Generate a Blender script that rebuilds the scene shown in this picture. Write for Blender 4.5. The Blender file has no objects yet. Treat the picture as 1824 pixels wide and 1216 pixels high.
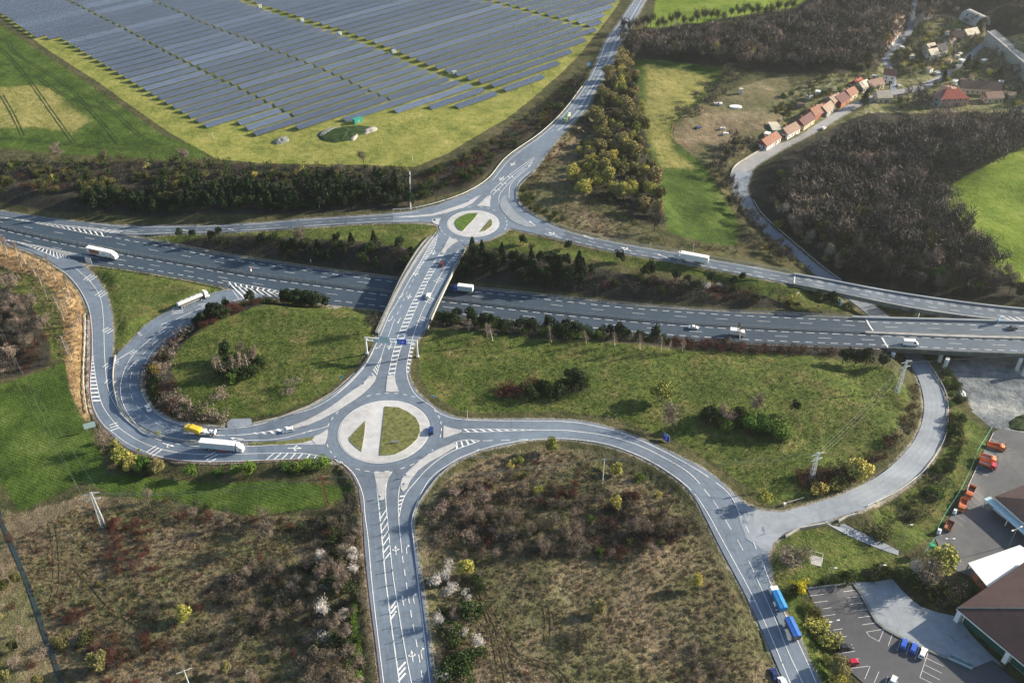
import bpy, bmesh, math, random
import numpy as np
from mathutils import Vector, Matrix
from mathutils.geometry import tessellate_polygon
S = bpy.context.scene
COL = S.collection
rnd = random.Random(7)
nr = np.random.default_rng(11)
R = math.radians

# ---------------------------------------------------------------- camera, sky, sun, exposure
CAMH, PITCH, FPX = 245.0, R(37.5), 1700.0
cd = bpy.data.cameras.new('camera'); cam = bpy.data.objects.new('camera', cd); COL.objects.link(cam)
cd.sensor_width = 36; cd.lens = FPX/1824*36; cd.clip_start = 1; cd.clip_end = 9000
cam.location = (0, 0, CAMH); cam.rotation_euler = (math.pi/2-PITCH, 0, 0)
S.camera = cam
SUN_AZ, SUN_EL = 17.0, 20.0            # azimuth counted from +X towards +Y
w = bpy.data.worlds.new('World'); S.world = w; w.use_nodes = True
wt = w.node_tree; wt.nodes.clear()
sky = wt.nodes.new('ShaderNodeTexSky'); sky.sky_type = 'NISHITA'; sky.sun_disc = False
sky.sun_elevation = R(SUN_EL); sky.sun_rotation = R(90-SUN_AZ); sky.air_density = 1.2; sky.dust_density = 1.0
bg = wt.nodes.new('ShaderNodeBackground'); bg.inputs[1].default_value = 0.075
wo = wt.nodes.new('ShaderNodeOutputWorld')
wt.links.new(sky.outputs[0], bg.inputs[0]); wt.links.new(bg.outputs[0], wo.inputs[0])
sl = bpy.data.lights.new('sun', 'SUN'); sl.energy = 5.0; sl.angle = R(0.6); sl.color = (1, 0.86, 0.66)
so = bpy.data.objects.new('sun', sl); COL.objects.link(so)
sd = Vector((math.cos(R(SUN_AZ))*math.cos(R(SUN_EL)), math.sin(R(SUN_AZ))*math.cos(R(SUN_EL)), math.sin(R(SUN_EL))))
so.rotation_euler = sd.to_track_quat('Z', 'Y').to_euler(); so.location = (300, 300, 400)
S.view_settings.view_transform = 'Standard'; S.view_settings.look = 'None'
S.view_settings.exposure = 1.3; S.view_settings.gamma = 1
S.cycles.max_bounces = 4; S.cycles.diffuse_bounces = 2; S.cycles.volume_bounces = 0
HAZE = 0.00009

# ---------------------------------------------------------------- picture point -> place
cp, sp = math.cos(PITCH), math.sin(PITCH)
FW = np.array([0, cp, -sp]); RI = np.array([1., 0, 0]); UPV = np.array([0, sp, cp])
def ray(px):
    px = np.atleast_2d(np.asarray(px, float))
    return FW + ((px[:, 0]-912)/FPX)[:, None]*RI - ((px[:, 1]-608)/FPX)[:, None]*UPV
def U(px, z=0.0):
    d = ray(px); t = (np.asarray(z)-CAMH)/d[:, 2]
    return (d*t[:, None])[:, :2]
def proj(P):
    P = np.atleast_2d(np.asarray(P, float))-np.array([0, 0, CAMH]); wv = P@FW
    return np.stack([912+FPX*(P@RI)/wv, 608-FPX*(P@UPV)/wv], -1)
def idw(ctrl, power=4):
    c = np.array(ctrl, float); xy = U(c[:, :2], c[:, 2]); z = c[:, 2]
    def f(P):
        P = np.atleast_2d(P); out = np.empty(len(P))
        for i in range(0, len(P), 40000):
            q = P[i:i+40000]
            d2 = ((q[:, None, :]-xy[None])**2).sum(-1)+9.0
            wg = d2**(-power/2); out[i:i+40000] = (wg*z).sum(1)/wg.sum(1)
        return out
    return f
ZM = -6.5
z_up = idw([(685,770,0),(583,770,0),(788,770,0),(685,700,0),(685,840,0),(560,740,0),(510,770,0),(500,805,0),(640,660,0),(710,600,0),(735,540,0),
  (760,500,0),(790,440,0),(843,400,0),(781,400,0),(908,405,0),(700,1000,0),(700,920,0),(720,1216,0),(740,1400,0),(960,260,0),(1060,150,0),(1140,0,0),(1200,-80,0),
  (440,805,-.5),(380,805,-1.3),(300,800,-2.4),(230,765,-3.5),(180,720,-4.4),(165,620,-5.5),(150,510,-6.4),(60,440,ZM),(0,430,ZM),(-80,415,ZM),
  (440,772,-.5),(380,775,-1.3),(300,752,-2.4),(240,715,-3.5),(230,660,-4.6),(260,605,-5.5),(320,560,-6.2),(400,525,ZM),(520,530,ZM),
  (720,388,0),(650,391,-.3),(560,397,-1.2),(460,403,-2.8),(370,408,-4.4),(300,410,-5.6),(224,410,ZM),(120,398,ZM),(0,379,ZM),(-80,364,ZM),
  (940,395,0),(1000,417,0),(1100,440,-.2),(1200,458,-.8),(1300,477,-1.6),(1413,498,-2.8),(1500,515,-3.8),(1620,538,-5.2),(1720,555,-6.2),(1824,563,ZM),(1900,570,ZM),
  (850,770,0),(930,768,0),(1100,785,-.3),(1200,825,-1),(1290,890,-2),(1330,940,-2.6),(1360,1010,-3.2),(1400,1100,-4),(1450,1216,-5),(1490,1300,-5.5),
  (1400,930,-3),(1470,912,-3.4)])
z_low = idw([(1380,930,-2.8),(1450,910,-3.3),(1520,892,-4.2),(1580,860,-5.5),(1625,820,-7),(1655,780,-8.6),(1664,740,-10.2),(1660,700,-11.8),(1645,665,-13),
  (1615,620,-14),(1560,560,-14.6),(1500,510,-14.6),(1440,460,-14.2),(1370,395,-13.6),(1330,340,-13.2),(1325,300,-13),(1370,265,-12.8),(1450,230,-12.5),(1530,185,-12.5),(1650,150,-12),
  (1740,90,-11),(1580,110,-12),(1620,20,-9)])
z_base = idw([(-200,20,0),(100,100,0),(500,100,0),(900,100,0),(300,20,0),(700,20,0),(-100,250,0),(300,250,0),(700,250,0),(1000,60,0),(840,300,0),(843,400,0),(100,330,-1),(400,340,-1),
  (560,620,0),(450,560,-1),(450,640,-.5),(350,660,-1),(685,770,0),(900,650,-.5),(1100,650,-.5),(1300,700,-2),(400,430,-2),(650,425,-.5),(250,420,-6),(250,520,-5.5),
  (560,900,-1),(300,870,-3.5),(300,1000,-2),(100,1000,-3),(900,1000,-1),(1100,1000,-2),(1250,1100,-3),(1000,1216,-1),(50,740,-4),(50,560,-3),(0,900,-4),(120,480,-5),
  (1450,700,-2.5),(1520,750,-4),(1590,700,-7),(1400,850,-2.5),(1560,645,-7),(1740,620,-14),(1780,700,-13.5),(1730,680,-13.5),(1870,700,-13.5),(1765,770,-12),(1720,800,-10),(1700,880,-8.5),(1780,880,-10),(1750,960,-8),(1850,980,-8),
  (1660,930,-7.5),(1600,960,-5.5),(1560,1060,-6.5),(1500,1150,-6.5),(1640,1200,-6.5),(1700,1120,-6.5),(1800,1150,-6.5),(1480,1000,-4),(1400,980,-3.2),
  (1050,470,-1),(1200,490,-2.5),(1330,520,-5),(1450,545,-7),(1620,560,-15),(1720,590,-15),(1560,530,-14),(1560,480,-14),(1450,430,-13.5),(1400,350,-13),(1250,380,-7),(1320,400,-9.5),(1150,380,-2),(1050,350,-1),
  (1200,200,-3),(1320,180,-6),(1300,250,-8),(1450,160,-8),(1450,230,-12.5),(1600,170,-12.5),(1700,110,-11),(1720,170,-12),(1750,380,-8),(1824,300,-5),(1600,350,-13),(1650,440,-12),(1780,520,-11),
  (1200,60,-1),(1400,80,-4),(1250,0,1),(1500,60,-5),(1550,0,-3),(1700,30,-7),(1800,20,6),(1850,90,-1),(1770,95,-10),(1800,125,-10.5),(1824,150,-11),(1750,75,-9),(1830,80,0),(1810,62,0),(1900,130,-2),(1900,-60,12),(1750,-60,6),(1820,220,-11)])

def smooth(pts, n=6, closed=False):
    P = np.array(pts, float); m = len(P); out = []
    rng = range(m) if closed else range(m-1)
    for i in rng:
        p1, p2 = P[i], P[(i+1) % m]
        p0 = P[(i-1) % m] if (closed or i > 0) else 2*p1-p2
        p3 = P[(i+2) % m] if (closed or i < m-2) else 2*p2-p1
        a = max(np.linalg.norm(p1-p0), 1e-6)**.5; b = max(np.linalg.norm(p2-p1), 1e-6)**.5; c = max(np.linalg.norm(p3-p2), 1e-6)**.5
        m1 = (p2-p1)+b*((p1-p0)/a-(p2-p0)/(a+b)); m2 = (p2-p1)+b*((p3-p2)/c-(p3-p1)/(b+c))
        for k in range(n):
            t = k/n
            out.append((2*t**3-3*t*t+1)*p1+(t**3-2*t*t+t)*m1+(-2*t**3+3*t*t)*p2+(t**3-t*t)*m2)
    if not closed: out.append(P[-1])
    return np.array(out)
def on(px, zf):
    """points seen at px, lying on the surface z = zf(xy)"""
    px = np.atleast_2d(np.asarray(px, float)); z = np.zeros(len(px))-3
    if not callable(zf): return np.c_[U(px, zf), np.full(len(px), float(zf))]
    for _ in range(14): z = .35*z+.65*zf(U(px, z))
    xy = U(px, z); return np.c_[xy, zf(xy)]
mw = lambda P: np.full(len(np.atleast_2d(P)), ZM)
NET = {'up': z_up, 'mw': mw, 'low': z_low}
def resample(P, n):
    d = np.r_[0, np.cumsum(np.linalg.norm(np.diff(P[:, :2], axis=0), axis=1))]
    s = np.linspace(0, d[-1], n)
    return np.stack([np.interp(s, d, P[:, k]) for k in range(P.shape[1])], -1)
def length(P): return float(np.linalg.norm(np.diff(P[:, :2], axis=0), axis=1).sum())

# ---------------------------------------------------------------- object helpers
def tag(o, label=None, cat=None, group=None, kind=None):
    if label: o['label'] = label
    if cat: o['category'] = cat
    if group: o['group'] = group
    if kind: o['kind'] = kind
    return o
def link(name, me, mats=None, parent=None, loc=None, rz=None):
    if mats is not None:
        for m_ in (mats if isinstance(mats, (list, tuple)) else [mats]): me.materials.append(m_)
    o = bpy.data.objects.new(name, me); COL.objects.link(o)
    if parent: o.parent = parent
    if loc is not None: o.location = loc
    if rz is not None: o.rotation_euler = (0, 0, rz)
    return o
def empty(name, loc, rz=0):
    o = bpy.data.objects.new(name, None); COL.objects.link(o); o.location = loc; o.rotation_euler = (0, 0, rz); o.empty_display_size = .5
    return o
def npmesh(name, V, F, mi=None, smooth_=False):
    """V (n,3); F list of index arrays all of the same length per array, or list of tuples"""
    me = bpy.data.meshes.new(name)
    if isinstance(F, np.ndarray):
        k = F.shape[1]; me.vertices.add(len(V)); me.vertices.foreach_set('co', np.asarray(V, np.float32).ravel())
        me.loops.add(F.size); me.loops.foreach_set('vertex_index', F.ravel().astype(np.int32))
        me.polygons.add(len(F)); me.polygons.foreach_set('loop_start', np.arange(0, F.size, k, dtype=np.int32))
        me.polygons.foreach_set('loop_total', np.full(len(F), k, np.int32))
        if mi is not None: me.polygons.foreach_set('material_index', np.asarray(mi, np.int32))
        if smooth_: me.polygons.foreach_set('use_smooth', np.ones(len(F), bool))
        me.update(calc_edges=True)
    else:
        me.from_pydata([tuple(v) for v in V], [], F)
        if mi is not None: me.polygons.foreach_set('material_index', list(mi))
        me.update()
    return me
class MB:
    def __init__(s): s.v = []; s.f = []; s.m = []
    def add(s, vs, fs, mi=0):
        b = len(s.v); s.v += [tuple(map(float, v)) for v in vs]; s.f += [tuple(b+i for i in f) for f in fs]; s.m += [mi]*len(fs); return s
    def box(s, x0, x1, y0, y1, z0, z1, mi=0, top=None):
        i = top or (0, 0)
        vs = [(x0,y0,z0),(x1,y0,z0),(x1,y1,z0),(x0,y1,z0),(x0+i[0],y0+i[1],z1),(x1-i[0],y0+i[1],z1),(x1-i[0],y1-i[1],z1),(x0+i[0],y1-i[1],z1)]
        return s.add(vs, [(0,3,2,1),(4,5,6,7),(0,1,5,4),(1,2,6,5),(2,3,7,6),(3,0,4,7)], mi)
    def tube(s, a, b, r0, r1=None, n=6, mi=0):
        a = Vector(a); b = Vector(b); r1 = r0 if r1 is None else r1
        z = (b-a).normalized(); x = z.orthogonal().normalized(); y = z.cross(x)
        vs = []
        for p, r in ((a, r0), (b, r1)):
            for k in range(n):
                t = 2*math.pi*k/n; vs.append(p+x*math.cos(t)*r+y*math.sin(t)*r)
        fs = [(k, (k+1) % n, n+(k+1) % n, n+k) for k in range(n)]+[tuple(range(n-1, -1, -1)), tuple(range(n, 2*n))]
        return s.add(vs, fs, mi)
    def prism(s, prof, x0, x1, axis='y', mi=0, taper=None):
        """closed profile in (x,z) extruded along y from x0 to x1"""
        n = len(prof); vs = []
        for yy in (x0, x1):
            for (px_, pz) in prof: vs.append((px_, yy*(taper(pz) if taper else 1), pz))
        fs = [(k, (k+1) % n, n+(k+1) % n, n+k) for k in range(n)]+[tuple(range(n-1, -1, -1)), tuple(range(n, 2*n))]
        return s.add(vs, fs, mi)
    def mesh(s, name):
        me = npmesh(name, s.v, s.f, s.m)
        bm = bmesh.new(); bm.from_mesh(me); bmesh.ops.recalc_face_normals(bm, faces=bm.faces); bm.to_mesh(me); bm.free(); return me
    def build(s, name, mats, parent=None, loc=None, rz=None): return link(name, s.mesh(name), mats, parent, loc, rz)

# ---------------------------------------------------------------- materials
def nodes(name):
    m_ = bpy.data.materials.new(name); m_.use_nodes = True; nt = m_.node_tree; b = nt.nodes['Principled BSDF']; return m_, nt, b
def N(nt, typ, **kw):
    n = nt.nodes.new(typ)
    for k, v in kw.items():
        if k.startswith('i_'): n.inputs[int(k[2:]) if k[2:].isdigit() else k[2:]].default_value = v
        else: setattr(n, k, v)
    return n
def noise(nt, co, scale, detail=4, rough=.6, dist=0):
    n = N(nt, 'ShaderNodeTexNoise'); n.inputs['Scale'].default_value = scale; n.inputs['Detail'].default_value = detail
    n.inputs['Roughness'].default_value = rough; n.inputs['Distortion'].default_value = dist
    nt.links.new(co, n.inputs['Vector']); return n.outputs['Fac']
def ramp(nt, fac, stops):
    r = N(nt, 'ShaderNodeValToRGB'); e = r.color_ramp.elements
    while len(e) < len(stops): e.new(.5)
    for k, (p, c) in enumerate(stops): e[k].position = p; e[k].color = (*c, 1) if not isinstance(c, (int, float)) else (c, c, c, 1)
    nt.links.new(fac, r.inputs[0]); return r.outputs[0]
def mixc(nt, fac, a, b, mode='MIX'):
    m_ = N(nt, 'ShaderNodeMix', data_type='RGBA', blend_type=mode)
    for s_, v in ((m_.inputs[0], fac), (m_.inputs[6], a), (m_.inputs[7], b)):
        if hasattr(v, 'is_output'): nt.links.new(v, s_)
        elif isinstance(v, (int, float)): s_.default_value = v if s_ == m_.inputs[0] else (v, v, v, 1)
        else: s_.default_value = (*v, 1)
    return m_.outputs[2]
def math_(nt, op, a, b=None, c=None):
    m_ = N(nt, 'ShaderNodeMath', operation=op)
    for k, v in enumerate((a, b, c)):
        if v is None: continue
        if hasattr(v, 'is_output'): nt.links.new(v, m_.inputs[k])
        else: m_.inputs[k].default_value = v
    return m_.outputs[0]
def bump(nt, b, h, strength=.5, dist=.2):
    bn = N(nt, 'ShaderNodeBump'); bn.inputs['Strength'].default_value = strength; bn.inputs['Distance'].default_value = dist
    nt.links.new(h, bn.inputs['Height']); nt.links.new(bn.outputs[0], b.inputs['Normal'])
def geo(nt): return N(nt, 'ShaderNodeNewGeometry').outputs['Position']
def objco(nt): return N(nt, 'ShaderNodeTexCoord').outputs['Object']
def simple(name, c, rough=.7, metal=0, var=.25, scale=1.5, spec=.3):
    m_, nt, b = nodes(name); f = noise(nt, objco(nt), scale, 4)
    c0 = tuple(v*(1-var) for v in c); c1 = tuple(min(1, v*(1+var)) for v in c)
    nt.links.new(ramp(nt, f, [(.3, c0), (.7, c1)]), b.inputs['Base Color'])
    b.inputs['Roughness'].default_value = rough; b.inputs['Metallic'].default_value = metal; b.inputs['Specular IOR Level'].default_value = spec
    return m_
def paintm(name, c, rough=.35):
    m_ = simple(name, c, rough, 0, .06, .8, .5); m_.node_tree.nodes['Principled BSDF'].inputs['Coat Weight'].default_value = .3; return m_
def foliage(name, c0, c1, c2=None, scale=.35, rnd_amt=.35):
    """leaf or twig colour: clumps by place, difference from plant to plant"""
    m_, nt, b = nodes(name); f = noise(nt, geo(nt), scale, 3, .7)
    col = ramp(nt, f, [(.33, c0), (.62, c1)]+([(.75, c2)] if c2 else []))
    oi = N(nt, 'ShaderNodeObjectInfo'); v = math_(nt, 'MULTIPLY_ADD', oi.outputs['Random'], 2*rnd_amt, 1-rnd_amt)
    hs = N(nt, 'ShaderNodeHueSaturation'); nt.links.new(col, hs.inputs['Color']); nt.links.new(v, hs.inputs['Value'])
    nt.links.new(math_(nt, 'MULTIPLY_ADD', oi.outputs['Random'], -.05, .525), hs.inputs['Hue'])
    nt.links.new(hs.outputs[0], b.inputs['Base Color']); b.inputs['Roughness'].default_value = .8; b.inputs['Specular IOR Level'].default_value = .15
    return m_
def asphalt(name, c, var=.22, crack=.5, tracks=.5):
    m_, nt, b = nodes(name); P = geo(nt)
    big = noise(nt, P, .03, 4, .6); mid = noise(nt, P, .35, 5, .65); fine = noise(nt, P, 3.5, 3, .7)
    f = math_(nt, 'ADD', math_(nt, 'MULTIPLY', big, .5), math_(nt, 'ADD', math_(nt, 'MULTIPLY', mid, .35), math_(nt, 'MULTIPLY', fine, .15)))
    col = ramp(nt, f, [(.36, tuple(v*(1-var) for v in c)), (.5, c), (.64, tuple(v*(1+var) for v in c))])
    vo = N(nt, 'ShaderNodeTexVoronoi', feature='DISTANCE_TO_EDGE'); vo.inputs['Scale'].default_value = .045
    wn = N(nt, 'ShaderNodeTexNoise'); wn.inputs['Scale'].default_value = .25; nt.links.new(P, wn.inputs['Vector'])
    mx = N(nt, 'ShaderNodeVectorMath', operation='MULTIPLY_ADD'); nt.links.new(wn.outputs['Color'], mx.inputs[0]); mx.inputs[1].default_value = (6, 6, 0); nt.links.new(P, mx.inputs[2])
    nt.links.new(mx.outputs[0], vo.inputs['Vector'])
    cr = ramp(nt, vo.outputs['Distance'], [(0, 1.0), (.006, 0.0)])
    col = mixc(nt, math_(nt, 'MULTIPLY', cr, crack), col, tuple(v*.45 for v in c))
    ac = N(nt, 'ShaderNodeAttribute', attribute_name='across'); wob = math_(nt, 'ADD', ac.outputs['Fac'], math_(nt, 'MULTIPLY', big, .8))
    tr_ = math_(nt, 'SINE', math_(nt, 'MULTIPLY', wob, 3.4)); tf = math_(nt, 'MULTIPLY', ramp(nt, tr_, [(0, 0.0), (1, 1.0)]), ramp(nt, mid, [(.3, .15), (.65, .6)]))
    col = mixc(nt, math_(nt, 'MULTIPLY', tf, tracks), col, tuple(v*1.45 for v in c))
    nt.links.new(col, b.inputs['Base Color']); b.inputs['Roughness'].default_value = .75; b.inputs['Specular IOR Level'].default_value = .35
    bump(nt, b, fine, .25, .03); return m_
def marks(name, c, wear=.5):
    m_, nt, b = nodes(name); P = geo(nt); f = noise(nt, P, 1.3, 5, .8)
    nt.links.new(ramp(nt, f, [(.3, tuple(v*(1-wear) for v in c)), (.55, c)]), b.inputs['Base Color']); b.inputs['Roughness'].default_value = .7; return m_

M = {}
M['asphalt'] = asphalt('asphalt_worn', (.132, .172, .230), .3)
M['asphalt_shaded'] = asphalt('asphalt_motorway_shaded', (.036, .060, .092))  # shade on the western motorway put into a darker, bluer asphalt colour
M['asphalt_half_shade'] = asphalt('asphalt_half_shaded', (.085, .115, .155))  # in-between tone for bridge and upper slips, weaker shade put into the colour
M['asphalt_new'] = asphalt('asphalt_dark_patch', (.10, .10, .125), .15, .2)
M['asphalt_old'] = asphalt('asphalt_pale', (.215, .25, .30))
M['dusty'] = asphalt('dusty_road', (.28, .285, .30), .25, .3)
M['lot'] = asphalt('asphalt_car_park', (.065, .07, .085), .2, .35)
M['yard'] = asphalt('asphalt_yard', (.075, .082, .095), .25, .3)
M['slab'] = asphalt('concrete_apron', (.21, .24, .28), .35, .8)
M['white'] = marks('road_marking_white', (.82, .84, .86), .5)
M['white_faded'] = marks('road_marking_faded', (.62, .64, .66), .4)
M['cobble'] = asphalt('pale_cobbles', (.40, .41, .43), .3, .35)
M['kerb'] = simple('kerb_concrete', (.5, .48, .46), .85)
M['concrete'] = simple('concrete', (.36, .36, .35), .85, 0, .25, .4)
M['concrete_dark'] = simple('weathered_concrete', (.15, .165, .16), .85, 0, .35, .3)
M['concrete_white'] = simple('pale_concrete', (.62, .64, .64), .8, 0, .12, .3)
M['steel'] = simple('galvanised_steel', (.42, .45, .47), .45, .6, .15, 3)
M['steel_pale'] = simple('pale_steel', (.7, .74, .76), .5, .2, .1, 3)
M['rust'] = simple('rusty_steel', (.30, .13, .08), .8, .1, .4, 3)
M['wire'] = simple('power_cable', (.30, .32, .32), .5, .3, .1, 1)
M['grass_island'] = None
M['dark_fill'] = simple('median_scrub', (.035, .042, .035), .95, 0, .6, .7)
M['verge_grit'] = simple('verge_grit', (.30, .29, .27), .95, 0, .35, .5)
M['bark'] = simple('bark', (.09, .07, .055), .9, 0, .3, 4)
M['bark_white'] = simple('birch_bark', (.62, .58, .52), .8, 0, .2, 5)
M['conifer'] = foliage('pine_needles', (.012, .026, .014), (.03, .055, .022), (.06, .085, .03), .4)
M['bare'] = foliage('bare_twigs', (.030, .031, .030), (.075, .070, .060), (.15, .135, .105), .3)
M['bare_pale'] = foliage('pale_bare_twigs', (.12, .10, .085), (.23, .19, .155), (.32, .27, .21), .4)
M['red'] = foliage('red_brown_twigs', (.04, .018, .016), (.10, .042, .032), (.14, .07, .045), .5)
M['green'] = foliage('fresh_leaves', (.05, .10, .02), (.14, .235, .04), (.21, .30, .06), .5)
M['dgreen'] = foliage('dark_leaves', (.018, .036, .014), (.045, .075, .02), (.07, .10, .025), .5)
M['yellow'] = foliage('yellow_green_buds', (.20, .20, .045), (.46, .44, .12), (.6, .56, .18), .6)
M['forsythia'] = foliage('yellow_blossom', (.45, .34, .02), (.75, .6, .03), (.85, .72, .1), .6, .15)
M['tan'] = foliage('tan_buds', (.12, .11, .045), (.29, .265, .115), (.46, .41, .22), .5)
M['blossom'] = foliage('white_blossom', (.34, .32, .31), (.72, .69, .68), (.85, .83, .82), 1.2, .12)
M['cream'] = foliage('cream_blossom', (.10, .09, .07), (.42, .38, .32), (.70, .66, .58), 1.3, .12)
M['olive'] = foliage('olive_leaves', (.05, .055, .022), (.12, .125, .045), (.20, .20, .07), .5)
M['glass'] = simple('window_glass', (.02, .03, .04), .12, 0, .2, 1, .8)
M['tyre'] = simple('tyre_rubber', (.02, .02, .02), .8)
M['black'] = paintm('black_paint', (.015, .016, .02))
M['red_paint'] = paintm('red_paint', (.5, .015, .05))
M['maroon_paint'] = paintm('maroon_paint', (.13, .02, .025))
M['blue_paint'] = paintm('blue_paint', (.02, .09, .5))
M['navy'] = paintm('navy_paint', (.015, .035, .17))
M['white_paint'] = paintm('white_paint', (.8, .81, .82))
M['silver'] = paintm('silver_paint', (.5, .52, .54), .3)
M['grey_paint'] = paintm('grey_paint', (.09, .10, .115), .3)
M['yellow_paint'] = paintm('yellow_paint', (.72, .5, .04))
M['orange'] = paintm('orange_paint', (.62, .17, .05), .5)
M['green_paint'] = paintm('green_paint', (.25, .36, .16), .5)
M['teal_paint'] = paintm('teal_paint', (.02, .28, .22), .5)
M['tarp_blue'] = simple('blue_tarpaulin', (.035, .24, .55), .5, 0, .15, 1)
M['tarp_blue2'] = simple('deep_blue_tarpaulin', (.03, .14, .50), .5, 0, .15, 1)
M['tarp_grey'] = simple('grey_curtain', (.45, .55, .62), .6, 0, .08, 1)
M['sign_blue'] = paintm('sign_blue', (.01, .06, .62), .4)
M['sign_cyan'] = paintm('sign_cyan', (.03, .30, .60), .4)
M['sign_green'] = paintm('sign_green', (.02, .40, .22), .4)
M['sign_yellow'] = paintm('sign_yellow', (.85, .75, .02), .4)
M['sign_red'] = paintm('sign_red', (.6, .03, .03), .4)
M['sign_back'] = simple('sign_back', (.42, .58, .64), .45, .2, .12, 1.5)
M['lamp_red'] = paintm('lamp_red', (.4, .01, .01))
M['lamp_white'] = paintm('lamp_white', (.8, .8, .75))
for k_, c_ in dict(orange=(.36, .17, .12), salmon=(.36, .235, .19), maroon=(.16, .065, .07), tan=(.42, .32, .24), brown=(.13, .09, .08), red=(.42, .09, .07),
                  cream=(.75, .68, .55), dark=(.05, .05, .06)).items():
    m_, nt, b = nodes('roof_tiles_'+k_); P = objco(nt)
    br = N(nt, 'ShaderNodeTexBrick'); br.inputs['Scale'].default_value = 1.0; br.inputs['Brick Width'].default_value = .5; br.inputs['Row Height'].default_value = .35
    br.inputs['Color1'].default_value = (*c_, 1); br.inputs['Color2'].default_value = (*[v*.75 for v in c_], 1); br.inputs['Mortar'].default_value = (*[v*.5 for v in c_], 1)
    nt.links.new(P, br.inputs['Vector']); f = noise(nt, P, .5, 4)
    nt.links.new(mixc(nt, 1.0, br.outputs[0], ramp(nt, f, [(.3, .65), (.7, 1.0)]), 'MULTIPLY'), b.inputs['Base Color']); b.inputs['Roughness'].default_value = .85
    M['roof_'+k_] = m_
for k_, c_ in dict(white=(.74, .74, .72), cream=(.62, .55, .40), brick=(.42, .14, .08), grey=(.38, .40, .41), teal=(.02, .40, .33), pink=(.5, .3, .26)).items():
    M['wall_'+k_] = simple('plaster_'+k_, c_, .85, 0, .12, .7)

# ---------------------------------------------------------------- asphalt: ribbons between traced edges, and flat junction areas
ASP = []      # (net, world polygon xyz, on_ground)
def rib(name, net, Lp, Rp, matn, ground=True, dz=0.0, structure=True, n=6):
    zf = NET[net]; A = on(smooth(Lp, n), zf); B = on(smooth(Rp, n), zf)
    k = max(8, int(max(length(A), length(B))/4)); A = resample(A, k); B = resample(B, k)
    W = max(2, int(np.linalg.norm(A[k//2, :2]-B[k//2, :2])/5)+2)
    V = []
    for j in range(W):
        t = j/(W-1); q = A*(1-t)+B*t; q[:, 2] = zf(q[:, :2])+dz; V.append(q)
    V = np.concatenate(V)
    F = np.array([(j*k+i, j*k+i+1, (j+1)*k+i+1, (j+1)*k+i) for j in range(W-1) for i in range(k-1)])
    acr = np.concatenate([np.full(k, j/(W-1)) for j in range(W)])*float(np.median(np.linalg.norm(A[:, :2]-B[:, :2], axis=1)))
    a = V[F[0]]; nz = np.cross(a[1]-a[0], a[2]-a[0])[2]
    if nz < 0: F = F[:, ::-1]
    me_ = npmesh(name, V, F); at_ = me_.attributes.new('across', 'FLOAT', 'POINT'); at_.data.foreach_set('value', acr.astype(np.float32)); o = link(name, me_, M[matn])
    if structure: tag(o, kind='structure')
    ASP.append((net, np.concatenate([A, B[::-1]]), ground))
    return A, B, o
CEN = []
for pts4, kf in ((((603.3,773.7),(764.3,762.5),(692,714.3),(682,823.3)), 1.28), (((797.6,400),(888,396.5),(844.6,375.7),(840,422)), 1.33)):
    f4 = on(pts4, 0.0); a4 = np.c_[2*f4[:, :2], np.ones(4)]; s4 = np.linalg.lstsq(a4, (f4[:, :2]**2).sum(1), rcond=None)[0]; CEN.append((s4[0], s4[1], math.sqrt(s4[2]+s4[0]**2+s4[1]**2)*kf))
def flat(name, net, pts, matn, dz=0.0, sm=0, thick=0, ground=None, wpts=None, mats=None, sub=False):
    P = np.array(pts, float) if wpts is None else None
    if wpts is None: 
        if sm: P = smooth(P, sm, True)
        W = on(P, NET[net] if isinstance(net, str) else net)
    else: W = np.array(wpts, float)
    tri = tessellate_polygon([[Vector((p[0], p[1], 0)) for p in W]])
    n = len(W); V = [(p[0], p[1], p[2]+dz) for p in W]; F = [tuple(t) for t in tri]
    def up(f):
        a, b, c = (np.array(V[i][:2]) for i in f); return f if np.cross(b-a, c-a) > 0 else f[::-1]
    F = [up(f) for f in F]
    if not thick and (callable(net) or net in NET):
        zf = net if callable(net) else NET[net]; cache = {}
        def mid(a, b):
            k_ = (min(a, b), max(a, b))
            if k_ not in cache:
                V.append(tuple((V[a][i]+V[b][i])/2 for i in range(3))); cache[k_] = len(V)-1
            return cache[k_]
        for _ in range(7):
            out = []; done = True
            for f in F:
                L_ = max(math.dist(V[f[i]][:2], V[f[(i+1) % 3]][:2]) for i in range(3))
                if L_ < (4 if name == 'roundabout_carriageway' else 9): out.append(f); continue
                done = False; a, b_, c = f; x, y, z = mid(a, b_), mid(b_, c), mid(c, a); out += [(a, x, z), (x, b_, y), (z, y, c), (x, y, z)]
            F = out
            if done: break
        if name == 'roundabout_carriageway':
            cc = CEN[0] if pts is BIG else CEN[1]; acr = [min(math.dist(v[:2], cc[:2]), cc[2]) for v in V]
        Z = zf(np.array([v[:2] for v in V])); V = [(v[0], v[1], Z[i]+dz) for i, v in enumerate(V)]; tri = F
    if thick:
        V += [(p[0], p[1], p[2]+dz-thick) for p in W]
        F += [(i, (i+1) % n, n+(i+1) % n, n+i) for i in range(n)]
    me = npmesh(name, V, F); me.materials.append(M[matn])
    if name == 'roundabout_carriageway': at_ = me.attributes.new('across', 'FLOAT', 'POINT'); at_.data.foreach_set('value', np.array(acr, np.float32))
    if thick:
        me.materials.append(M['kerb']); me.polygons.foreach_set('material_index', [0]*len(tri)+[1]*n)
    o = bpy.data.objects.new(name, me); COL.objects.link(o); tag(o, kind='structure')
    if ground is not None: ASP.append((net, W, ground))
    return W, o

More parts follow.
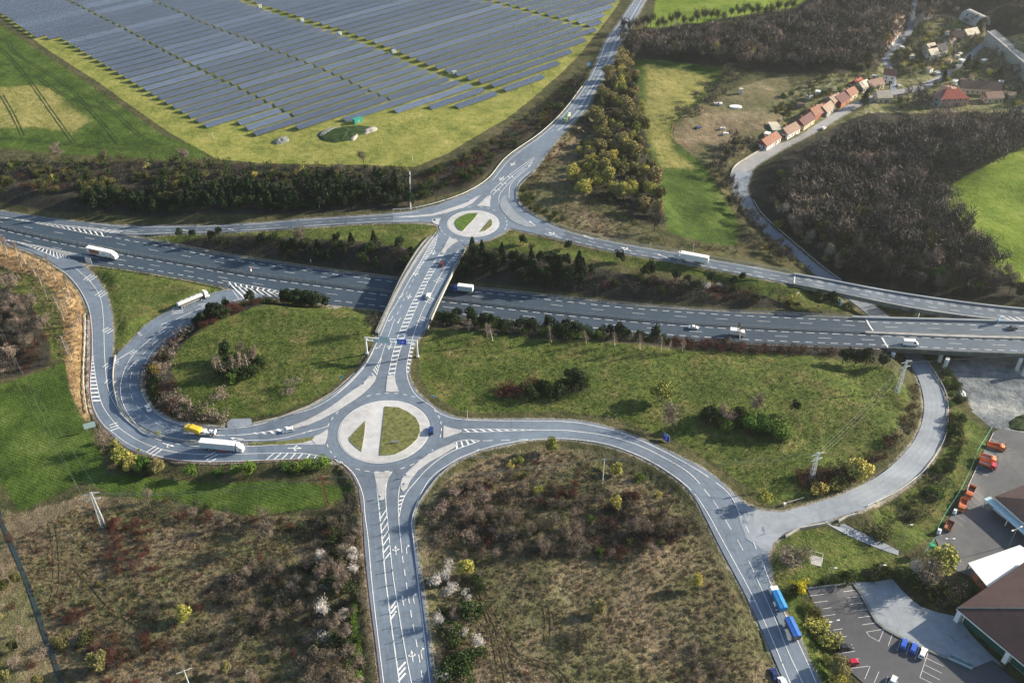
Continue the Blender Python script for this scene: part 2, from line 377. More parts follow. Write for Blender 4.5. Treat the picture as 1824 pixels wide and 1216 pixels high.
A_MW1 = [(-80,368),(0,384),(60,393),(120,401),(170,409),(224,420),(280,430),(344,443),(408,455.5),(460,463),(552,477),(654,490),(715,497.6),(789,507),(843,513.5),(910,520),(1002,530),(1104,541),(1206,549),(1308,555.5),(1364,558),(1466,562.6),(1543,567)]
D_MW1 = [(-80,412),(0,433),(60,447),(110,460),(166,471),(217,478),(280,488),(357,502),(413,514),(460,523),(520,533),(600,543),(654,549),(690,553),(800,563),(900,574),(1000,584),(1100,593),(1210,603),(1364,612),(1466,616),(1582,620)]
B_MW = [(-80,386),(0,404),(71,420),(153,437),(219,449),(357,473),(450,488),(552,501),(654,515),(705,522),(784,531),(910,546),(1027,559),(1155,571),(1282,579),(1364,584),(1428,587),(1542,592),(1670,597),(1824,601),(1960,604)]
mwA, mwD, _ = rib('motorway', 'mw', A_MW1, D_MW1, 'asphalt_shaded')
mwA2, mwD2, _ = rib('motorway', 'mw', [(1543,567),(1568,568),(1670,570.5),(1824,574.5),(1960,577)], [(1582,620),(1690,626),(1824,631),(1960,635)], 'asphalt_half_shade', ground=False, dz=.01)
mwB = on(smooth(B_MW), mw)

EXo = [(-80,405),(0,428),(38,443),(76,458),(107,478),(127,499),(143,519),(155,545),(163,575),(163,600),(162,651),(161,689),(164,722),(176,750),(196,771),(229,799),(268,811),(306,818.5),(357,823),(408,822.6),(460,820.5)]
EXi = [(-80,412),(0,433),(40,440),(80,449),(110,456),(135,464),(158,481),(178,504),(191,529),(199,568),(201,605),(199,640),(200,671),(204,702),(212,727),(229,748),(255,766),(286,778),(319,786),(357,790),(400,791),(433,791),(460,791)]
rib('slip_road', 'up', EXo, EXi, 'asphalt', dz=.02)
LPo = [(600,543),(520,533),(460,523),(413,515.5),(357,529.5),(319,545),(280,565),(250,588),(233,610),(208,632),(204,671),(208,702),(216,725),(233,745),(258,762),(288,774),(321,782),(357,786),(400,787),(445,786)]
LPi = [(610,542),(560,539),(510,533),(470,530),(421,539),(382,552),(339,578),(303,607),(281,623),(263,646),(254,666),(251,692),(257,712),(275,732),(306,748),(344,757),(375,761),(408,762),(445,759)]
rib('loop_road', 'up', LPo, LPi, 'asphalt', dz=.03)
# darker wedge of asphalt beside the loop's left line
BIG = [(445,759),(460,756),(501,744),(552,725),(604,694),(634,666),(654,641),(667,615),(676,592),(753,592),(744,604),(738,612),(733,625),(727,651),(728,674),(741,697),(761,715),(781,730),(807,742),(832,746.6),(912,747),(912,790),(885,795),(858,801),(820,817),(781,845),(761,870),(746,893),(738,910),(734,931),(645,912),(639,868),(628,845),(608,824),(596,818),(526,817),(460,820.5),(460,791),(445,786)]
flat('roundabout_carriageway', 'up', BIG, 'asphalt', .04, ground=True)
SML = [(700,379.5),(730.5,376.5),(781,365),(832,346),(871,322),(900,288),(951,303),(936,315),(921,333),(919,347),(922,359),(938,376),(971,394),(1007,410),(1000,427),(976,421),(925,410),(908,406),(897,415),(875,426),(858,430),(840,432.5),(827,438.6),(822,446),(772,432),(783,411),(782,400),(779,396),(769,396),(730,396),(700,397)]
flat('roundabout_carriageway', 'up', SML, 'asphalt', .04, ground=True)
BTl = [(646,905),(650,982),(658,1059),(668,1135),(678,1216),(690,1310)]; BTr = [(735,925),(737,952),(743,990),(753.5,1059),(762,1123),(773,1216),(786,1310)]
rib('road', 'up', BTl, BTr, 'asphalt', dz=.02)
TPl = [(871,322),(900,286),(964,240),(1002,204),(1043,150),(1063,110),(1078.5,74),(1104,38),(1129.5,0),(1165,-60)]; TPr = [(936,315),(951,303),(976,270),(1010,229.5),(1045,194),(1060,162),(1079,133),(1099,97),(1108,74),(1126,46),(1151,0),(1190,-60)]
tpA, tpB, _ = rib('road', 'up', TPl, TPr, 'asphalt', dz=.02)
ULt = [(745,374),(730.5,376.5),(654,383),(552,389),(460,397),(382,401),(306,402),(229,402),(178,398),(102,390.5),(51,383),(0,375),(-80,360)]; ULb = [(745,395.6),(730,395.6),(654,398),(552,404.5),(460,410.5),(382,415),(306,417),(224,418.5),(165,409),(110,401),(60,393),(0,384),(-80,368)]
ulA, ulB, _ = rib('slip_road', 'up', ULt, ULb, 'asphalt_half_shade', dz=.02)
URt = [(938,376.5),(971,394),(1007,410),(1078.5,427.5),(1155,441.5),(1206,450),(1262,461),(1360,478),(1413,488.5)]; URb = [(925,410),(976,421),(1053,439),(1104,450),(1206,467),(1282.5,481),(1360,496),(1413,506.5)]
urA, urB, _ = rib('slip_road', 'up', URt, URb, 'asphalt_half_shade', dz=.02)
VDt = [(1413,488.5),(1466,497.6),(1568,517),(1670,533),(1772,546),(1824,551),(1960,562)]; VDb = [(1413,506.5),(1466,517),(1537,532),(1619,548.6),(1721,564),(1772,569.5),(1824,573),(1960,576)]
RRt = [(905,746.6),(976,746.6),(1040,750),(1091,763),(1142,781),(1193,804),(1244,829.5),(1282,855),(1308,883),(1333,901),(1356,909)]; RRb = [(905,790.5),(938,783.6),(976.5,780.5),(1027.5,783.6),(1078.5,792),(1117,804),(1155,821),(1180.5,836),(1219,864),(1239,888),(1250,908)]
rrA, rrB, _ = rib('road', 'up', RRt, RRb, 'asphalt', dz=.02)
MDl = [(1248,904),(1285,978),(1323,1049),(1350,1105),(1373,1158),(1398,1216),(1437,1310)]; MDr = [(1356,908),(1368,985),(1374,1039),(1397,1090),(1420,1130),(1440,1174),(1460,1216),(1505,1310)]
mdA, mdB, _ = rib('road', 'up', MDl, MDr, 'asphalt', dz=.03)
JUN = [(1300,874),(1333,901),(1356,909),(1395,912),(1420,905),(1448,897),(1504,880),(1540,906),(1491,921),(1466,928),(1425,938),(1397,949),(1379,965),(1369,985),(1330,960)]
flat('road_junction', 'up', JUN, 'asphalt_old', .045, ground=True)
LRl = [(1448,897),(1504,878),(1568,845),(1606,812),(1632,778.5),(1644.5,743),(1646,715),(1637,676.5),(1624,651),(1600,615),(1551,565),(1501,525),(1463,497),(1437,475),(1404,446),(1364,415),(1340,390),(1318,365),(1306,340),(1302,315),(1308,303)]
LRr = [(1541,906),(1593,876),(1639,842),(1665,809),(1680,778.5),(1685,753),(1683,707),(1670,676.5),(1650,646),(1630,615),(1582,563),(1540,532),(1500,502),(1468,482),(1440,460),(1398,424),(1364,394),(1348,376),(1338,358),(1331,338),(1338,308)]
lrA, lrB, _ = rib('valley_road', 'low', LRl, LRr, 'asphalt_old', dz=.05)
rib('village_road', 'low', [(1303,317),(1309,300),(1333,283),(1364,265),(1415,247),(1471,211.6),(1527,180),(1583,163),(1640,151),(1700,118),(1740,84),(1776,58)],
    [(1337,310),(1344,298),(1362,286),(1392,267),(1450,237),(1492,212),(1531,189),(1586,172),(1652,157),(1708,122),(1746,88),(1782,62)], 'dusty', dz=.03)
rib('village_lane', 'low', [(1586,165),(1584,130),(1570,105),(1578,93),(1600,70),(1617,52),(1622,20),(1632,-20)], [(1596,165),(1594,130),(1582,108),(1590,95),(1610,74),(1626,54),(1630,20),(1640,-20)], 'asphalt_old', dz=.03)

# ---------------------------------------------------------------- yards
gz = lambda P: z_base(P)
LOT = [(1437.6,1048),(1519,1038),(1534,1060),(1548,1085),(1563,1110),(1582,1124),(1606,1136),(1652,1158),(1680,1171),(1733,1190),(1768,1176),(1790,1196),(1860,1260),(1880,1330),(1620,1330),(1572,1270),(1545,1222),(1505,1187),(1488,1150),(1462,1098)]
APR = [(1521,1037),(1590,1031),(1606,1050),(1625,1068),(1640,1080),(1670,1090),(1707,1098),(1730,1130),(1790,1190),(1768,1175),(1733,1189),(1680,1170),(1652,1157),(1606,1135),(1582,1123),(1563,1109),(1548,1084),(1534,1059)]
YRD = [(1768,770),(1782,763),(1830,772),(1960,780),(1960,1075),(1800,1075),(1723,1024),(1701,1015),(1678.6,983),(1665,958),(1691,923),(1725,864),(1745,818)]
DRT = [(1685,640),(1760,632),(1960,640),(1960,772),(1830,772),(1782,763),(1765,762),(1735,735),(1716,700),(1700,670)]
FOOT = [(1466,926),(1482,924),(1530,946),(1575,967),(1601,981),(1600,989),(1560,975),(1510,953),(1475,934)]

# ---------------------------------------------------------------- terrain height
def inside(P, poly):
    x, y = P[:, 0], P[:, 1]; c = np.zeros(len(P), bool); n = len(poly); j = n-1
    for i in range(n):
        xi, yi, xj, yj = poly[i, 0], poly[i, 1], poly[j, 0], poly[j, 1]
        if yi != yj: c ^= ((yi > y) != (yj > y)) & (x < (xj-xi)*(y-yi)/(yj-yi)+xi)
        j = i
    return c
def sdist(P, poly, rad):
    """signed distance to a polygon outline (inside negative), cut off at rad"""
    out = np.full(len(P), float(rad)); lo = poly[:, :2].min(0)-rad; hi = poly[:, :2].max(0)+rad
    idx = np.where(((P > lo) & (P < hi)).all(1))[0]
    if not len(idx): return out
    Q = P[idx]; d = np.full(len(Q), float(rad)**2); n = len(poly)
    for i in range(n):
        a = poly[i, :2]; b = poly[(i+1) % n, :2]; ab = b-a
        m_ = (Q[:, 0] > min(a[0], b[0])-rad) & (Q[:, 0] < max(a[0], b[0])+rad) & (Q[:, 1] > min(a[1], b[1])-rad) & (Q[:, 1] < max(a[1], b[1])+rad)
        if not m_.any(): continue
        q = Q[m_]; t = np.clip(((q-a)@ab)/max(ab@ab, 1e-9), 0, 1); e = ((q-a-t[:, None]*ab)**2).sum(1)
        d[m_] = np.minimum(d[m_], e)
    d = np.sqrt(d); ins = inside(Q, poly); d[ins] *= -1; out[idx] = d; return out
def thin(W, step=5.0):
    keep = [0]
    for i in range(1, len(W)):
        if np.linalg.norm(W[i, :2]-W[keep[-1], :2]) > step: keep.append(i)
    return W[keep]
gx = np.concatenate([-700-np.geomspace(40, 3300, 9)[::-1], np.arange(-480, -460, 20.), np.arange(-460, 521, 2.1), np.array([560, 640, 800, 1100, 1800, 3500.])])
gx = np.unique(np.concatenate([[-3500, -1800, -1100, -800, -640, -540, -490], np.arange(-460, 521, 2.1), [560, 640, 800, 1100, 1800, 3500.]]))
gy = np.unique(np.concatenate([[-1500, -500, 0, 80, 110], np.arange(130, 980, 2.1), [1010, 1060, 1150, 1350, 1800, 2600, 4500.]]))
X, Y = np.meshgrid(gx, gy); G = np.c_[X.ravel(), Y.ravel()]
T = z_base(G)
bumpy = np.zeros(len(G))
for k_ in range(26):
    a = nr.uniform(0, 2*math.pi); wl = nr.uniform(14, 70); bumpy += nr.uniform(.3, 1)*wl/70*np.sin((G[:, 0]*math.cos(a)+G[:, 1]*math.sin(a))*2*math.pi/wl+nr.uniform(0, 6))
PARK = U(np.array([(-420,-95),(-100,-20),(90,92),(300,235),(385,283),(600,293),(740,297),(900,213),(1035,95),(1100,10),(1140,-95)], float), 0)
T += bumpy*.16*np.clip(sdist(G, np.c_[PARK, PARK[:, 0]*0], 30)/30, 0, 1)
jobs = []
for net, W, ground in ASP:
    Wt = thin(W)
    if net == 'low' or ground: jobs.append((net, Wt, sdist(G, Wt, 40)))
for net, W in ((gz, LOT), (gz, APR), (gz, YRD), (gz, DRT)):
    Wp = on(W, net); jobs.append(('yard', Wp, sdist(G, Wp, 40)))
zc = {}
def zof(net, m_): return (z_base if net == 'yard' else NET[net])(G[m_])
for net, Wt, d in jobs:                                  # fill slopes
    if net == 'low': continue
    m_ = d < 40; T[m_] = np.maximum(T[m_], zof(net, m_)-.15-.52*np.maximum(d[m_]-2.2, 0))
for net, Wt, d in jobs:                                  # cut slopes
    m_ = d < 40; T[m_] = np.minimum(T[m_], zof(net, m_)-.15+.55*np.maximum(d[m_]-(3.0 if net != 'low' else 1.6), 0))
for net, Wt, d in jobs:
    m_ = d < 1.8
    if net == 'low': m_ = d < 1.2
    T[m_] = np.minimum(T[m_], zof(net, m_)-.15) if net in ('mw', 'low') else np.where(T[m_] > zof(net, m_)-3, np.minimum(T[m_], zof(net, m_)-.15), T[m_])
# the overpass and the viaducts hang free: keep the ground below their decks
DECK = [(669,590),(692,542),(712,499),(735,458),(757,430),(770,420),(830,442),(808,483),(789,522),(776,550),(762,580),(756,592)]
for net, px_, lo in (('up', DECK, 1.0), ('mw', [(1543,566),(1670,569),(1960,575),(1960,637),(1690,628),(1582,622)], 1.2), ('up', VDt+VDb[::-1], 1.0)):
    Wp = on(px_, NET[net]); d = sdist(G, Wp, 30); m_ = d < 2.5
    T[m_] = np.minimum(T[m_], NET[net](G[m_])-lo)
TT = T.reshape(X.shape)
def zt(P):
    """ground height at xy (bilinear)"""
    P = np.atleast_2d(P); i = np.clip(np.searchsorted(gx, P[:, 0])-1, 0, len(gx)-2); j = np.clip(np.searchsorted(gy, P[:, 1])-1, 0, len(gy)-2)
    u = np.clip((P[:, 0]-gx[i])/(gx[i+1]-gx[i]), 0, 1); v = np.clip((P[:, 1]-gy[j])/(gy[j+1]-gy[j]), 0, 1)
    return (TT[j, i]*(1-u)+TT[j, i+1]*u)*(1-v)+(TT[j+1, i]*(1-u)+TT[j+1, i+1]*u)*v
def G3(px):
    """where the line of sight through px meets the ground"""
    px = np.atleast_2d(np.asarray(px, float)); d = ray(px); o = np.array([0, 0, CAMH])
    t0 = (16-CAMH)/d[:, 2]; t1 = (-20-CAMH)/d[:, 2]; n = 70; hit = np.full(len(px), np.nan); prev = t0.copy()
    for k in range(1, n+1):
        t = t0+(t1-t0)*k/n; p = o+d*t[:, None]; below = (p[:, 2] <= zt(p[:, :2])) & np.isnan(hit)
        a, b = prev.copy(), t.copy()
        if below.any():
            for _ in range(10):
                m_ = (a+b)/2; q = o+d*m_[:, None]; bl = q[:, 2] <= zt(q[:, :2]); b = np.where(bl, m_, b); a = np.where(bl, a, m_)
            hit = np.where(below, b, hit)
        prev = t
    hit = np.where(np.isnan(hit), t1, hit); p = o+d*hit[:, None]; p[:, 2] = zt(p[:, :2]); return p

# ---------------------------------------------------------------- land cover
REG = {
 'crop': [[(-200,-10),(-80,15),(0,45),(80,97),(180,165),(290,240),(350,262),(372,282),(300,285),(150,276),(0,263),(-150,255),(-300,200)],
          [(1128,104),(1180,108),(1300,122),(1270,160),(1240,190),(1200,218),(1197,250),(1255,292),(1290,350),(1315,395),(1312,438),(1250,430),(1190,415),(1172,330),(1145,210)],
          [(1150,55),(1165,20),(1182,-90),(1480,-90),(1445,-5),(1420,12),(1360,20),(1300,33),(1230,44)],
          [(1655,345),(1700,325),(1750,300),(1824,262),(1960,215),(1960,560),(1824,512),(1790,495),(1750,440),(1700,385)],
          [(-120,690),(0,685),(50,668),(95,655),(115,640),(122,690),(140,735),(180,800),(190,845),(150,855),(100,880),(35,910),(0,860),(-120,760)],
          [(150,857),(200,843),(350,858),(580,862),(640,870),(570,905),(450,918),(300,890),(200,882)]],
 'bright': [[(1150,55),(1165,20),(1182,-90),(1480,-90),(1445,-5),(1420,12),(1360,20),(1300,33),(1230,44)],
          [(1655,345),(1700,325),(1750,300),(1824,262),(1960,215),(1960,560),(1824,512),(1790,495),(1750,440),(1700,385)]],
 'pale': [[(-160,165),(0,156),(60,152),(90,158),(115,182),(160,215),(130,236),(60,226),(0,229),(-160,220)],
          [(1150,115),(1220,125),(1270,140),(1230,190),(1190,225),(1200,270),(1240,300),(1180,300),(1150,230)]],
 'solar': [[(-420,-90),(-200,-30),(0,28),(90,92),(180,150),(300,235),(340,258),(385,283),(460,290),(600,293),(740,297),(800,272),(900,213),(1000,130),(1035,95),(1062,60),(1100,10),(1145,-90)]],
 'meadow': [[(308,640),(330,608),(370,578),(430,556),(500,542),(600,546),(660,553),(672,580),(650,628),(610,675),(560,710),(490,738),(420,745),(360,735),(320,700),(308,665)],
            [(765,585),(850,590),(950,602),(1200,622),(1480,637),(1590,655),(1622,700),(1610,750),(1560,810),(1490,832),(1430,842),(1445,885),(1370,900),(1290,835),(1200,783),(1090,742),(1000,733),(820,733),(765,700),(745,665),(750,620)],
            [(170,474),(280,491),(408,515),(350,530),(280,562),(235,603),(204,628),(204,560),(190,512)],
            [(230,421),(460,413),(770,399),(778,415),(745,450),(650,430),(540,425),(400,420),(300,432)],
            [(860,440),(905,411),(1050,445),(1280,486),(1400,509),(1500,530),(1520,558),(1420,552),(1300,500),(1100,470),(960,450)],
            [(1385,968),(1420,946),(1470,938),(1605,992),(1660,1030),(1590,1030),(1430,1040),(1430,1070),(1500,1190),(1560,1290),(1500,1290),(1460,1216),(1375,1010)],
            [(1550,915),(1640,860),(1690,790),(1700,720),(1765,775),(1720,860),(1665,955),(1610,985)],
            [(100,520),(60,490),(0,480),(0,510),(50,530),(85,600),(95,640),(118,640),(112,580)]],
 'ochre': [[(-80,420),(0,437),(45,452),(85,470),(115,492),(140,522),(152,560),(153,620),(150,690),(166,750),(150,745),(125,700),(112,640),(100,580),(70,520),(10,475),(-80,455)]],
 'scrub': [[(-120,860),(30,915),(150,882),(300,890),(450,920),(640,912),(648,1000),(690,1330),(-160,1330)],
           [(742,940),(752,905),(790,852),(870,812),(980,792),(1080,802),(1180,850),(1240,905),(1300,1020),(1390,1216),(1430,1330),(800,1330),(760,1110)],
           [(940,330),(1000,240),(1040,215),(1060,215),(1060,300),(1040,370),(1140,405),(1180,420),(1080,425),(980,395)],
           [(1200,222),(1250,180),(1330,150),(1400,130),(1410,160),(1390,230),(1340,260),(1290,290),(1255,292),(1200,250)],
           [(1640,640),(1700,650),(1690,720),(1660,660)]],
 'forest': [[(1110,60),(1165,50),(1300,42),(1420,20),(1500,-90),(1960,-90),(1960,110),(1824,130),(1700,190),(1560,120),(1480,132),(1340,128),(1300,120),(1130,104),(1105,92)],
            [(1330,330),(1365,295),(1440,250),(1530,200),(1560,195),(1824,190),(1960,180),(1960,215),(1760,298),(1655,345),(1700,390),(1750,445),(1790,497),(1960,560),(1960,552),(1700,535),(1480,497),(1440,450),(1365,385),(1335,352)],
            [(1100,97),(1128,110),(1145,210),(1165,300),(1182,400),(1150,400),(1110,375),(1030,340),(1030,310),(1060,260),(1060,190)],
            [(-80,285),(200,288),(400,292),(600,297),(740,302),(735,372),(600,378),(450,383),(100,378),(-80,345)],
            [(745,305),(830,278),(900,233),(960,190),(1030,128),(1050,140),(1000,198),(950,240),(890,290),(830,338),(745,355)],
            [(300,432),(400,421),(540,426),(640,430),(730,434),(745,450),(705,492),(640,482),(540,468),(430,452),(330,440)],
            [(830,446),(960,455),(1100,485),(1300,512),(1430,540),(1420,553),(1300,547),(1100,533),(940,512),(810,498)],
            [(775,560),(900,574),(1100,594),(1380,613),(1590,622),(1600,645),(1480,634),(1200,618),(950,600),(780,588)],
            [(-120,470),(10,490),(60,535),(95,600),(85,650),(40,668),(-120,690)],
            [(280,610),(340,580),(400,553),(600,541),(600,548),(430,556),(350,590),(305,640),(310,700),(360,738),(420,748),(340,752),(280,730),(262,690),(262,660)]],
 'village': [[(1400,160),(1480,132),(1560,128),(1600,60),(1700,30),(1830,60),(1960,130),(1960,195),(1700,200),(1560,200),(1440,235),(1390,250)]],
 'gravel': [DRT],
 'grit': [[(140,560),(151,560),(151,640),(153,700),(165,738),(176,738),(163,715),(161,640),(163,570)], [(250,650),(262,650),(258,690),(272,725),(310,747),(400,760),(400,756),(450,751),(445,760),(380,764),(300,750),(262,725),(248,690)]],
}
nm = 'ground'
i_ = np.arange(len(G)).reshape(X.shape)
F = np.stack([i_[:-1, :-1], i_[:-1, 1:], i_[1:, 1:], i_[1:, :-1]], -1).reshape(-1, 4)
gme = npmesh(nm, np.c_[G, T], F, smooth_=True)
core = (G[:, 0] > -500) & (G[:, 0] < 560) & (G[:, 1] > 110) & (G[:, 1] < 1060)
WREG = {}
def attr(name, val):
    a = gme.attributes.new(name, 'FLOAT', 'POINT'); a.data.foreach_set('value', val.astype(np.float32))
for k_, polys in REG.items():
    best = np.full(len(G), 8.0); WREG[k_] = []
    for p in polys:
        Wp = G3(np.array(p, float)); WREG[k_].append(Wp); best = np.minimum(best, sdist(G, Wp, 8))
    attr('c_'+k_, np.clip(.5-best/16, 0, 1))
vd = np.full(len(G), 8.0)
for net, Wt, d in jobs:
    if net != 'yard': vd = np.minimum(vd, np.where(np.abs(T-zof(net, slice(None))) < 2.5, np.maximum(d, 0), 8))
attr('c_verge', np.clip(1-vd/8, 0, 1))

m_, nt, b = nodes('land'); P = geo(nt)
def nz(s, d=4, r=.6, dist=0): return noise(nt, P, s, d, r, dist)
n_f, n_m, n_b, n_h = nz(1.6, 3, .75), nz(.28, 4, .7), nz(.06, 4, .6), nz(.016, 3, .5)
def blend(c0, c1, c2, c3=None, wts=(.3, .4, .3)):
    f = math_(nt, 'ADD', math_(nt, 'MULTIPLY', n_f, wts[0]), math_(nt, 'ADD', math_(nt, 'MULTIPLY', n_m, wts[1]), math_(nt, 'MULTIPLY', n_b, wts[2])))
    return ramp(nt, f, [(.40, c0), (.49, c1), (.57, c2)]+([(.64, c3)] if c3 else []))
def stripes(ang, scale, depth):
    wv = N(nt, 'ShaderNodeTexWave', wave_type='BANDS'); mp = N(nt, 'ShaderNodeMapping'); mp.inputs['Rotation'].default_value = (0, 0, -R(ang)); nt.links.new(P, mp.inputs[0])
    nt.links.new(mp.outputs[0], wv.inputs[0]); wv.inputs['Scale'].default_value = scale; wv.inputs['Distortion'].default_value = 2.5; wv.inputs['Detail'].default_value = 3; wv.inputs['Detail Scale'].default_value = 1.2
    return ramp(nt, wv.outputs['Fac'], [(0, 1-depth), (.7, 1.0)])
def wgt(name, soft=.03, warp=.12):
    at = N(nt, 'ShaderNodeAttribute', attribute_name='c_'+name)
    v = math_(nt, 'ADD', at.outputs['Fac'], math_(nt, 'MULTIPLY_ADD', n_m, warp, -warp/2))
    mr = N(nt, 'ShaderNodeMapRange', interpolation_type='SMOOTHSTEP'); nt.links.new(v, mr.inputs[0]); mr.inputs[1].default_value = .5-soft; mr.inputs[2].default_value = .5+soft; return mr.outputs[0]
col = blend((.028, .034, .017), (.060, .066, .030), (.105, .095, .052), (.15, .12, .075))
lay = [
 ('forest', blend((.018, .020, .018), (.036, .036, .030), (.056, .052, .042), (.08, .075, .05)), .05, .3),
 ('scrub', mixc(nt, ramp(nt, nz(.035, 4, .65), [(.42, 0.0), (.56, .85)]), blend((.070, .058, .038), (.150, .122, .080), (.25, .205, .140), (.38, .33, .24), (.4, .35, .25)), blend((.040, .052, .024), (.085, .096, .044), (.145, .142, .075), (.23, .215, .135), (.4, .35, .25))), .05, .3),
 ('village', blend((.05, .07, .025), (.12, .13, .05), (.23, .22, .14), (.42, .40, .35), (.35, .5, .15)), .05, .2),
 ('ochre', blend((.10, .068, .034), (.25, .168, .085), (.39, .28, .15), (.52, .42, .27)), .05, .2),
 ('solar', blend((.11, .14, .032), (.195, .215, .055), (.275, .275, .085), (.38, .34, .14), (.25, .35, .4)), .02, .08),
 ('meadow', mixc(nt, ramp(nt, nz(.085, 6, .72), [(.50, 0.0), (.64, .75)]), mixc(nt, ramp(nt, nz(.6, 4, .8), [(.40, .7), (.55, 0.0)]), blend((.030, .050, .014), (.074, .108, .024), (.125, .155, .040), (.21, .205, .085), (.5, .3, .2)), (.026, .046, .014)), blend((.070, .070, .026), (.135, .125, .048), (.21, .18, .08), (.30, .25, .13), (.4, .4, .2))), .04, .14),
 ('crop', mixc(nt, 1.0, blend((.034, .060, .014), (.058, .100, .020), (.088, .138, .030), (.15, .185, .06), (.2, .3, .5)), stripes(67, .25, .3), 'MULTIPLY'), .02, .06),
 ('bright', mixc(nt, 1.0, blend((.09, .15, .018), (.15, .23, .028), (.21, .28, .05), (.28, .31, .11), (.2, .3, .5)), stripes(45, .2, .35), 'MULTIPLY'), .02, .06),
 ('pale', mixc(nt, 1.0, blend((.12, .14, .04), (.22, .22, .07), (.31, .28, .11), (.40, .34, .17)), stripes(67, .25, .2), 'MULTIPLY'), .2, .3),
 ('gravel', blend((.10, .12, .145), (.20, .225, .245), (.34, .35, .35), (.42, .42, .41), (.1, .35, .55)), .03, .15),
 ('grit', blend((.16, .16, .15), (.30, .30, .29), (.42, .42, .40)), .04, .1)]
for k_, c_, soft, warp in lay: col = mixc(nt, wgt(k_, soft, warp), col, c_)
vg = N(nt, 'ShaderNodeAttribute', attribute_name='c_verge')
vf = ramp(nt, math_(nt, 'ADD', vg.outputs['Fac'], math_(nt, 'MULTIPLY_ADD', n_f, .25, -.12)), [(.84, 0.0), (.96, .85)])
col = mixc(nt, vf, col, blend((.13, .13, .12), (.26, .25, .23), (.36, .35, .33)))
nt.links.new(col, b.inputs['Base Color']); b.inputs['Roughness'].default_value = .95; b.inputs['Specular IOR Level'].default_value = .1
hgt = math_(nt, 'ADD', math_(nt, 'MULTIPLY', n_f, .35), math_(nt, 'MULTIPLY', n_m, .65)); bump(nt, b, hgt, .9, 1.3)
M['land'] = m_; gme.materials.append(m_)
tag(bpy.data.objects.new(nm, gme), kind='structure'); COL.objects.link(bpy.data.objects[nm])
M['grass_island'] = simple('island_grass', (.12, .13, .045), .95, 0, .6, .8)
M['grass_green'] = simple('island_lawn', (.07, .13, .02), .95, 0, .5, .8)

flat('car_park', gz, LOT, 'lot', .05); flat('forecourt', gz, APR, 'slab', .04); flat('yard', gz, YRD, 'yard', .05)
flat('footpath', zt, FOOT, 'asphalt_old', .12)

# ---------------------------------------------------------------- painted lines
class Paint:
    def __init__(s): s.V = []; s.F = []
    def strip(s, W, w, z=None, dz=.085):
        w = w*.85 if w < .6 else w
        """W (n,3) world polyline, w width"""
        if len(W) < 2: return
        d = np.gradient(W[:, :2], axis=0); d /= np.maximum(np.linalg.norm(d, axis=1), 1e-6)[:, None]; nn = np.c_[-d[:, 1], d[:, 0]]*w/2
        b = len(s.V)
        for i in range(len(W)):
            s.V.append((W[i, 0]+nn[i, 0], W[i, 1]+nn[i, 1], W[i, 2]+dz)); s.V.append((W[i, 0]-nn[i, 0], W[i, 1]-nn[i, 1], W[i, 2]+dz))
        s.F += [(b+2*i+1, b+2*i+3, b+2*i+2, b+2*i) for i in range(len(W)-1)]
    def line(s, W, w=.25, dash=None, phase=0, dz=.085):
        L = length(W); W = resample(W, max(3, int(L/2.0)+2))
        if not dash: s.strip(W, w, dz=dz); return
        d = np.r_[0, np.cumsum(np.linalg.norm(np.diff(W[:, :2], axis=0), axis=1))]; p = phase
        while p < d[-1]:
            q = np.linspace(p, min(p+dash[0], d[-1]), 3); s.strip(np.stack([np.interp(q, d, W[:, k]) for k in range(3)], -1), w, dz=dz); p += dash[0]+dash[1]
    def px(s, pts, net='up', w=.25, dash=None, sm=5, dz=.085, phase=0):
        W = on(smooth(pts, sm) if len(pts) > 2 else np.array(pts, float), NET[net]); s.line(W, w, dash, phase, dz); return W
    def quad(s, P4, dz=.085):
        b = len(s.V); P4 = [np.array(p) for p in P4]; s.V += [(p[0], p[1], p[2]+dz) for p in P4]
        a = np.cross((P4[1]-P4[0])[:2], (P4[2]-P4[0])[:2]); s.F.append((b, b+1, b+2, b+3) if a > 0 else (b+3, b+2, b+1, b))
    def hatch(s, A, B, sp=3.0, wd=.9, skew=2.0, t0=0, t1=1):
        """bars between two world lines"""
        L = max(length(A), length(B)); k = int(L*4)+8; A = resample(A, k); B = resample(B, k); st = L/(k-1); p = t0*L
        while p < t1*L-wd:
            ia = int(p/st); ib = int((p+skew)/st); e = max(1, int(wd/st))
            if 0 <= ib and ib+e < k and ia+e < k and ia >= 0: s.quad([A[ia], A[ia+e], B[ib+e], B[ib]])
            p += sp
    def poly(s, pts, net='up', dz=.09):
        W = on(np.array(pts, float), NET[net]); b = len(s.V); s.V += [(p[0], p[1], p[2]+dz) for p in W]
        for t in tessellate_polygon([[Vector((p[0], p[1], 0)) for p in W]]):
            a = np.cross((W[t[1]]-W[t[0]])[:2], (W[t[2]]-W[t[0]])[:2]); s.F.append(tuple(b+i for i in (t if a > 0 else t[::-1])))
    def glyph(s, px, pxdir, shape, net='up', size=1.0):
        """arrow painted on the lane, pointing from px towards pxdir; shape in metres (x right, y ahead)"""
        a, c = on([px, pxdir], NET[net]); d = (c-a)[:2]; d /= np.linalg.norm(d); r = np.array([d[1], -d[0]])
        for pl in shape:
            W = [np.array([*(a[:2]+r*x*size+d*y*size), a[2]]) for x, y in pl]
            if len(W) == 4: s.quad(W)
            else:
                b = len(s.V); s.V += [(p[0], p[1], p[2]+.085) for p in W]; k = np.cross((W[1]-W[0])[:2], (W[2]-W[0])[:2]); s.F.append((b, b+1, b+2) if k > 0 else (b+2, b+1, b))
    def done(s, name, matn='white'):
        if s.F: tag(link(name, npmesh(name, s.V, s.F), M[matn]), kind='structure')
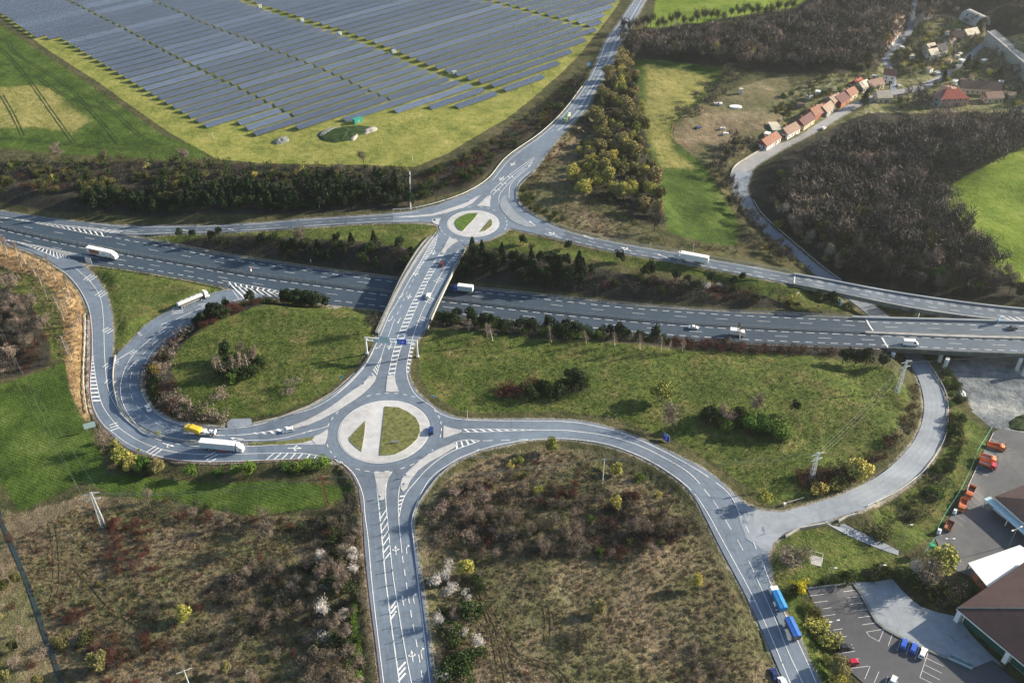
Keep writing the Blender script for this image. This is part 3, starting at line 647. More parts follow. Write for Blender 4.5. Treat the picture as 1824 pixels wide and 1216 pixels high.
ARROW = [[(-.16,-2.6),(.16,-2.6),(.16,1.2),(-.16,1.2)], [(-.55,1.1),(.55,1.1),(0,2.8)]]
ARROW_SL = ARROW+[[(-.1,-.6),(-.1,-.2),(-1.0,.6),(-1.0,.2)], [(-.8,-.2),(-.8,1.0),(-1.6,.4)], [(.1,-.6),(.1,-.2),(1.0,.6),(1.0,.2)], [(.8,-.2),(.8,1.0),(1.6,.4)]]
ARROW_R = [[(-.3,-2.6),(0,-2.6),(0,1.2),(-.3,1.2)], [(-.3,1.0),(0,.8),(.7,1.6),(.7,1.95)], [(.55,1.1),(.55,2.5),(1.4,1.8)]]
ARROW_L = [[(-x, y) for x, y in p] for p in ARROW_R]

p_ = Paint()
def between(A, B, t, n=220, i0=0, i1=1):
    a = resample(A, n); b = resample(B, n); q = a*(1-t)+b*t; return q[int(i0*n):int(i1*n)]
# motorway: matched by picture column so both carriageways keep their width
def bypx(A, B, t, x0, x1, n=160):
    pa = proj(A); pb = proj(B); xs = np.linspace(x0, x1, n); ya = np.interp(xs, pa[:, 0], pa[:, 1]); yb = np.interp(xs, pb[:, 0], pb[:, 1])
    return on(np.c_[xs, ya*(1-t)+yb*t], mw)
AA = np.concatenate([mwA, mwA2[1:]]); DD = np.concatenate([mwD, mwD2[1:]])
for x0, x1 in ((-60, 1950),):
    p_.line(bypx(AA, mwB, .25, 190, x1), .3, (3, 2.4)); p_.line(bypx(AA, mwB, .56, x0, x1), .2, (5.5, 13)); p_.line(bypx(AA, mwB, .89, x0, x1), .3, (3.5, 2.0))
    p_.line(bypx(mwB, DD, .19, x0, x1), .3, (3.5, 2.0)); p_.line(bypx(mwB, DD, .49, x0, x1), .2, (5.5, 13)); p_.line(bypx(mwB, DD, .80, 175, x1), .3, (3, 2.4))
p_.line(bypx(AA, mwB, .03, 230, 1530), .12)
# left gore, exit side
gA = p_.px([(-60,417),(0,425),(28,431),(57,441),(85,452.5),(111,464),(133,478)], 'mw', .25); gS = on(smooth([(-10,423),(40,432),(85,445),(128,459.5)]), mw)
gM = p_.px([(-20,424),(28,431),(71,438.5),(114,447.5),(157,456.5),(178,461)], 'mw', .25)
p_.hatch(resample(gS, 60), resample(gA, 60), 3.1, 1.15, 1.5, .12, 1); p_.hatch(resample(gS, 60), resample(gM, 60), 3.1, 1.1, 4.5, .12, 1)
# left gore, entry side (top)
uA = p_.px([(0,386),(57,394),(100,400),(142,404),(185,408.5),(260,415)], 'mw', .22, sm=4); uS = on(smooth([(0,387),(80,399),(130,406),(174,413),(200,415.5)]), mw); uM = p_.px([(0,388),(28,391.5),(71,399),(114,407.5),(157,416.5),(192,423)], 'mw', .22)
p_.hatch(resample(uS, 60), resample(uA, 60)[:52], 3.3, 1.1, .6, .05, 1); p_.hatch(resample(uS, 60), resample(uM, 60), 3.3, 1.0, 3.5, .05, 1)
# loop entry gore
lA = p_.px([(414,516.5),(418,522),(426,533)], 'mw', .25, sm=3); lM = p_.px([(395,499.5),(438,507.5),(480,515),(520,523)], 'mw', .2); lS = on(smooth([(412,509),(440,513.5),(490,521),(520,526)]), mw); lB = on(smooth([(426,533),(463,529),(500,528),(520,529)]), mw)
p_.hatch(resample(lS, 60), resample(lB, 60), 3.1, 1.1, 3.0); p_.hatch(resample(lS, 60), resample(lM, 60), 3.1, 1.0, 3.5)
# slip road (exit)
e1 = p_.px([(76,460.6),(122,491),(143,516.7),(158,547.3),(163.5,580.5),(165,626),(168.6,658.7),(172.8,685),(181,718),(191,736),(210.6,760),(217,765.7),(255,788.7),(306,804),(365,809),(440,808),(491,806.7),(540,807.5),(563,810.6),(586,816)], w=.25)
e0 = p_.px([(164.8,634),(162.3,659),(161.5,691.6),(165,719.5),(173,739),(188,760),(196,766),(229.5,791),(280.5,811.6),(331.5,820),(408,821),(463.5,819.3),(540,817),(585,817)], w=.22)
p_.px([(-40,411),(0,430),(30,442),(57,452)], w=.2, sm=3)
p_.hatch(on(smooth([(162.3,659),(161.5,691),(165.4,718.7)]), z_up), on(smooth([(168.6,658.7),(172.8,685),(181,718)]), z_up), 2.7, 1.0, 0)
p_.hatch(on(smooth([(164.5,634),(162.3,659)]), z_up), on(smooth([(165,634),(168.3,658)]), z_up), 2.7, .9, 0)
e2 = p_.px([(133,476),(163,504),(178.5,529.5),(184,565),(186,626),(188,658.7),(192.5,691.6),(202.4,716),(215.5,736),(237,757.4),(255,770.8),(293,786),(357,795),(440.5,795),(494,792),(540,790.5),(579,791.5)], w=.25)
def bars(cA, cB, n=3, gap=1.7, wd=.45, net='up'):
    """n parallel bars along the px segment cA-cB"""
    a, c = on([cA, cB], NET[net]); d = (c-a)[:2]; L_ = np.linalg.norm(d); d /= L_; r = np.array([-d[1], d[0]])
    for k in range(n):
        o = np.array([*(r*(k-(n-1)/2)*gap), 0]); p_.strip(np.array([a+o, c+o]), wd)
for a_, b_ in (((154,500),(168,490)),((174,528),(187,519)),((186.5,592),(198,585)),((188,656),(198,649)),((193,684),(201,676)),((200,705),(207,698)),((196,762),(211,757)),((266,809),(283,797)),((368,819),(388,809))): bars(a_, b_)
p_.hatch(on(smooth([(473,819),(520,818),(585,817)]), z_up), on(smooth([(487,807),(540,807.8),(586,815.5)]), z_up), 2.9, .55, 0)
# loop
p_.px([(460,524),(418,535),(379,543),(359,549),(334.5,559),(300,577),(294,583),(261.6,609.3),(237,632.4),(222,658.7),(214.7,688.3),(217,711.3),(228.7,737.6),(248.4,760),(275,772),(310,780),(353,785),(400,785),(440,784),(479,783),(510,779),(540,771),(571,763),(584,759)], w=.25)
lpc = p_.px([(330,572),(311,583),(273,612.6),(248.4,639),(235,662),(231.5,685),(235,708),(245,724.5),(266.5,746),(291,760),(325,769),(350,773)], w=.22, dash=(4.5, 3.5)); p_.px([(360,774),(379,775),(417.5,775),(448,772.5),(480,768),(512,763)], w=.3)
p_.px([(382,553),(340,579),(304,598),(278,617.6),(261.6,642),(253.4,662),(251.7,688),(256.6,708),(271.5,729.4),(294.5,746),(330,757.4),(356,762),(384,764),(425,762),(463.5,755.3),(509.6,741.5),(565,723.7),(603,699.4),(633.6,671.4),(654,646),(667,618),(672,609),(678,597)], w=.22)
p_.hatch(on(smooth([(450,771),(485,766),(520,757)]), z_up), on(smooth([(450,773),(488,772),(520,764)]), z_up), 3, 1.3, 1.5)
bars((205.7,647),(243.5,624), 3, 1.3, .35); bars((246,596),(302,576), 3, 1.3, .35); bars((306,554),(372,545), 4, 1.5, .35)
for a_, b_ in (((235,651),(242,644)),((284.6,595),(293,590))): p_.glyph(a_, b_, ARROW, size=1.3)
p_.glyph((422,781),(412,781), ARROW); p_.glyph((547,769),(541,771), ARROW, size=.8)
p_.glyph((300,792),(305,793.5), ARROW_SL); p_.glyph((525,798),(532,798), ARROW_SL)
# bridge
p_.px([(774,424),(763,441),(751,463),(731,496),(705,543),(694,560),(678,597),(671,610.6),(657,640.5),(640,663.6),(620,684),(598,703)], w=.25)
hb = on(smooth([(779.5,417),(774,440),(756,465.7),(730.5,496)]), z_up); hc = on(smooth([(774,424),(763,441),(751,463),(731,496)]), z_up); p_.line(hb, .2); p_.hatch(hc, hb, 2.6, .8, -.8)
p_.px([(762,455),(753.4,468),(733,504),(717.7,537),(705,566)], w=.22, dash=(2.6, 2.6)); p_.px([(703,568),(693,595.7),(685,617.5),(679,636),(676,650),(671,669)], w=.22)
h1 = p_.px([(784,450.4),(766,478.5),(743,522),(725.4,557.5),(709,598),(702,621),(696.4,644),(691.8,668)], w=.22); h2 = p_.px([(791.7,450.4),(779,473.4),(761,504),(743,544.8),(725.4,585.6),(716,614),(710,633.6),(705.6,651),(703,669)], w=.22)
p_.hatch(h1, h2, 2.9, .75, -.9, .03, 1)
h3 = p_.px([(817,445.3),(791.7,478.5),(768.7,522),(751,557.5),(734.4,603.7),(729.8,624.4),(725,647.5),(724.6,663.6),(727.5,678.5),(738,700),(752,713),(770,724),(780.5,734),(796,741.5),(816,746.3),(849,748.4),(1000,750)], w=.25)
p_.hatch(on(smooth([(734,606),(729.8,624.4),(725,647.5),(724.8,664)]), z_up), on(smooth([(740,609),(735,629),(730.5,652),(727,668)]), z_up), 2.6, .8, -1)
p_.hatch(on(smooth([(817,445.3),(800,466)]), z_up), on(smooth([(824,447),(808,468)]), z_up), 2.4, .7, -1)
for a_, b_ in (((776,497),(786,501)),((760,533),(771,537)),((747,568),(758,572)),((800,462),(808,466))): bars(a_, b_, 3, 1.6, .35)
for a_, b_, g_ in (((773,450),(771,454),ARROW_SL),((742,487),(739,491),ARROW_SL),((729,528),(727,532),ARROW_SL),((716,527),(714,531),ARROW_R),((711,571),(709,575),ARROW),((697,568),(695,572),ARROW_R),((676,617),(673,621),ARROW_R),((695,617),(693,621),ARROW_SL)): p_.glyph(a_, b_, g_, size=.85)
# splitters near the big roundabout
tA = on(smooth([(679,636),(672,648),(664,660)]), z_up); tB = on(smooth([(680,640),(675,655),(671,668)]), z_up); p_.line(tA, .15); p_.hatch(tA, tB, 1.8, .7, .5)
# bottom road
p_.px([(596,817),(603,822.5),(618,831),(631,845),(641,864.4),(647.7,886),(650,915),(655.5,957),(662,1033.5),(672,1123),(683.5,1216),(692,1290)], w=.28)
p_.px([(854,799),(849,803),(816,816.7),(800,827),(781,839),(764.5,854.5),(748,882.5),(741.4,899),(735.5,918),(733.5,932),(736,957),(743,1021),(753.4,1110),(766,1216),(775,1290)], w=.28)
p_.px([(849,803),(888,792),(921,786),(954,782.5),(976,781.3),(1015,781.6),(1078.5,790),(1117,802.7),(1155,819),(1193,842),(1231.5,873),(1257,908),(1295,977),(1333.5,1047),(1360,1103),(1384,1158),(1404,1207),(1440,1290)], w=.25)
k1 = p_.px([(665.8,840.5),(669,856),(672,872.6),(675,902),(680.6,960),(685.5,1017),(695,1097),(707.5,1186.5),(718,1260)], w=.2); k2 = p_.px([(698.7,839.5),(692,849),(688.8,860),(687,882.5),(689.6,918.7),(693.8,963),(699.5,1020),(707.5,1072),(720,1148),(733,1216),(745,1280)], w=.28)
p_.line(k1, .45, dz=.07)
a1 = on(smooth([(677,912),(680.6,960),(684.5,1002)]), z_up); a2 = on(smooth([(688.5,905),(693.8,963),(698,1000)]), z_up); p_.hatch(a2, a1, 3.2, .7, 3.0)
for k_ in range(3):
    for a_, b_ in (((696,1083+9.5*k_),(706,1069+9.5*k_)),((709.5,1193+10*k_),(722.5,1178+10*k_))): p_.px([a_, b_], w=.6)
p_.px([(713.5,861),(710,880),(709.4,900.6),(711,935),(713.5,960),(716,984.5)], w=.25); p_.px([(716.5,990),(723,1033.5),(734.3,1105),(745.8,1166),(753.4,1216),(760,1260)], w=.3, dash=(2.8, 2.6))
s1 = p_.px([(711,920),(715,900),(723,879),(740,858),(758,838),(779,820),(801.6,805.5),(822.6,796.5),(842,790),(854,785)], w=.28); p_.px([(861,785),(890,784),(943.7,782.5)], w=.28, dash=(3.4, 3.2))
p_.hatch(on(smooth([(710,908),(711,890),(715,874)]), z_up), on(smooth([(712,908),(717,893),(726,876)]), z_up), 2, .8, .8)
s2 = p_.px([(788,799),(812,787),(832,783),(854,784.5)], w=.22); p_.hatch(on(smooth([(812,788),(832,783.5),(852,784.5)]), z_up), on(smooth([(804,803),(822,796.5),(850,787)]), z_up), 2.4, .8, 2)
for a_, b_, g_ in (((705,980),(704,970),ARROW_SL),((724.6,978),(723.5,968),ARROW_R),((717.7,1069),(716.5,1060),ARROW_SL),((737,1065),(735.5,1056),ARROW_R),((734.3,1168),(733,1160),ARROW_SL),((751,1163),(749.5,1155),ARROW_R)): p_.glyph(a_, b_, g_, size=.78)
# right road
c1 = on(smooth([(825,764),(860,764),(954,765.2)]), z_up); c2 = on(smooth([(825,770),(870,768.8),(954,766)]), z_up); p_.line(c1, .2); p_.line(c2, .2); p_.hatch(c1, c2, 3.0, 1.0, 2)
p_.px([(954,765.6),(1000,766),(1015,767),(1078.5,775.5),(1129.5,790),(1180.5,813.5),(1231.5,845.5),(1264.6,884)], w=.28); p_.px([(1270,890.7),(1280,906),(1308,952),(1333.5,998),(1346,1026)], w=.22, dash=(4.5, 4.5)); p_.px([(1348,1030),(1360,1056),(1382,1105),(1402,1156),(1430,1216),(1455,1270)], w=.22)
p_.px([(1000,750.5),(1027.5,752.5),(1091,766),(1142,784.5),(1206,816),(1270,855),(1300,881),(1315,908)], w=.28); p_.px([(1314,908),(1333.5,947),(1359,1003)], w=.25, dash=(3, 4)); p_.px([(1360,1005),(1371,1035),(1396,1088),(1417.5,1134),(1438,1179),(1453,1214),(1482,1280)], w=.25)
# give-way dashes round the roundabouts
def circ(cpx, rpx, net='up'):
    a, c = on([cpx, rpx], NET[net]); r = np.linalg.norm((a-c)[:2]); return a, r
def arc(c, r, a0, a1, n=60, z=0): t = np.radians(np.linspace(a0, a1, n)); return np.c_[c[0]+r*np.cos(t), c[1]+r*np.sin(t), np.full(n, z)]
CB = on([(684.0, 768.0)], 0.0)[0]; RBI = 17.3; RBO = 22.6
fit = on([(603.3,773.7),(764.3,762.5),(692,714.3),(682,823.3)], 0.0); A_ = np.c_[2*fit[:, :2], np.ones(4)]; s_ = np.linalg.lstsq(A_, (fit[:, :2]**2).sum(1), rcond=None)[0]
CB = np.array([s_[0], s_[1], 0]); RBI = math.sqrt(s_[2]+s_[0]**2+s_[1]**2)
fit = on([(797.6,400),(888,396.5),(844.6,375.7),(840,422)], 0.0); A_ = np.c_[2*fit[:, :2], np.ones(4)]; s_ = np.linalg.lstsq(A_, (fit[:, :2]**2).sum(1), rcond=None)[0]
CS = np.array([s_[0], s_[1], 0]); RSI = math.sqrt(s_[2]+s_[0]**2+s_[1]**2)
RBO = RBI*1.28; RSO = RSI*1.33
for a0, a1 in ((62, 118), (-10, 38), (-68, -28), (-112, -78), (-160, -125), (150, 178)): p_.line(arc(CB, RBO, a0, a1), .3, (1.7, 1.9))
for a0, a1 in ((50, 85), (95, 125), (190, 245), (250, 280), (-20, 20)): p_.line(arc(CS, RSO, a0, a1), .3, (1.7, 1.9))
p_.line(arc(CB, RBI+.25, 0, 360, 120), .3); p_.line(arc(CS, RSI+.25, 0, 360, 120), .3)
# top road, upper slips
for t, w_, ds in ((.10, .25, None), (.35, .2, (3.5, 3.5)), (.60, .22, None), (.66, .22, None), (.92, .25, None)): p_.line(between(tpA, tpB, t, i0=.16 if t > .3 else 0), w_, ds)
p_.px([(874,344),(880,337),(905,314),(925,299),(950,281)], w=.3); p_.px([(877,348),(888,337),(912,314),(930,300),(952,283)], w=.3)
bars((884,337),(887,340), 2, 2.0, .5); bars((895,326),(899,329), 2, 2, .5); bars((908,313),(911,317), 2, 2, .5)
p_.px([(889,362),(889,350),(897,337),(915,318),(935,300)], w=.25); p_.px([(906.5,353),(907,343),(909,330),(925,312),(945,296)], w=.25)
p_.px([(919.5,360),(919,342),(926,322),(945,306)], w=.25)
for t, w_, ds in ((.14, .25, None), (.52, .18, (3, 4)), (.86, .25, None)):
    p_.line(between(ulA, ulB, t, i1=.68), w_, ds)
for t, w_, ds in ((.10, .22, None), (.50, .18, (4, 4)), (.88, .25, (3, 2.5))): p_.line(between(urA, urB, t, i0=.1), w_, ds)
for a_, b_, g_ in (((948,398),(944,395),ARROW),((985,417),(980,415),ARROW_SL),((1048,423),(1043,421),ARROW),((1116,444),(1111,442),ARROW_SL),((1180,456),(1175,454),ARROW),((945,293),(940,298),ARROW),((914,292),(909,297),ARROW_SL),((894,318),(889,323),ARROW_SL),((335,411),(345,411),ARROW),((415,409),(425,409),ARROW)): p_.glyph(a_, b_, g_, size=1.1)
p_.px([(1543,569),(1549,580),(1556,590)], 'mw', .7, sm=2); p_.px([(1571,601),(1576,610),(1582,619)], 'mw', .7, sm=2); p_.px([(1416,490),(1415,505)], 'up', .5)
p_.done('road_markings')
f_ = Paint()                                                    # pale cobbled splitter strips laid flush with the asphalt
f_.poly([(700,386),(740,384),(770,381),(805,370),(831,360.5),(845,352.6),(858,347),(852,352),(843,361),(831,367.5),(796,379),(770,384.5),(730,387.5)], dz=.07)
f_.poly([(770,390),(786,388.6),(782.5,394),(781.5,401),(775,399),(770,396)], dz=.07)
f_.poly([(505,787),(541,782),(565,776),(584,764),(583,778),(579,790),(540,789),(505,790)], dz=.07)
f_.done('cobbled_strip', 'cobble')

# car-park bays
b_ = Paint()
def B_(a, c, w=.14): W = on([a, c], gz); b_.strip(W, w, dz=.1)
q = lambda x, y: (1430+x/6.536, 1030+y/6.536)
for a, c in (((80,203),(248,182)),((118,283),(290,260)),((160,362),(332,338)),((203,442),(378,417)),((248,525),(420,500)),((300,607),(463,584)),((338,692),(512,670)),((380,783),(520,768)),((430,868),(605,846)),((480,950),(655,932)),((525,1048),(770,1018)),((782,1022),(720,1170)),((886,1083),(830,1210)),((990,1140),(955,1230)),((1100,1195),(1085,1240)),
             ((472,154),(634,132)),((515,226),(686,204)),((557,300),(733,278)),((603,378),(775,354)),((645,455),(818,434)),((690,538),(862,514)),((740,622),(935,590)),((740,622),(775,672)),((775,672),(888,730)),((940,598),(888,730)),((1042,648),(993,784)),((1147,700),(1095,835)),((1248,752),(1200,886)),((1355,802),(1305,940)),((1460,852),(1362,1150)),
             ((1440,925),(1634,1020)),((1415,1000),(1620,1102)),((1390,1073),(1598,1180)),((1362,1150),(1500,1216))): B_(q(*a), q(*c))
y_ = lambda x, y: (1640+x/5.065, 720+y/5.065)
for a, c in (((630,312),(740,350)),((615,352),(720,392)),((595,392),(702,437)),((575,432),(684,472)),((545,490),(660,530)),((522,556),(628,600)),((497,600),(605,645)),((655,258),(430,730)),((430,730),(380,850))): B_(y_(*a), y_(*c))
b_.done('bay_markings')

# ---------------------------------------------------------------- raised islands
def island(pts, matn='cobble', net='up', h=.16, name='traffic_island', sm=0, wpts=None): return flat(name, net, pts, matn, h, sm=sm, thick=h+.1, wpts=wpts)
NETI = {'up': z_up}
island([(663,664),(670,671),(667,679),(658,690),(645,702),(631,712),(598,733),(571,747),(548,757),(523,763),(520,758),(540,751),(563,740),(590,724),(607,711),(626,697),(645,684)])
island([(690,668),(703,668),(705,682),(711,698),(687,698)])
island([(584,768),(560,777),(556,784),(562,791),(578,790),(582,780)])
island([(666,841),(698,840),(692,851),(688,864),(685.5,876),(684.5,891),(676,891),(672,869)])
island([(723,843),(735,831),(761,810),(779,801),(790,796),(806,790),(816,792),(801,802),(785,812),(765,822),(745,837),(730,856),(725,869),(718,875),(714,871),(713.5,860),(717,850)])
island([(790,758),(803,762.5),(822,765.5),(823,769),(809,774),(789.5,780)])
island([(849,367.5),(856,361.4),(867,350),(876,347),(873,357),(873,369),(860,367)])
island([(900.5,347),(891.5,355.5),(890,366.7),(894.5,376),(908,391),(922,399),(938,404.5),(953,406),(947,400),(930,388),(916,376.4),(906,362.5),(902,355.5)], 'slab')
island([(800,423),(816,429),(805,436),(796,444),(792,452),(785,450),(790,442),(796,430)])
island(None, wpts=arc(CB, RBI, 0, 357, 90), name='roundabout_apron'); island(None, wpts=arc(CS, RSI, 0, 357, 70), name='roundabout_apron')
q = lambda x, y: (570+x/7.152, 680+y/7.152); u = lambda x, y: (770+x/11.4, 350+y/11.4)
for pl, mt in (([q(*v) for v in ((825,318),(860,320),(1000,330),(1120,385),(1220,460),(1270,560),(1275,640),(1240,730),(1170,800),(1080,870),(960,925),(850,940),(758,940),(765,850),(785,680),(805,480))], 'grass_island'),
               ([q(*v) for v in ((580,500),(570,650),(550,780),(530,890),(450,830),(380,760),(372,715),(470,610))], 'grass_island'),
               ([u(*v) for v in ((930,345),(840,345),(700,360),(560,420),(470,490),(450,560),(490,640),(540,690),(620,710),(700,620),(800,520),(880,430))], 'grass_green'),
               ([u(*v) for v in ((1185,460),(1215,510),(1215,590),(1160,650),(1080,700),(960,730),(1030,640),(1120,530))], 'grass_island')):
    flat('roundabout_lawn', .0, pl, mt, .32, thick=.3)
flat('grass_patch', 'up', [(445,788),(505,785),(545,780),(560,777),(555,784),(540,788),(500,792),(445,793)], 'grass_island', .10)
flat('lay_by', 'up', [(404,752),(412,746),(447,745),(450,757),(430,761),(405,762)], 'asphalt_old', .06)
flat('gravel_verge', 'up', [(446,757),(452,752),(500,741),(551,721),(590,699),(631,663),(634,667),(604,695),(552,726),(501,745),(460,757)], 'verge_grit', .05)

# ---------------------------------------------------------------- barriers and walls
def wallmesh(W, h, t, z0=-.3, posts=None):
    mb = MB(); W = resample(W, max(3, int(length(W)/4)+2)); d = np.gradient(W[:, :2], axis=0); d /= np.linalg.norm(d, axis=1)[:, None]; nn = np.c_[-d[:, 1], d[:, 0]]*t/2
    vs = []
    for i in range(len(W)):
        x, y, z = W[i]; vs += [(x+nn[i,0], y+nn[i,1], z+z0), (x+nn[i,0], y+nn[i,1], z+h), (x-nn[i,0], y-nn[i,1], z+h), (x-nn[i,0], y-nn[i,1], z+z0)]
    n = len(W); mb.add(vs, [(4*i+k, 4*i+4+k, 4*i+4+(k+1) % 4, 4*i+(k+1) % 4) for i in range(n-1) for k in range(4)]+[(0,1,2,3), (4*n-1,4*n-2,4*n-3,4*n-4)])
    if posts:
        for x, y, z in resample(W, max(2, int(length(W)/posts)+1)): mb.box(x-.07, x+.07, y-.07, y+.07, z-.6, z+h)
    return mb
def rail(px, net, label, h=.8, cat='guard rail', name='guard_rail', matn='steel', band=(.45, .8), posts=4.0, world=None, group=None):
    W = world if world is not None else on(smooth(px, 5), NET[net] if isinstance(net, str) else net)
    mb = wallmesh(W, band[1], .1, band[0]); 
    for x, y, z in resample(W, max(2, int(length(W)/posts)+1)): mb.box(x-.08, x+.08, y-.08, y+.08, z-.5, z+band[1]-.05)
    return tag(mb.build(name, M[matn]), label, cat, group)
rail(None, 'mw', 'long grey guard rail along the north edge of the motorway, under the overpass', world=bypx(AA, mwB, -.05, 215, 1530))
rail(None, 'mw', 'grey guard rail on the upper side of the motorway median', world=bypx(AA, mwB, .955, -60, 1950)); rail(None, 'mw', 'grey guard rail on the lower side of the motorway median', world=bypx(mwB, DD, .06, -60, 1950))
rail(None, 'mw', 'grey guard rail at the lower motorway edge beside the tanker meadow', world=bypx(mwB, DD, 1.03, 172, 405)); rail(None, 'mw', 'grey guard rail at the lower motorway edge behind the row of pines', world=bypx(mwB, DD, 1.03, 790, 1575))
med = Paint(); A1 = bypx(AA, mwB, .97, -80, 1545, 300); B1 = bypx(mwB, DD, .045, -80, 1545, 300)
V = [(*p[:2], p[2]+.06) for p in A1]+[(*p[:2], p[2]+.06) for p in B1]; k = len(A1); tag(link('median', npmesh('median', V, [(i, k+i, k+i+1, i+1) for i in range(k-1)]), M['dark_fill']), kind='structure')
rail([(205,634),(201,671),(205,702),(213,727),(231,748),(256,765.5),(287,778),(320,785.5),(357,789),(400,790),(440,790)], 'up', 'curved double guard rail between the slip road and the loop', h=.8)
tag(wallmesh(on(smooth([(206,634),(202,655),(202.5,690),(210,722),(216,733)], 5), z_up), .7, .5).build('concrete_barrier', M['concrete']), 'pale curved concrete barrier at the nose between slip road and loop', 'barrier')
rail([(152,560),(152,600),(150,640),(149,675),(151,700),(156,735)], 'up', 'pale railing left of the outer slip road above the ochre bank', matn='steel_pale')
rail([(161,560),(160,610),(159.5,660),(159,690),(162.5,722),(175,752),(195,773),(229,802),(268,813),(306,820.5),(357,825),(408,824.6),(460,822.5),(526,819),(590,819)], 'up', 'rusty pink kerb rail on the outside of the slip road bend', matn='rust', band=(.3,.55))
rail([(262,650),(256,668),(254,690),(260,712),(278,733),(306,750),(344,759),(400,764)], 'up', 'grey rail on the inside of the loop road beside the bushes')
rail([(449,757),(500,746),(552,727),(604,696),(635,668),(656,642),(669,615)], 'up', 'grey kerb rail along the slip lane leading off the overpass')
rail([(608,826),(627,846),(637,868),(642.5,893),(646.5,983),(654.5,1059),(664.5,1136),(674,1216),(686,1300)], 'up', 'rusty rail left of the road at the bottom', matn='rust')
rail([(870,815),(822,819),(784,847),(763,873),(748,895),(741,912),(737,931),(740,952),(746,990),(757,1059),(766,1123),(777,1216),(789,1300)], 'up', 'grey rail right of the road at the bottom', posts=3)
rail([(700,374.5),(730,373),(781,361.5),(832,343),(870,319),(900,283),(964,237),(1002,201),(1043,147)], 'up', 'pale rail on the left of the road climbing past the solar park', matn='steel_pale')
rail([(955,305),(924,336),(925,359),(941,375),(973,392),(1009,408),(1080,425),(1157,439),(1208,447.5),(1263,458.5),(1360,475),(1410,485)], 'up', 'grey rail on the outer bend of the upper right slip road')
rail([(1168,464),(1206,470),(1282,484),(1360,499)], 'up', 'grey rail below the lorry on the upper right slip road')
rail([(1652,645),(1672,676),(1686,706),(1688,753),(1683,779),(1668,810),(1642,843),(1596,877),(1545,902)], 'low', 'pale rail along the outside of the valley road bend', matn='steel_pale')
rail([(1342,357),(1352,375),(1367,392),(1400,421),(1442,457),(1470,480),(1498,500)], 'low', 'grey rail on the wood side of the valley road', matn='steel_pale')
tag(wallmesh(on(smooth([(1301,317),(1307,299),(1331,282),(1355,268)], 4), z_low), 1.0, .6).build('stone_wall', M['concrete']), 'pale low wall on the bend of the village road', 'wall')
tag(wallmesh(on([(1399,956),(1425,941),(1469,934)], z_up), .9, .5).build('concrete_barrier', M['concrete']), 'grey concrete barrier on the lawn side of the junction', 'barrier')
tag(wallmesh(on([(1493,929),(1505,922),(1523,917)], zt), .9, .5).build('concrete_barrier', M['concrete']), 'short grey concrete barrier beside the start of the footpath', 'barrier')

# overpass
def ribxyz(a, c, k=24):
    A = resample(on(smooth(a), z_up), k); B = resample(on(smooth(c), z_up), k); return A, B
DL = [(668,592),(692,541),(712,498),(735,457),(756,429),(768,420)]; DR = [(762,584),(776,550),(789,522),(808,483),(829,443)]
RLp = [(676,594),(705,531),(731,484),(757,444),(781,412)]; RRp = [(753,594),(768,556),(779,533),(797,499),(815,462),(828,442)]
ob = empty('overpass_bridge', (*on([(745,520)], z_up)[0][:2], 0)); tag(ob, 'concrete overpass carrying the road over the motorway between the two roundabouts', 'bridge')
mwinv = lambda o: setattr(o, 'matrix_parent_inverse', ob.matrix_world.inverted())
def slab(a, c, z1, z0, name, mt, parent):
    k = len(a); V = [(*p[:2], p[2]+z1) for p in a]+[(*p[:2], p[2]+z1) for p in c]+[(*p[:2], p[2]+z0) for p in a]+[(*p[:2], p[2]+z0) for p in c]
    F = [];
    for i in range(k-1): F += [(i, i+1, k+i+1, k+i), (2*k+i, 3*k+i, 3*k+i+1, 2*k+i+1), (i, 2*k+i, 2*k+i+1, i+1), (k+i, k+i+1, 3*k+i+1, 3*k+i)]
    F += [(0, k, 3*k, 2*k), (k-1, 3*k-1, 4*k-1, 2*k-1)]
    mb = MB().add(V, F); me = mb.mesh(name); inv = Matrix.Translation(-Vector(parent.location)); me.transform(inv); return link(name, me, M[mt], parent)
A, B = ribxyz(DL, DR); slab(A, B, .0, -1.3, 'deck', 'concrete', ob)
A, B = ribxyz(RLp, RRp, 40); slab(A, B, .06, .01, 'carriageway', 'asphalt', ob)
def para(a, c, h, name='parapet', mt='concrete_dark'): A, B = ribxyz(a, c, 30); slab(A, B, h, .0, name, mt, ob)
def shift(P, dx): return [(x+dx, y) for x, y in P]
para(DL, shift(DL, 1.0), .6); para(shift(DR, -1.0), DR, .6)
def addrail(px, parent, name, mt, band=(.5, .85), posts=3.0, zf=z_up):
    W = on(smooth(px, 5), zf); mb = wallmesh(W, band[1], .12, band[0])
    for x, y, z in resample(W, max(2, int(length(W)/posts)+1)): mb.box(x-.08, x+.08, y-.08, y+.08, z-.1, z+band[1]-.04)
    me = mb.mesh(name); me.transform(Matrix.Translation(-Vector(parent.location))); return link(name, me, M[mt], parent)
addrail([(674,596),(703,531),(729,484),(755,443),(777,416)], ob, 'railing', 'steel'); addrail([(756,594),(770,557),(781,534),(799,500),(817,464),(829,446)], ob, 'railing', 'steel')
for (a, c) in (((706,541),(726,548)),((752,553),(768,560))):
    pa, pc = on([a, c], mw); 
for t in (.15, .5, .85):                                          # piers in the median
    e = on([(722+70*t, 524+10*t)], mw)[0]; mb = MB(); mb.tube((0,0,0), (0,0,5.3), .55, .55, 12); o = mb.build('pier', M['concrete'], ob); o.location = Vector((e[0], e[1], e[2]))-Vector(ob.location)

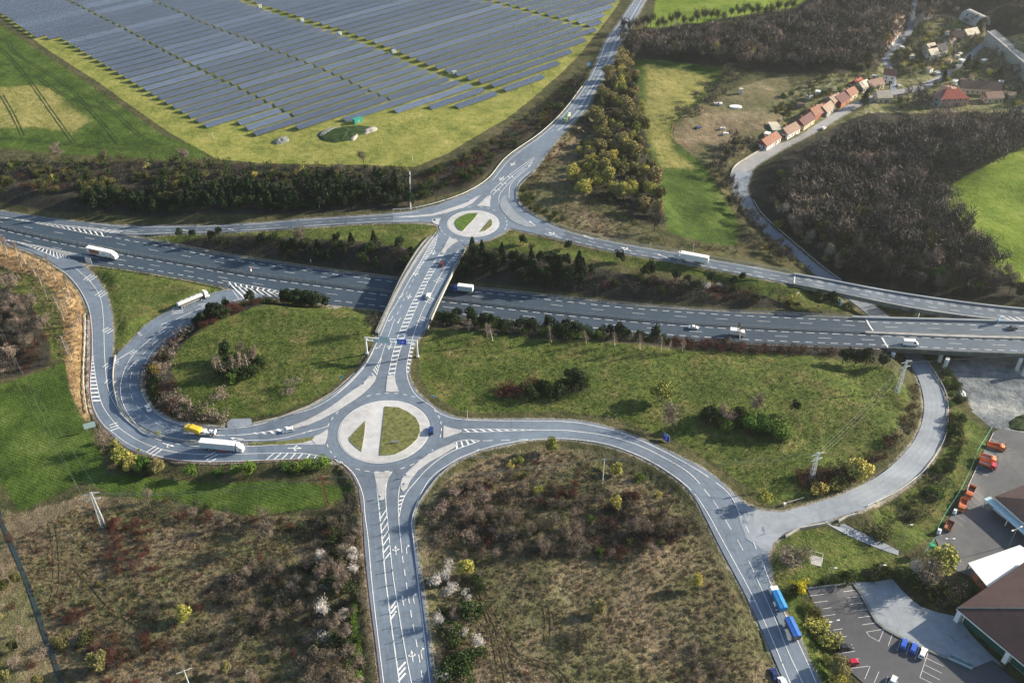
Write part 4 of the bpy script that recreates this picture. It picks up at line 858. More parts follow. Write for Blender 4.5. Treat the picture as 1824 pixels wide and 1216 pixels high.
# motorway bridge
bb = empty('motorway_bridge', (*on([(1700,597)], mw)[0][:2], ZM)); tag(bb, 'long concrete motorway bridge over the valley road and the grey yard', 'bridge')
def strip2(a, c, zf, z1, z0, name, mt, parent, k=30):
    A = resample(on(smooth(a), zf), k); B = resample(on(smooth(c), zf), k); return slab(A, B, z1, z0, name, mt, parent)
BT_ = [(1518,565.5),(1568,567),(1670,569.5),(1824,573.5),(1960,576)]; BB_ = [(1582,621.5),(1690,627.5),(1824,632.5),(1960,636.5)]
strip2([(1543,567),(1568,567.5),(1670,570),(1824,574),(1960,576.5)], BB_, mw, -.01, -1.5, 'deck', 'concrete_dark', bb)
strip2(BT_, [(x, y+2) for x, y in BT_], mw, 1.0, -.3, 'parapet', 'steel', bb); strip2([(x, y-1.2) for x, y in BB_], BB_, mw, .9, -1.6, 'parapet', 'concrete_dark', bb)
strip2([(1540,592),(1670,597),(1824,601.5),(1960,605)], [(1542,594.5),(1670,600.5),(1824,605),(1960,608)], mw, .75, 0, 'median_barrier', 'concrete', bb)
def pier(base, w, t, ztop, parent, ang=.0, mt='concrete_white'):
    e = G3([base])[0]; z0 = e[2]-1.5; mb = MB(); r = [(-w/2,0),(-w/2+.5,-t/2),(w/2-.5,-t/2),(w/2,0),(w/2-.5,t/2),(-w/2+.5,t/2)]
    vs = [(x*.8, y, 0) for x, y in r]+[(x, y, ztop-z0) for x, y in r]; mb.add(vs, [tuple(range(5,-1,-1)), tuple(range(6,12))]+[(i, (i+1) % 6, 6+(i+1) % 6, 6+i) for i in range(6)])
    o = mb.build('pier', M[mt], parent); o.location = Vector((e[0], e[1], z0))-Vector(parent.location); o.rotation_euler = (0, 0, ang)
for bx in ((1682,656),(1673,643),(1822,668),(1811,658),(1590,634)): pier(bx, 2.6, 1.6, ZM-1.45, bb, R(55))
vb = empty('ramp_viaduct', (*on([(1620,535)], z_up)[0][:2], -5)); tag(vb, 'slender curved ramp viaduct joining the motorway above the valley road', 'bridge')
strip2(VDt, VDb, z_up, -.02, -1.6, 'deck', 'concrete_dark', vb, 40); strip2([(x, y+.8) for x, y in VDt], [(x, y-1) for x, y in VDb], z_up, .05, .0, 'carriageway', 'asphalt_half_shade', vb, 40)
strip2(VDt, [(x, y+1.6) for x, y in VDt], z_up, .9, -.1, 'parapet', 'steel', vb, 40); strip2([(x, y-1.0) for x, y in VDb[:-2]], VDb[:-2], z_up, .45, -1.7, 'parapet', 'concrete_dark', vb, 40)
for bx in ((1632,566),(1497,543),(1421,519)): pier(bx, 2.4, 1.6, float(z_up(G3([bx])[:, :2])[0])-1.5, vb, R(55))
v_ = Paint(); Av = on(smooth(VDt), z_up); Bv = on(smooth(VDb), z_up)
v_.line(between(Av, Bv, .34), .25, (3, 2.4), dz=.11); v_.line(between(Av, Bv, .22), .2, (3, 2.4), dz=.11); v_.line(between(Av, Bv, .66), .2, (4, 6), dz=.11); v_.line(between(Av, Bv, .9, i1=.8), .2, None, dz=.11)
vA = on([(1780,562),(1824,566),(1900,569)], z_up); vB = on([(1790,571),(1824,575),(1900,577)], z_up); v_.hatch(vA, vB, 3.4, 1.0, 4)
v_.done('road_markings')

# ================================================================ PLANTS
LW = 1.0
def leaves(C_, size, aspect=1.0, up=None, jit=.5, tri=False):
    """small faces at centres C_ (n,3); aspect = length/width; up biases the long axis"""
    n = len(C_); d = nr.normal(size=(n, 3))
    if up is not None: d = d*jit+np.asarray(up)
    d /= np.linalg.norm(d, axis=1)[:, None]; o = nr.normal(size=(n, 3)); s_ = np.cross(d, o); s_ /= np.linalg.norm(s_, axis=1)[:, None]
    sz = (size*LW*nr.uniform(.6, 1.3, n))[:, None]; aspect = aspect/LW**.5; a = d*sz*aspect/2; b = s_*sz/2
    if tri: V = np.stack([C_-a-b, C_-a+b, C_+a], 1).reshape(-1, 3); return V, np.arange(3*n).reshape(-1, 3)
    V = np.stack([C_-a-b, C_+a-b*.7, C_+a+b*.7, C_-a+b], 1).reshape(-1, 3); return V, np.arange(4*n).reshape(-1, 4)
def limb(a, b, r0, r1):
    a = np.array(a, float); b = np.array(b, float); z = b-a; z /= np.linalg.norm(z); o = np.array([0, 0, 1.]) if abs(z[2]) < .8 else np.array([1., 0, 0])
    x = np.cross(z, o); x /= np.linalg.norm(x); y = np.cross(z, x); V = []
    for p, r in ((a, r0), (b, r1)):
        for k in range(4): t = math.pi/2*k; V.append(p+x*math.cos(t)*r+y*math.sin(t)*r)
    return np.array(V), np.array([(k, (k+1) % 4, 4+(k+1) % 4, 4+k) for k in range(4)])
def merge(parts):
    V = []; F = []; b = 0
    for v, f in parts: V.append(v); F.append(f+b); b += len(v)
    return np.concatenate(V), np.concatenate(F)
def clumps(n, rx, rz, zc, k=9, seed=0, flat_=1.0):
    """points gathered in k clumps inside an uneven ellipsoid"""
    c = nr.normal(size=(k, 3)); c /= np.linalg.norm(c, axis=1)[:, None]; c *= nr.uniform(.35, .85, k)[:, None]
    c = c*[rx, rx, rz]+[0, 0, zc]; who = nr.integers(0, k, n); d = nr.normal(size=(n, 3)); d /= np.linalg.norm(d, axis=1)[:, None]
    return c[who]+d*(nr.uniform(.55, 1.0, n)**.5)[:, None]*[rx*.42, rx*.42, rz*.42*flat_]
# every plant is built 1 m tall (crown, trunk) and scaled where it stands
def mk_bare(n=760, spread=.36):
    T_ = [limb((0,0,0), (nr.normal()*.02, nr.normal()*.02, .42), .018, .013)]; C_ = []; tips = []
    for k in range(11):
        a = nr.uniform(0, 6.28); b = np.array([0, 0, nr.uniform(.2, .5)]); e = np.array([math.cos(a)*spread*nr.uniform(.4, 1), math.sin(a)*spread*nr.uniform(.4, 1), nr.uniform(.6, .97)])
        T_.append(limb(b, b+(e-b)*.97, .010, .003)); tips.append((b+(e-b)*.45, e))
    for k in range(n): b, e = tips[nr.integers(len(tips))]; C_.append(b+(e-b)*nr.uniform(0, 1.02)+nr.normal(size=3)*.075)
    return merge([leaves(np.array(C_), .011, 10, (0, 0, .9), .55)]), merge(T_)
def mk_conifer(n=900):
    h = nr.uniform(.1, 1, n)**.8; r = (1-h)*.27+.02; a = nr.uniform(0, 6.28, n); rr = r*nr.uniform(.45, 1.08, n)*(1+.25*np.sin(h*38))
    C_ = np.c_[np.cos(a)*rr, np.sin(a)*rr, h]; return merge([leaves(C_, .036, 2.2, (0, 0, -.3), .7)]), merge([limb((0,0,0), (0,0,.75), .022, .008)])
def mk_pine(n=1200):
    C_ = clumps(n, .30, .42, .58, 11); return merge([leaves(C_, .034, 1.8, (0, 0, .5), .8)]), merge([limb((0,0,0), (.02,0,.6), .024, .012)])
def mk_bush(n=1000, k=12):
    C_ = clumps(n, .62, .52, .48, k); C_ = C_[C_[:, 2] > .02]; return merge([leaves(C_, .046, 1.6, (0, 0, .5), .9)]), merge([limb((0,0,0), (0,0,.3), .03, .02)])
def mk_shrub(n=800, k=9):
    C_ = clumps(n, .75, .5, .42, k); C_ = C_[C_[:, 2] > .02]; return merge([leaves(C_, .019, 7, (0, 0, .8), .6)]), merge([limb((0,0,0), (0,0,.3), .03, .02)])
def mk_leafy(n=2600):
    C_ = clumps(n, .36, .40, .6, 17); T_ = [limb((0,0,0), (0,0,.45), .022, .014)]
    for k in range(6): a = nr.uniform(0, 6.28); T_.append(limb((0,0,.3), (math.cos(a)*.22, math.sin(a)*.22, .7), .012, .005))
    return merge([leaves(C_, .033, 1.5, (0, 0, .4), .9)]), merge(T_)
def mk_birch(n=230):
    l = np.array([nr.uniform(-.12, .12), nr.uniform(-.12, .12), 1.0]); T_ = [limb((0,0,0), l*.55, .011, .008), limb(l*.55, l*.95, .008, .003)]; h = nr.uniform(.35, 1, n)
    C_ = l*h[:, None]+nr.normal(size=(n, 3))*[.09, .09, .03]*(1.25-h)[:, None]; return merge([leaves(C_, .010, 9, (0, 0, .6), .5)]), merge(T_)
def mk_tuft(n=26):
    C_ = nr.normal(size=(n, 3))*[.32, .32, .12]+[0, 0, .4]; return merge([leaves(C_, .06, 5, (0, 0, 1), .45)]), merge([limb((0,0,0), (0,0,.1), .01, .01)])
def mk_low(kind):
    if kind == 'bare': return mk_bare(110, .42)
    return mk_pine(120)
MK = dict(bare=mk_bare, conifer=mk_conifer, pine=mk_pine, bush=mk_bush, shrub=mk_shrub, leafy=mk_leafy, birch=mk_birch)
SP = {  # species: (builder, crown material, trunk material, object name, category, crown part name)
 'bare': ('bare', 'bare', 'bark', 'bare_tree', 'tree'), 'barep': ('bare', 'bare_pale', 'bark', 'bare_tree', 'tree'), 'conifer': ('conifer', 'conifer', 'bark', 'conifer', 'conifer'),
 'pine': ('pine', 'conifer', 'bark', 'pine_tree', 'pine'), 'gbush': ('bush', 'green', 'bark', 'green_bush', 'bush'), 'dbush': ('bush', 'dgreen', 'bark', 'dark_bush', 'bush'),
 'ybush': ('bush', 'yellow', 'bark', 'budding_bush', 'bush'), 'obush': ('bush', 'olive', 'bark', 'olive_bush', 'bush'), 'fors': ('bush', 'forsythia', 'bark', 'flowering_bush', 'bush'),
 'rshrub': ('shrub', 'red', 'bark', 'brown_shrub', 'shrub'), 'bshrub': ('shrub', 'bare', 'bark', 'twiggy_shrub', 'shrub'), 'pshrub': ('shrub', 'bare_pale', 'bark', 'twiggy_shrub', 'shrub'),
 'tan': ('leafy', 'tan', 'bark', 'budding_tree', 'tree'), 'ytree': ('leafy', 'yellow', 'bark', 'budding_tree', 'tree'), 'gtree': ('leafy', 'green', 'bark', 'leafy_tree', 'tree'), 'otree': ('leafy', 'olive', 'bark', 'leafy_tree', 'tree'),
 'blossom': ('bare', 'blossom', 'bark', 'blossom_tree', 'tree'), 'bloss2': ('bare', 'cream', 'bark', 'blossom_tree', 'tree'), 'bbush': ('shrub', 'blossom', 'bark', 'blossom_bush', 'bush'), 'birch': ('birch', 'bare_pale', 'bark_white', 'birch_tree', 'tree')}
PM = {}
def pmesh(sp, var, joined):
    key = (sp, var, joined)
    if key in PM: return PM[key]
    base = (SP[sp][0], var)
    if base not in PM: PM[base] = MK[SP[sp][0]]()
    (cv, cf), (tv, tf) = PM[base]
    if joined:
        me = npmesh(SP[sp][3], np.concatenate([cv, tv]), np.concatenate([cf, tf+len(cv)]), np.r_[np.zeros(len(cf)), np.ones(len(tf))])
        me.materials.append(M[SP[sp][1]]); me.materials.append(M[SP[sp][2]]); PM[key] = me
    else:
        a = npmesh('crown', cv, cf); a.materials.append(M[SP[sp][1]]); t = npmesh('trunk', tv, tf); t.materials.append(M[SP[sp][2]]); PM[key] = (a, t)
    return PM[key]
COUNT = {}
def plant(sp, xyz, h, wd=1.0, label=None, group=None, parts=False):
    nm_ = SP[sp][3]; rz = rnd.uniform(0, 6.28); var = rnd.randrange(4)
    if parts:
        root = bpy.data.objects.new(nm_, None); COL.objects.link(root); a, t = pmesh(sp, var, False)
        for n_, me in (('crown', a), ('trunk', t)):
            o = bpy.data.objects.new(n_, me); COL.objects.link(o); o.parent = root
    else: root = bpy.data.objects.new(nm_, pmesh(sp, var, True)); COL.objects.link(root)
    root.location = (xyz[0], xyz[1], xyz[2]-.05); root.rotation_euler = (0, 0, rz); root.scale = (h*wd, h*wd, h)
    COUNT[nm_] = COUNT.get(nm_, 0)+1
    return tag(root, label, SP[sp][4], group)
def hof(px, ytop):
    """height of an upright thing standing at px whose tip is seen at picture row ytop"""
    g = G3([px])[0]; lo, hi = 0., 90.
    for _ in range(30):
        m_ = (lo+hi)/2
        if proj([g+[0, 0, m_]])[0, 1] > ytop: lo = m_
        else: hi = m_
    return g, lo
ROADS = [(net, thin(W, 6)) for net, W, g in ASP]
def offroad(P, rad=1.6):
    ok = np.ones(len(P), bool)
    for net, W in ROADS: ok &= sdist(P, W, 6) > rad
    return ok
def scatter(poly, n, mind=0, clear=1.6):
    """n points inside a px polygon, spread evenly over the ground"""
    W = G3(np.array(poly, float)); lo = W[:, :2].min(0); hi = W[:, :2].max(0); out = np.zeros((0, 2)); tries = 0
    while len(out) < n and tries < 60:
        P = nr.uniform(lo, hi, (max(200, n), 2)); P = P[inside(P, W)]
        if clear: P = P[offroad(P, clear)]
        for p in P:
            if len(out) >= n: break
            if mind and len(out) and (((out-p)**2).sum(1) < mind*mind).any(): continue
            out = np.vstack([out, p])
        tries += 1
    return np.c_[out, zt(out)] if len(out) else np.zeros((0, 3))
def area(poly): W = G3(np.array(poly, float)); x, y = W[:, 0], W[:, 1]; return abs((x*np.roll(y, -1)-y*np.roll(x, -1)).sum())/2
STUFF = {}
def stuff_add(key, sp, pts, h0, h1, wd=(.9, 1.2)):
    for p in pts: STUFF.setdefault(key, []).append((sp, p, rnd.uniform(h0, h1), rnd.uniform(*wd)))
LOWM = {}
def stuff_build(key, name, label, cat):
    V = []; F = []; mi = []; mats = []; b = 0
    for sp, p, h, wd in STUFF.get(key, []):
        bk = SP[sp][0]; ck = (bk, rnd.randrange(5))
        globals()['LW'] = 1.75
        if ck not in LOWM: LOWM[ck] = dict(bare=lambda: mk_bare(230, .42), conifer=lambda: mk_conifer(200), pine=lambda: mk_pine(220), bush=lambda: mk_bush(150, 8), shrub=lambda: mk_shrub(150, 7), leafy=lambda: mk_leafy(300), birch=lambda: mk_birch(110), tuft=mk_tuft)[bk]()[0]
        globals()['LW'] = 1.0
        v, f = LOWM[ck]; k = {'bare': 1.9, 'conifer': 1.5, 'pine': 1.6, 'bush': 1.5, 'shrub': 1.6, 'leafy': 1.5, 'birch': 1.5}.get(bk, 1)
        a = rnd.uniform(0, 6.28); c, s_ = math.cos(a), math.sin(a); q_ = v*[h*wd, h*wd, h]; q_ = np.c_[q_[:, 0]*c-q_[:, 1]*s_, q_[:, 0]*s_+q_[:, 1]*c, q_[:, 2]]+p
        mt = SP[sp][1] if sp in SP else sp
        if mt not in mats: mats.append(mt)
        V.append(q_); F.append(f+b); mi.append(np.full(len(f), mats.index(mt))); b += len(v)
    if not V: return
    return tag(link(name, npmesh(name, np.concatenate(V), np.concatenate(F), np.concatenate(mi)), [M[m_] for m_ in mats]), label, cat, kind='stuff')

# --- zones: (polygon, [(species, share, hmin, hmax)], spacing, label stem, group, number kept as single plants, stuff key)
CAND = []
def zone(poly, mix, spacing, place, single, key=None, group=None, clear=1.6, wd=(.85, 1.2), parts=False):
    A_ = area(poly); n = int(A_/(spacing*spacing)); pts = scatter(poly, n, spacing*.55, clear)
    if not len(pts): return
    order = np.argsort(pts[:, 1]); pts = pts[order]; cum = np.cumsum([m_[1] for m_ in mix])/sum(m_[1] for m_ in mix)
    for i, p in enumerate(pts):
        sp, _, h0, h1 = mix[int(np.searchsorted(cum, rnd.random()))]
        if i < single: CAND.append((float(np.hypot(p[0], p[1])), (sp, p, rnd.uniform(h0, h1), rnd.uniform(*wd), WORD[sp]+' '+place, (group or (WORD[sp]+'s ').replace('bushs ', 'bushes ')+place)[:90], parts), key))
        else: stuff_add(key, sp, [p], h0, h1, wd)
WORD = dict(bare='bare dark twiggy tree', barep='bare pale grey tree', conifer='dark green conifer', pine='dark green round-topped pine', gbush='fresh green bush', dbush='dark green bush', ybush='yellow-green budding bush',
            obush='olive green bush', fors='bright yellow flowering bush', rshrub='reddish brown leafless shrub', bshrub='dark leafless shrub', pshrub='pale leafless shrub', tan='tan budding tree', ytree='yellow-green budding tree',
            gtree='fresh green leafy tree', otree='olive green tree', blossom='white blossoming tree', bbush='white blossoming bush', birch='white-stemmed birch')
# wood beyond the strip field and behind the village
zone([(1112,74),(1165,68),(1300,64),(1420,46),(1500,-20),(1620,-60),(1600,60),(1565,118),(1480,128),(1340,126),(1300,118),(1130,102),(1108,90)], [('bare',8,9,16),('barep',3,8,14),('ytree',.5,7,11),('otree',.8,7,11)], 5.4, 'in the wood between the strip field and the bright field', 90, 'wood', 'trees of the wood beyond the strip field')
zone([(1600,58),(1640,-60),(1960,-60),(1960,120),(1840,90),(1800,40),(1740,20),(1680,30)], [('bare',5,8,12),('barep',3,7,11),('otree',2,6,9)], 6.5, 'on the hill above the railway tunnel', 40, 'wood', 'trees on the tunnel hill')
# big wood right
zone([(1378,350),(1400,328),(1455,286),(1540,244),(1600,232),(1700,226),(1824,226),(1960,212),(1960,222),(1770,300),(1655,345),(1700,390),(1745,440),(1790,497),(1960,545),(1700,528),(1515,492),(1488,462),(1440,420),(1400,385)], [('bare',9,9,17),('barep',3.0,8,15),('otree',2.2,7,12),('dbush',1.5,5,8)], 5.6, 'in the dark wood right of the valley road', 150, 'wood', 'trees of the dark wood right of the valley road')
zone([(1352,352),(1378,348),(1402,384),(1442,418),(1490,460),(1518,492),(1496,490),(1450,452),(1404,414),(1370,382)], [('bshrub',4,3,5.5),('bare',3,5,8),('ybush',1.5,3,4.5),('obush',2,3,4.5),('dbush',1,3,4.5),('barep',2,5,8)], 4.2, 'between the valley road rail and the dark wood', 50, 'wood')
# planted strip of tan trees
zone([(1100,99),(1125,112),(1142,205),(1162,300),(1182,395),(1150,392),(1110,368),(1060,330),(1050,290),(1062,250),(1060,190)], [('tan',5,6,13),('ytree',3,5,11),('otree',2.5,5,10),('bare',2.5,5,10),('dbush',1.5,3,5)], 5.9, 'in the planted belt left of the strip field', 150, 'wood', 'tan trees of the planted belt')
zone([(1030,255),(1062,250),(1060,330),(1110,368),(1090,372),(1040,345),(1022,320)], [('ybush',4,3,6),('obush',2,2,4),('ytree',3,5,8)], 7, 'at the left foot of the planted belt', 40, 'wood')
# conifer belt
zone([(140,350),(300,340),(450,335),(600,330),(728,322),(730,366),(600,371),(450,377),(145,371)], [('conifer',5,6,11.5),('pine',5,5,9.5),('dbush',2.5,3.5,6),('bshrub',1.2,3,5),('otree',.5,5,7)], 4.2, 'in the dark belt above the upper left slip road', 150, 'belt', 'dark conifers of the belt above the slip road')
zone([(-60,285),(200,289),(400,293),(600,298),(728,303),(728,320),(600,327),(450,332),(300,337),(150,346),(-60,350)], [('bshrub',3,3,5),('obush',3,3,5),('dbush',3,3.5,6),('ybush',.4,2.5,4),('rshrub',1.5,2.5,4.5),('otree',.6,5,7)], 4.8, 'on the bank between the solar park and the conifer belt', 150, 'belt')
zone([(745,308),(830,282),(900,238),(960,196),(1020,142),(1042,132),(1050,142),(998,198),(946,242),(886,290),(830,332),(748,352)], [('rshrub',5,2.5,4.6),('dbush',4,3,5.5),('obush',3,3,5),('bshrub',2,3,5)], 4.5, 'on the bank between the solar park and the main road', 130, 'belt')
zone([(940,320),(990,262),(1040,205),(1056,200),(1050,225),(1000,270),(960,320),(940,345)], [('rshrub',6,2,3.2)], 3.6, 'along the right edge of the main road', 60, 'belt')
zone([(930,335),(945,348),(960,372),(1010,392),(1000,402),(960,388),(930,366)], [('dbush',6,2,3.5),('obush',2,2,3)], 3.6, 'inside the bend of the upper right slip road', 50, 'belt')
zone([(1010,396),(1120,420),(1230,436),(1320,448),(1310,455),(1180,437),(1060,415)], [('rshrub',5,1.8,3),('bshrub',4,1.8,3)], 3.8, 'above the upper right slip road', 60, 'belt')
zone([(1195,205),(1240,180),(1290,128),(1330,128),(1300,165),(1250,205),(1210,222)], [('bshrub',4,2.5,5),('dbush',2,2,4),('bare',4,5,8)], 5, 'along the hedge between the strip field and the allotment', 50, 'wood')
zone([(1262,300),(1290,258),(1340,245),(1350,262),(1318,285),(1302,315),(1308,345),(1330,375),(1360,402),(1330,410),(1300,370)], [('bare',6,6,10),('bshrub',2,3,5),('otree',1,5,8)], 4.6, 'in the copse left of the valley road bend', 80, 'wood')
zone([(1320,400),(1362,412),(1430,470),(1440,488),(1380,470),(1320,440)], [('bshrub',4,3,5),('bare',2,5,8),('ybush',1,2,3.5)], 5, 'on the slope between strip field and valley road', 40, 'wood')
# motorway verges
zone([(315,424),(400,424),(540,430),(640,434),(728,438),(740,450),(722,470),(706,488),(650,480),(550,466),(450,450),(335,432)], [('bshrub',5,3,5.5),('dbush',3,3.5,6),('conifer',2.5,5,9),('pine',2.5,5,8),('barep',1.5,5,8)], 4.2, 'on the bank between motorway and upper left slip road', 170, 'belt')
zone([(832,452),(960,462),(1060,482),(1060,520),(940,508),(822,494)], [('conifer',5,6,10),('pine',4,6,9.5),('bshrub',2,3.5,6)], 4.2, 'in the dark thicket right of the overpass', 120, 'belt')
zone([(1060,488),(1180,498),(1300,516),(1400,533),(1420,548),(1300,543),(1060,520)], [('bshrub',6,3,5),('rshrub',3,2.5,4.4),('dbush',2,3,5)], 4.0, 'on the bank north of the motorway', 130, 'belt')
zone([(778,566),(900,580),(1000,590),(1180,606),(1200,614),(1000,604),(900,592),(782,582)], [('pine',5,5,9),('dbush',4,3,5.5),('gbush',1,2.5,4),('bshrub',3,3,5.5)], 3.5, 'along the south edge of the motorway right of the overpass', 130, 'belt')
zone([(1190,610),(1380,622),(1480,627),(1480,633),(1350,631),(1200,618)], [('rshrub',6,3,4.5),('bshrub',4,3,5)], 3.0, 'along the south edge of the motorway left of the valley bridge', 110, 'belt')
# loop
zone([(268,645),(290,606),(330,582),(345,588),(312,620),(300,650),(308,700),(335,730),(400,742),(400,750),(340,750),(292,734),(270,708),(262,676)], [('bshrub',4,3.5,5.5),('pshrub',5,3.5,6),('dbush',1.5,3,4.5),('rshrub',1.5,3,4.5)], 3.3, 'along the inside of the loop road', 140, 'belt')
zone([(335,580),(400,550),(470,536),(500,540),(430,552),(360,586)], [('rshrub',4,2.5,4),('pine',2.5,5,8),('obush',1,3,4),('dbush',1,3,4)], 3.0, 'on the rim of the loop meadow below the motorway', 60, 'belt')
zone([(505,528),(560,531),(596,540),(596,547),(550,548),(505,543)], [('pine',6,6,9)], 3.0, 'in the dark clump at the top of the loop meadow', 40, 'belt')
zone([(382,675),(388,655),(410,640),(455,632),(470,650),(455,668),(420,682)], [('dbush',5,3.5,5.5),('gbush',.8,3,4),('pine',1,4,6)], 2.7, 'in the round clump inside the loop', 50, 'belt')
# meadow clumps
zone([(960,692),(1000,678),(1048,678),(1052,696),(1000,714),(935,716),(930,700)], [('dbush',5,3.5,5.5),('bshrub',2,3,4.5)], 3.4, 'in the dark half of the long thicket on the right meadow', 50, 'belt')
zone([(885,706),(905,686),(955,682),(968,690),(930,704),(900,712)], [('rshrub',6,2.8,4.2),('dbush',1,2.5,4)], 2.7, 'in the long thicket on the right meadow', 50, 'belt')
zone([(1248,756),(1300,768),(1330,776),(1395,788),(1412,756),(1340,742),(1290,738),(1252,738)], [('dbush',3,4,5.5),('gbush',5,4,6),('rshrub',2.5,2.5,3.8),('bshrub',1.5,3,4.5)], 3.3, 'in the green clump in the right meadow', 50, 'belt')
zone([(1418,862),(1450,885),(1500,868),(1560,835),(1600,798),(1628,765),(1640,720),(1640,690),(1626,690),(1620,730),(1590,775),(1540,815),(1480,840),(1420,846)], [('rshrub',6,3,4.6),('bshrub',4,3,5),('ybush',1,3,4.5)], 3.3, 'along the meadow side of the valley road bend', 130, 'belt', clear=2.5)
zone([(1682,665),(1705,672),(1718,720),(1715,760),(1700,780),(1692,750),(1692,700)], [('dbush',5,3,4.5),('gbush',1,2.5,4),('obush',3,3,5)], 3.4, 'between the valley road and the gravel yard', 50, 'belt')
zone([(1600,900),(1650,860),(1690,800),(1705,770),(1715,790),(1690,850),(1665,900),(1640,930),(1600,925),(1560,915)], [('bshrub',4,2.5,5),('dbush',3,2.5,4),('obush',2,2.5,4),('gbush',.5,2,3)], 4.0, 'on the slope between the valley road bend and the yard', 90, 'belt')
zone([(1415,1032),(1470,1036),(1540,1024),(1605,1018),(1606,1028),(1540,1036),(1440,1046)], [('dbush',6,3,4.5),('bshrub',1.5,3,4)], 2.6, 'in the hedge along the top of the car park', 60, 'belt', clear=.5)
zone([(1605,1010),(1650,1012),(1690,1040),(1740,1062),(1722,1090),(1680,1085),(1640,1076),(1612,1050)], [('bshrub',4,3,5),('dbush',4,3,4.5),('pshrub',2,3,5)], 3.2, 'in the thicket between car park and white-roofed shed', 80, 'belt', clear=.5)
zone([(1428,1070),(1440,1060),(1500,1170),(1540,1225),(1520,1250),(1470,1190)], [('obush',4,2.5,4.5),('ybush',3,2.5,4.5),('gbush',1,2,3.5)], 4.2, 'on the strip between the road and the car park', 50, 'belt')
zone([(165,775),(200,782),(250,822),(300,838),(270,850),(200,838),(175,808)], [('obush',3,2.5,4.5),('ybush',2,2.5,4.5),('bshrub',2,2.5,4),('gbush',2,2,3.5)], 4.2, 'below the slip road bend on the left', 50, 'belt')
zone([(300,838),(400,836),(600,836),(610,855),(450,862),(300,860)], [('bshrub',6,1,2),('gbush',1.2,2,3.2)], 5.0, 'on the bank below the slip road', 60, 'belt')
# left
zone([(-100,480),(10,498),(60,545),(92,604),(82,645),(40,662),(-100,682)], [('bare',4,5,9),('barep',5,5,9),('rshrub',2,2,4)], 4.6, 'in the bare grove at the left edge', 90, 'wood')
zone([(-20,428),(35,446),(80,470),(110,492),(138,530),(146,570),(148,640),(140,690),(120,640),(104,580),(70,510),(0,460)], [('birch',5,7,11),('pshrub',1,1.5,3)], 6.0, 'leaning on the ochre bank beside the slip road', 60, 'belt')
zone([(-80,1000),(20,1000),(60,1120),(110,1240),(-80,1260)], [('tan',3,4,7),('otree',2,4,6),('barep',3,4,7),('rshrub',2,2,3.5)], 5.5, 'left of the narrow ditch at the lower left', 70, 'wood')
zone([(-40,900),(0,905),(30,985),(-30,990)], [('barep',2,3,6),('rshrub',2,2,3)], 6, 'at the top of the ditch on the left', 20, 'wood')
# lower left scrub
zone([(200,885),(330,893),(450,925),(600,925),(640,880),(640,950),(560,960),(440,955),(330,930),(210,905)], [('bshrub',6,2.8,5),('rshrub',2,2.5,4),('barep',2,4.5,7.5),('dbush',1,2.5,4)], 4.2, 'in the thicket below the long green strip', 130, 'scrub')
zone([(190,935),(270,945),(270,1020),(230,1050),(195,1000)], [('rshrub',6,1.5,2.8)], 3.6, 'in the red-brown patch beside the lattice pylon', 60, 'scrub')
zone([(30,960),(150,930),(560,960),(560,1290),(130,1290)], [('rshrub',5,1.2,2.6),('bshrub',3,1.2,2.6),('pshrub',1,1.2,2.4),('obush',1,1.5,2.6)], 9.5, 'scattered over the lower left scrubland', 130, 'scrub')
zone([(560,960),(640,940),(640,1000),(655,1216),(660,1290),(560,1290),(545,1100)], [('bshrub',4,3,5),('barep',4,4.5,8),('dbush',2.5,3,5),('bbush',.9,2.5,4.5),('pshrub',2,3,5)], 4.3, 'beside the left side of the bottom road', 120, 'scrub')
zone([(400,1000),(560,990),(560,1200),(430,1216)], [('bshrub',3,2,3.5),('pshrub',3,2.5,4),('obush',2,1.5,2.5)], 7.5, 'in the middle of the lower left scrub', 50, 'scrub')
# lower centre scrub
zone([(760,925),(800,870),(880,835),(990,850),(1100,880),(1220,950),(1170,985),(1000,995),(860,1000),(790,990)], [('bshrub',5,2.5,4.8),('pshrub',5,2.5,5),('barep',4,4.5,7.5),('rshrub',2.5,2,3.6),('obush',1,2,3.5)], 4.6, 'in the scrub inside the big road bend', 170, 'scrub')
zone([(870,830),(980,806),(1080,812),(1180,862),(1230,920),(1220,950),(1100,880),(990,850)], [('rshrub',4,1.5,2.8),('ybush',1.6,2,3.4),('bshrub',2,1.5,3),('pshrub',2,1.5,3)], 8, 'on the rough ground under the big road bend', 60, 'scrub')
zone([(765,1000),(850,1000),(860,1100),(850,1216),(800,1290),(785,1200),(772,1080)], [('bbush',1.2,2.5,3.5),('dbush',3,2.5,4),('barep',2.5,3.5,5),('pshrub',3,2,3.5)], 4.6, 'beside the right side of the bottom road', 90, 'scrub')
zone([(880,1010),(1180,990),(1300,1060),(1370,1216),(1390,1290),(900,1290)], [('bshrub',3,1,2),('pshrub',3,1,2.2),('rshrub',1.5,1,2),('obush',.7,1,2)], 14, 'scattered over the lower centre scrubland', 60, 'scrub')
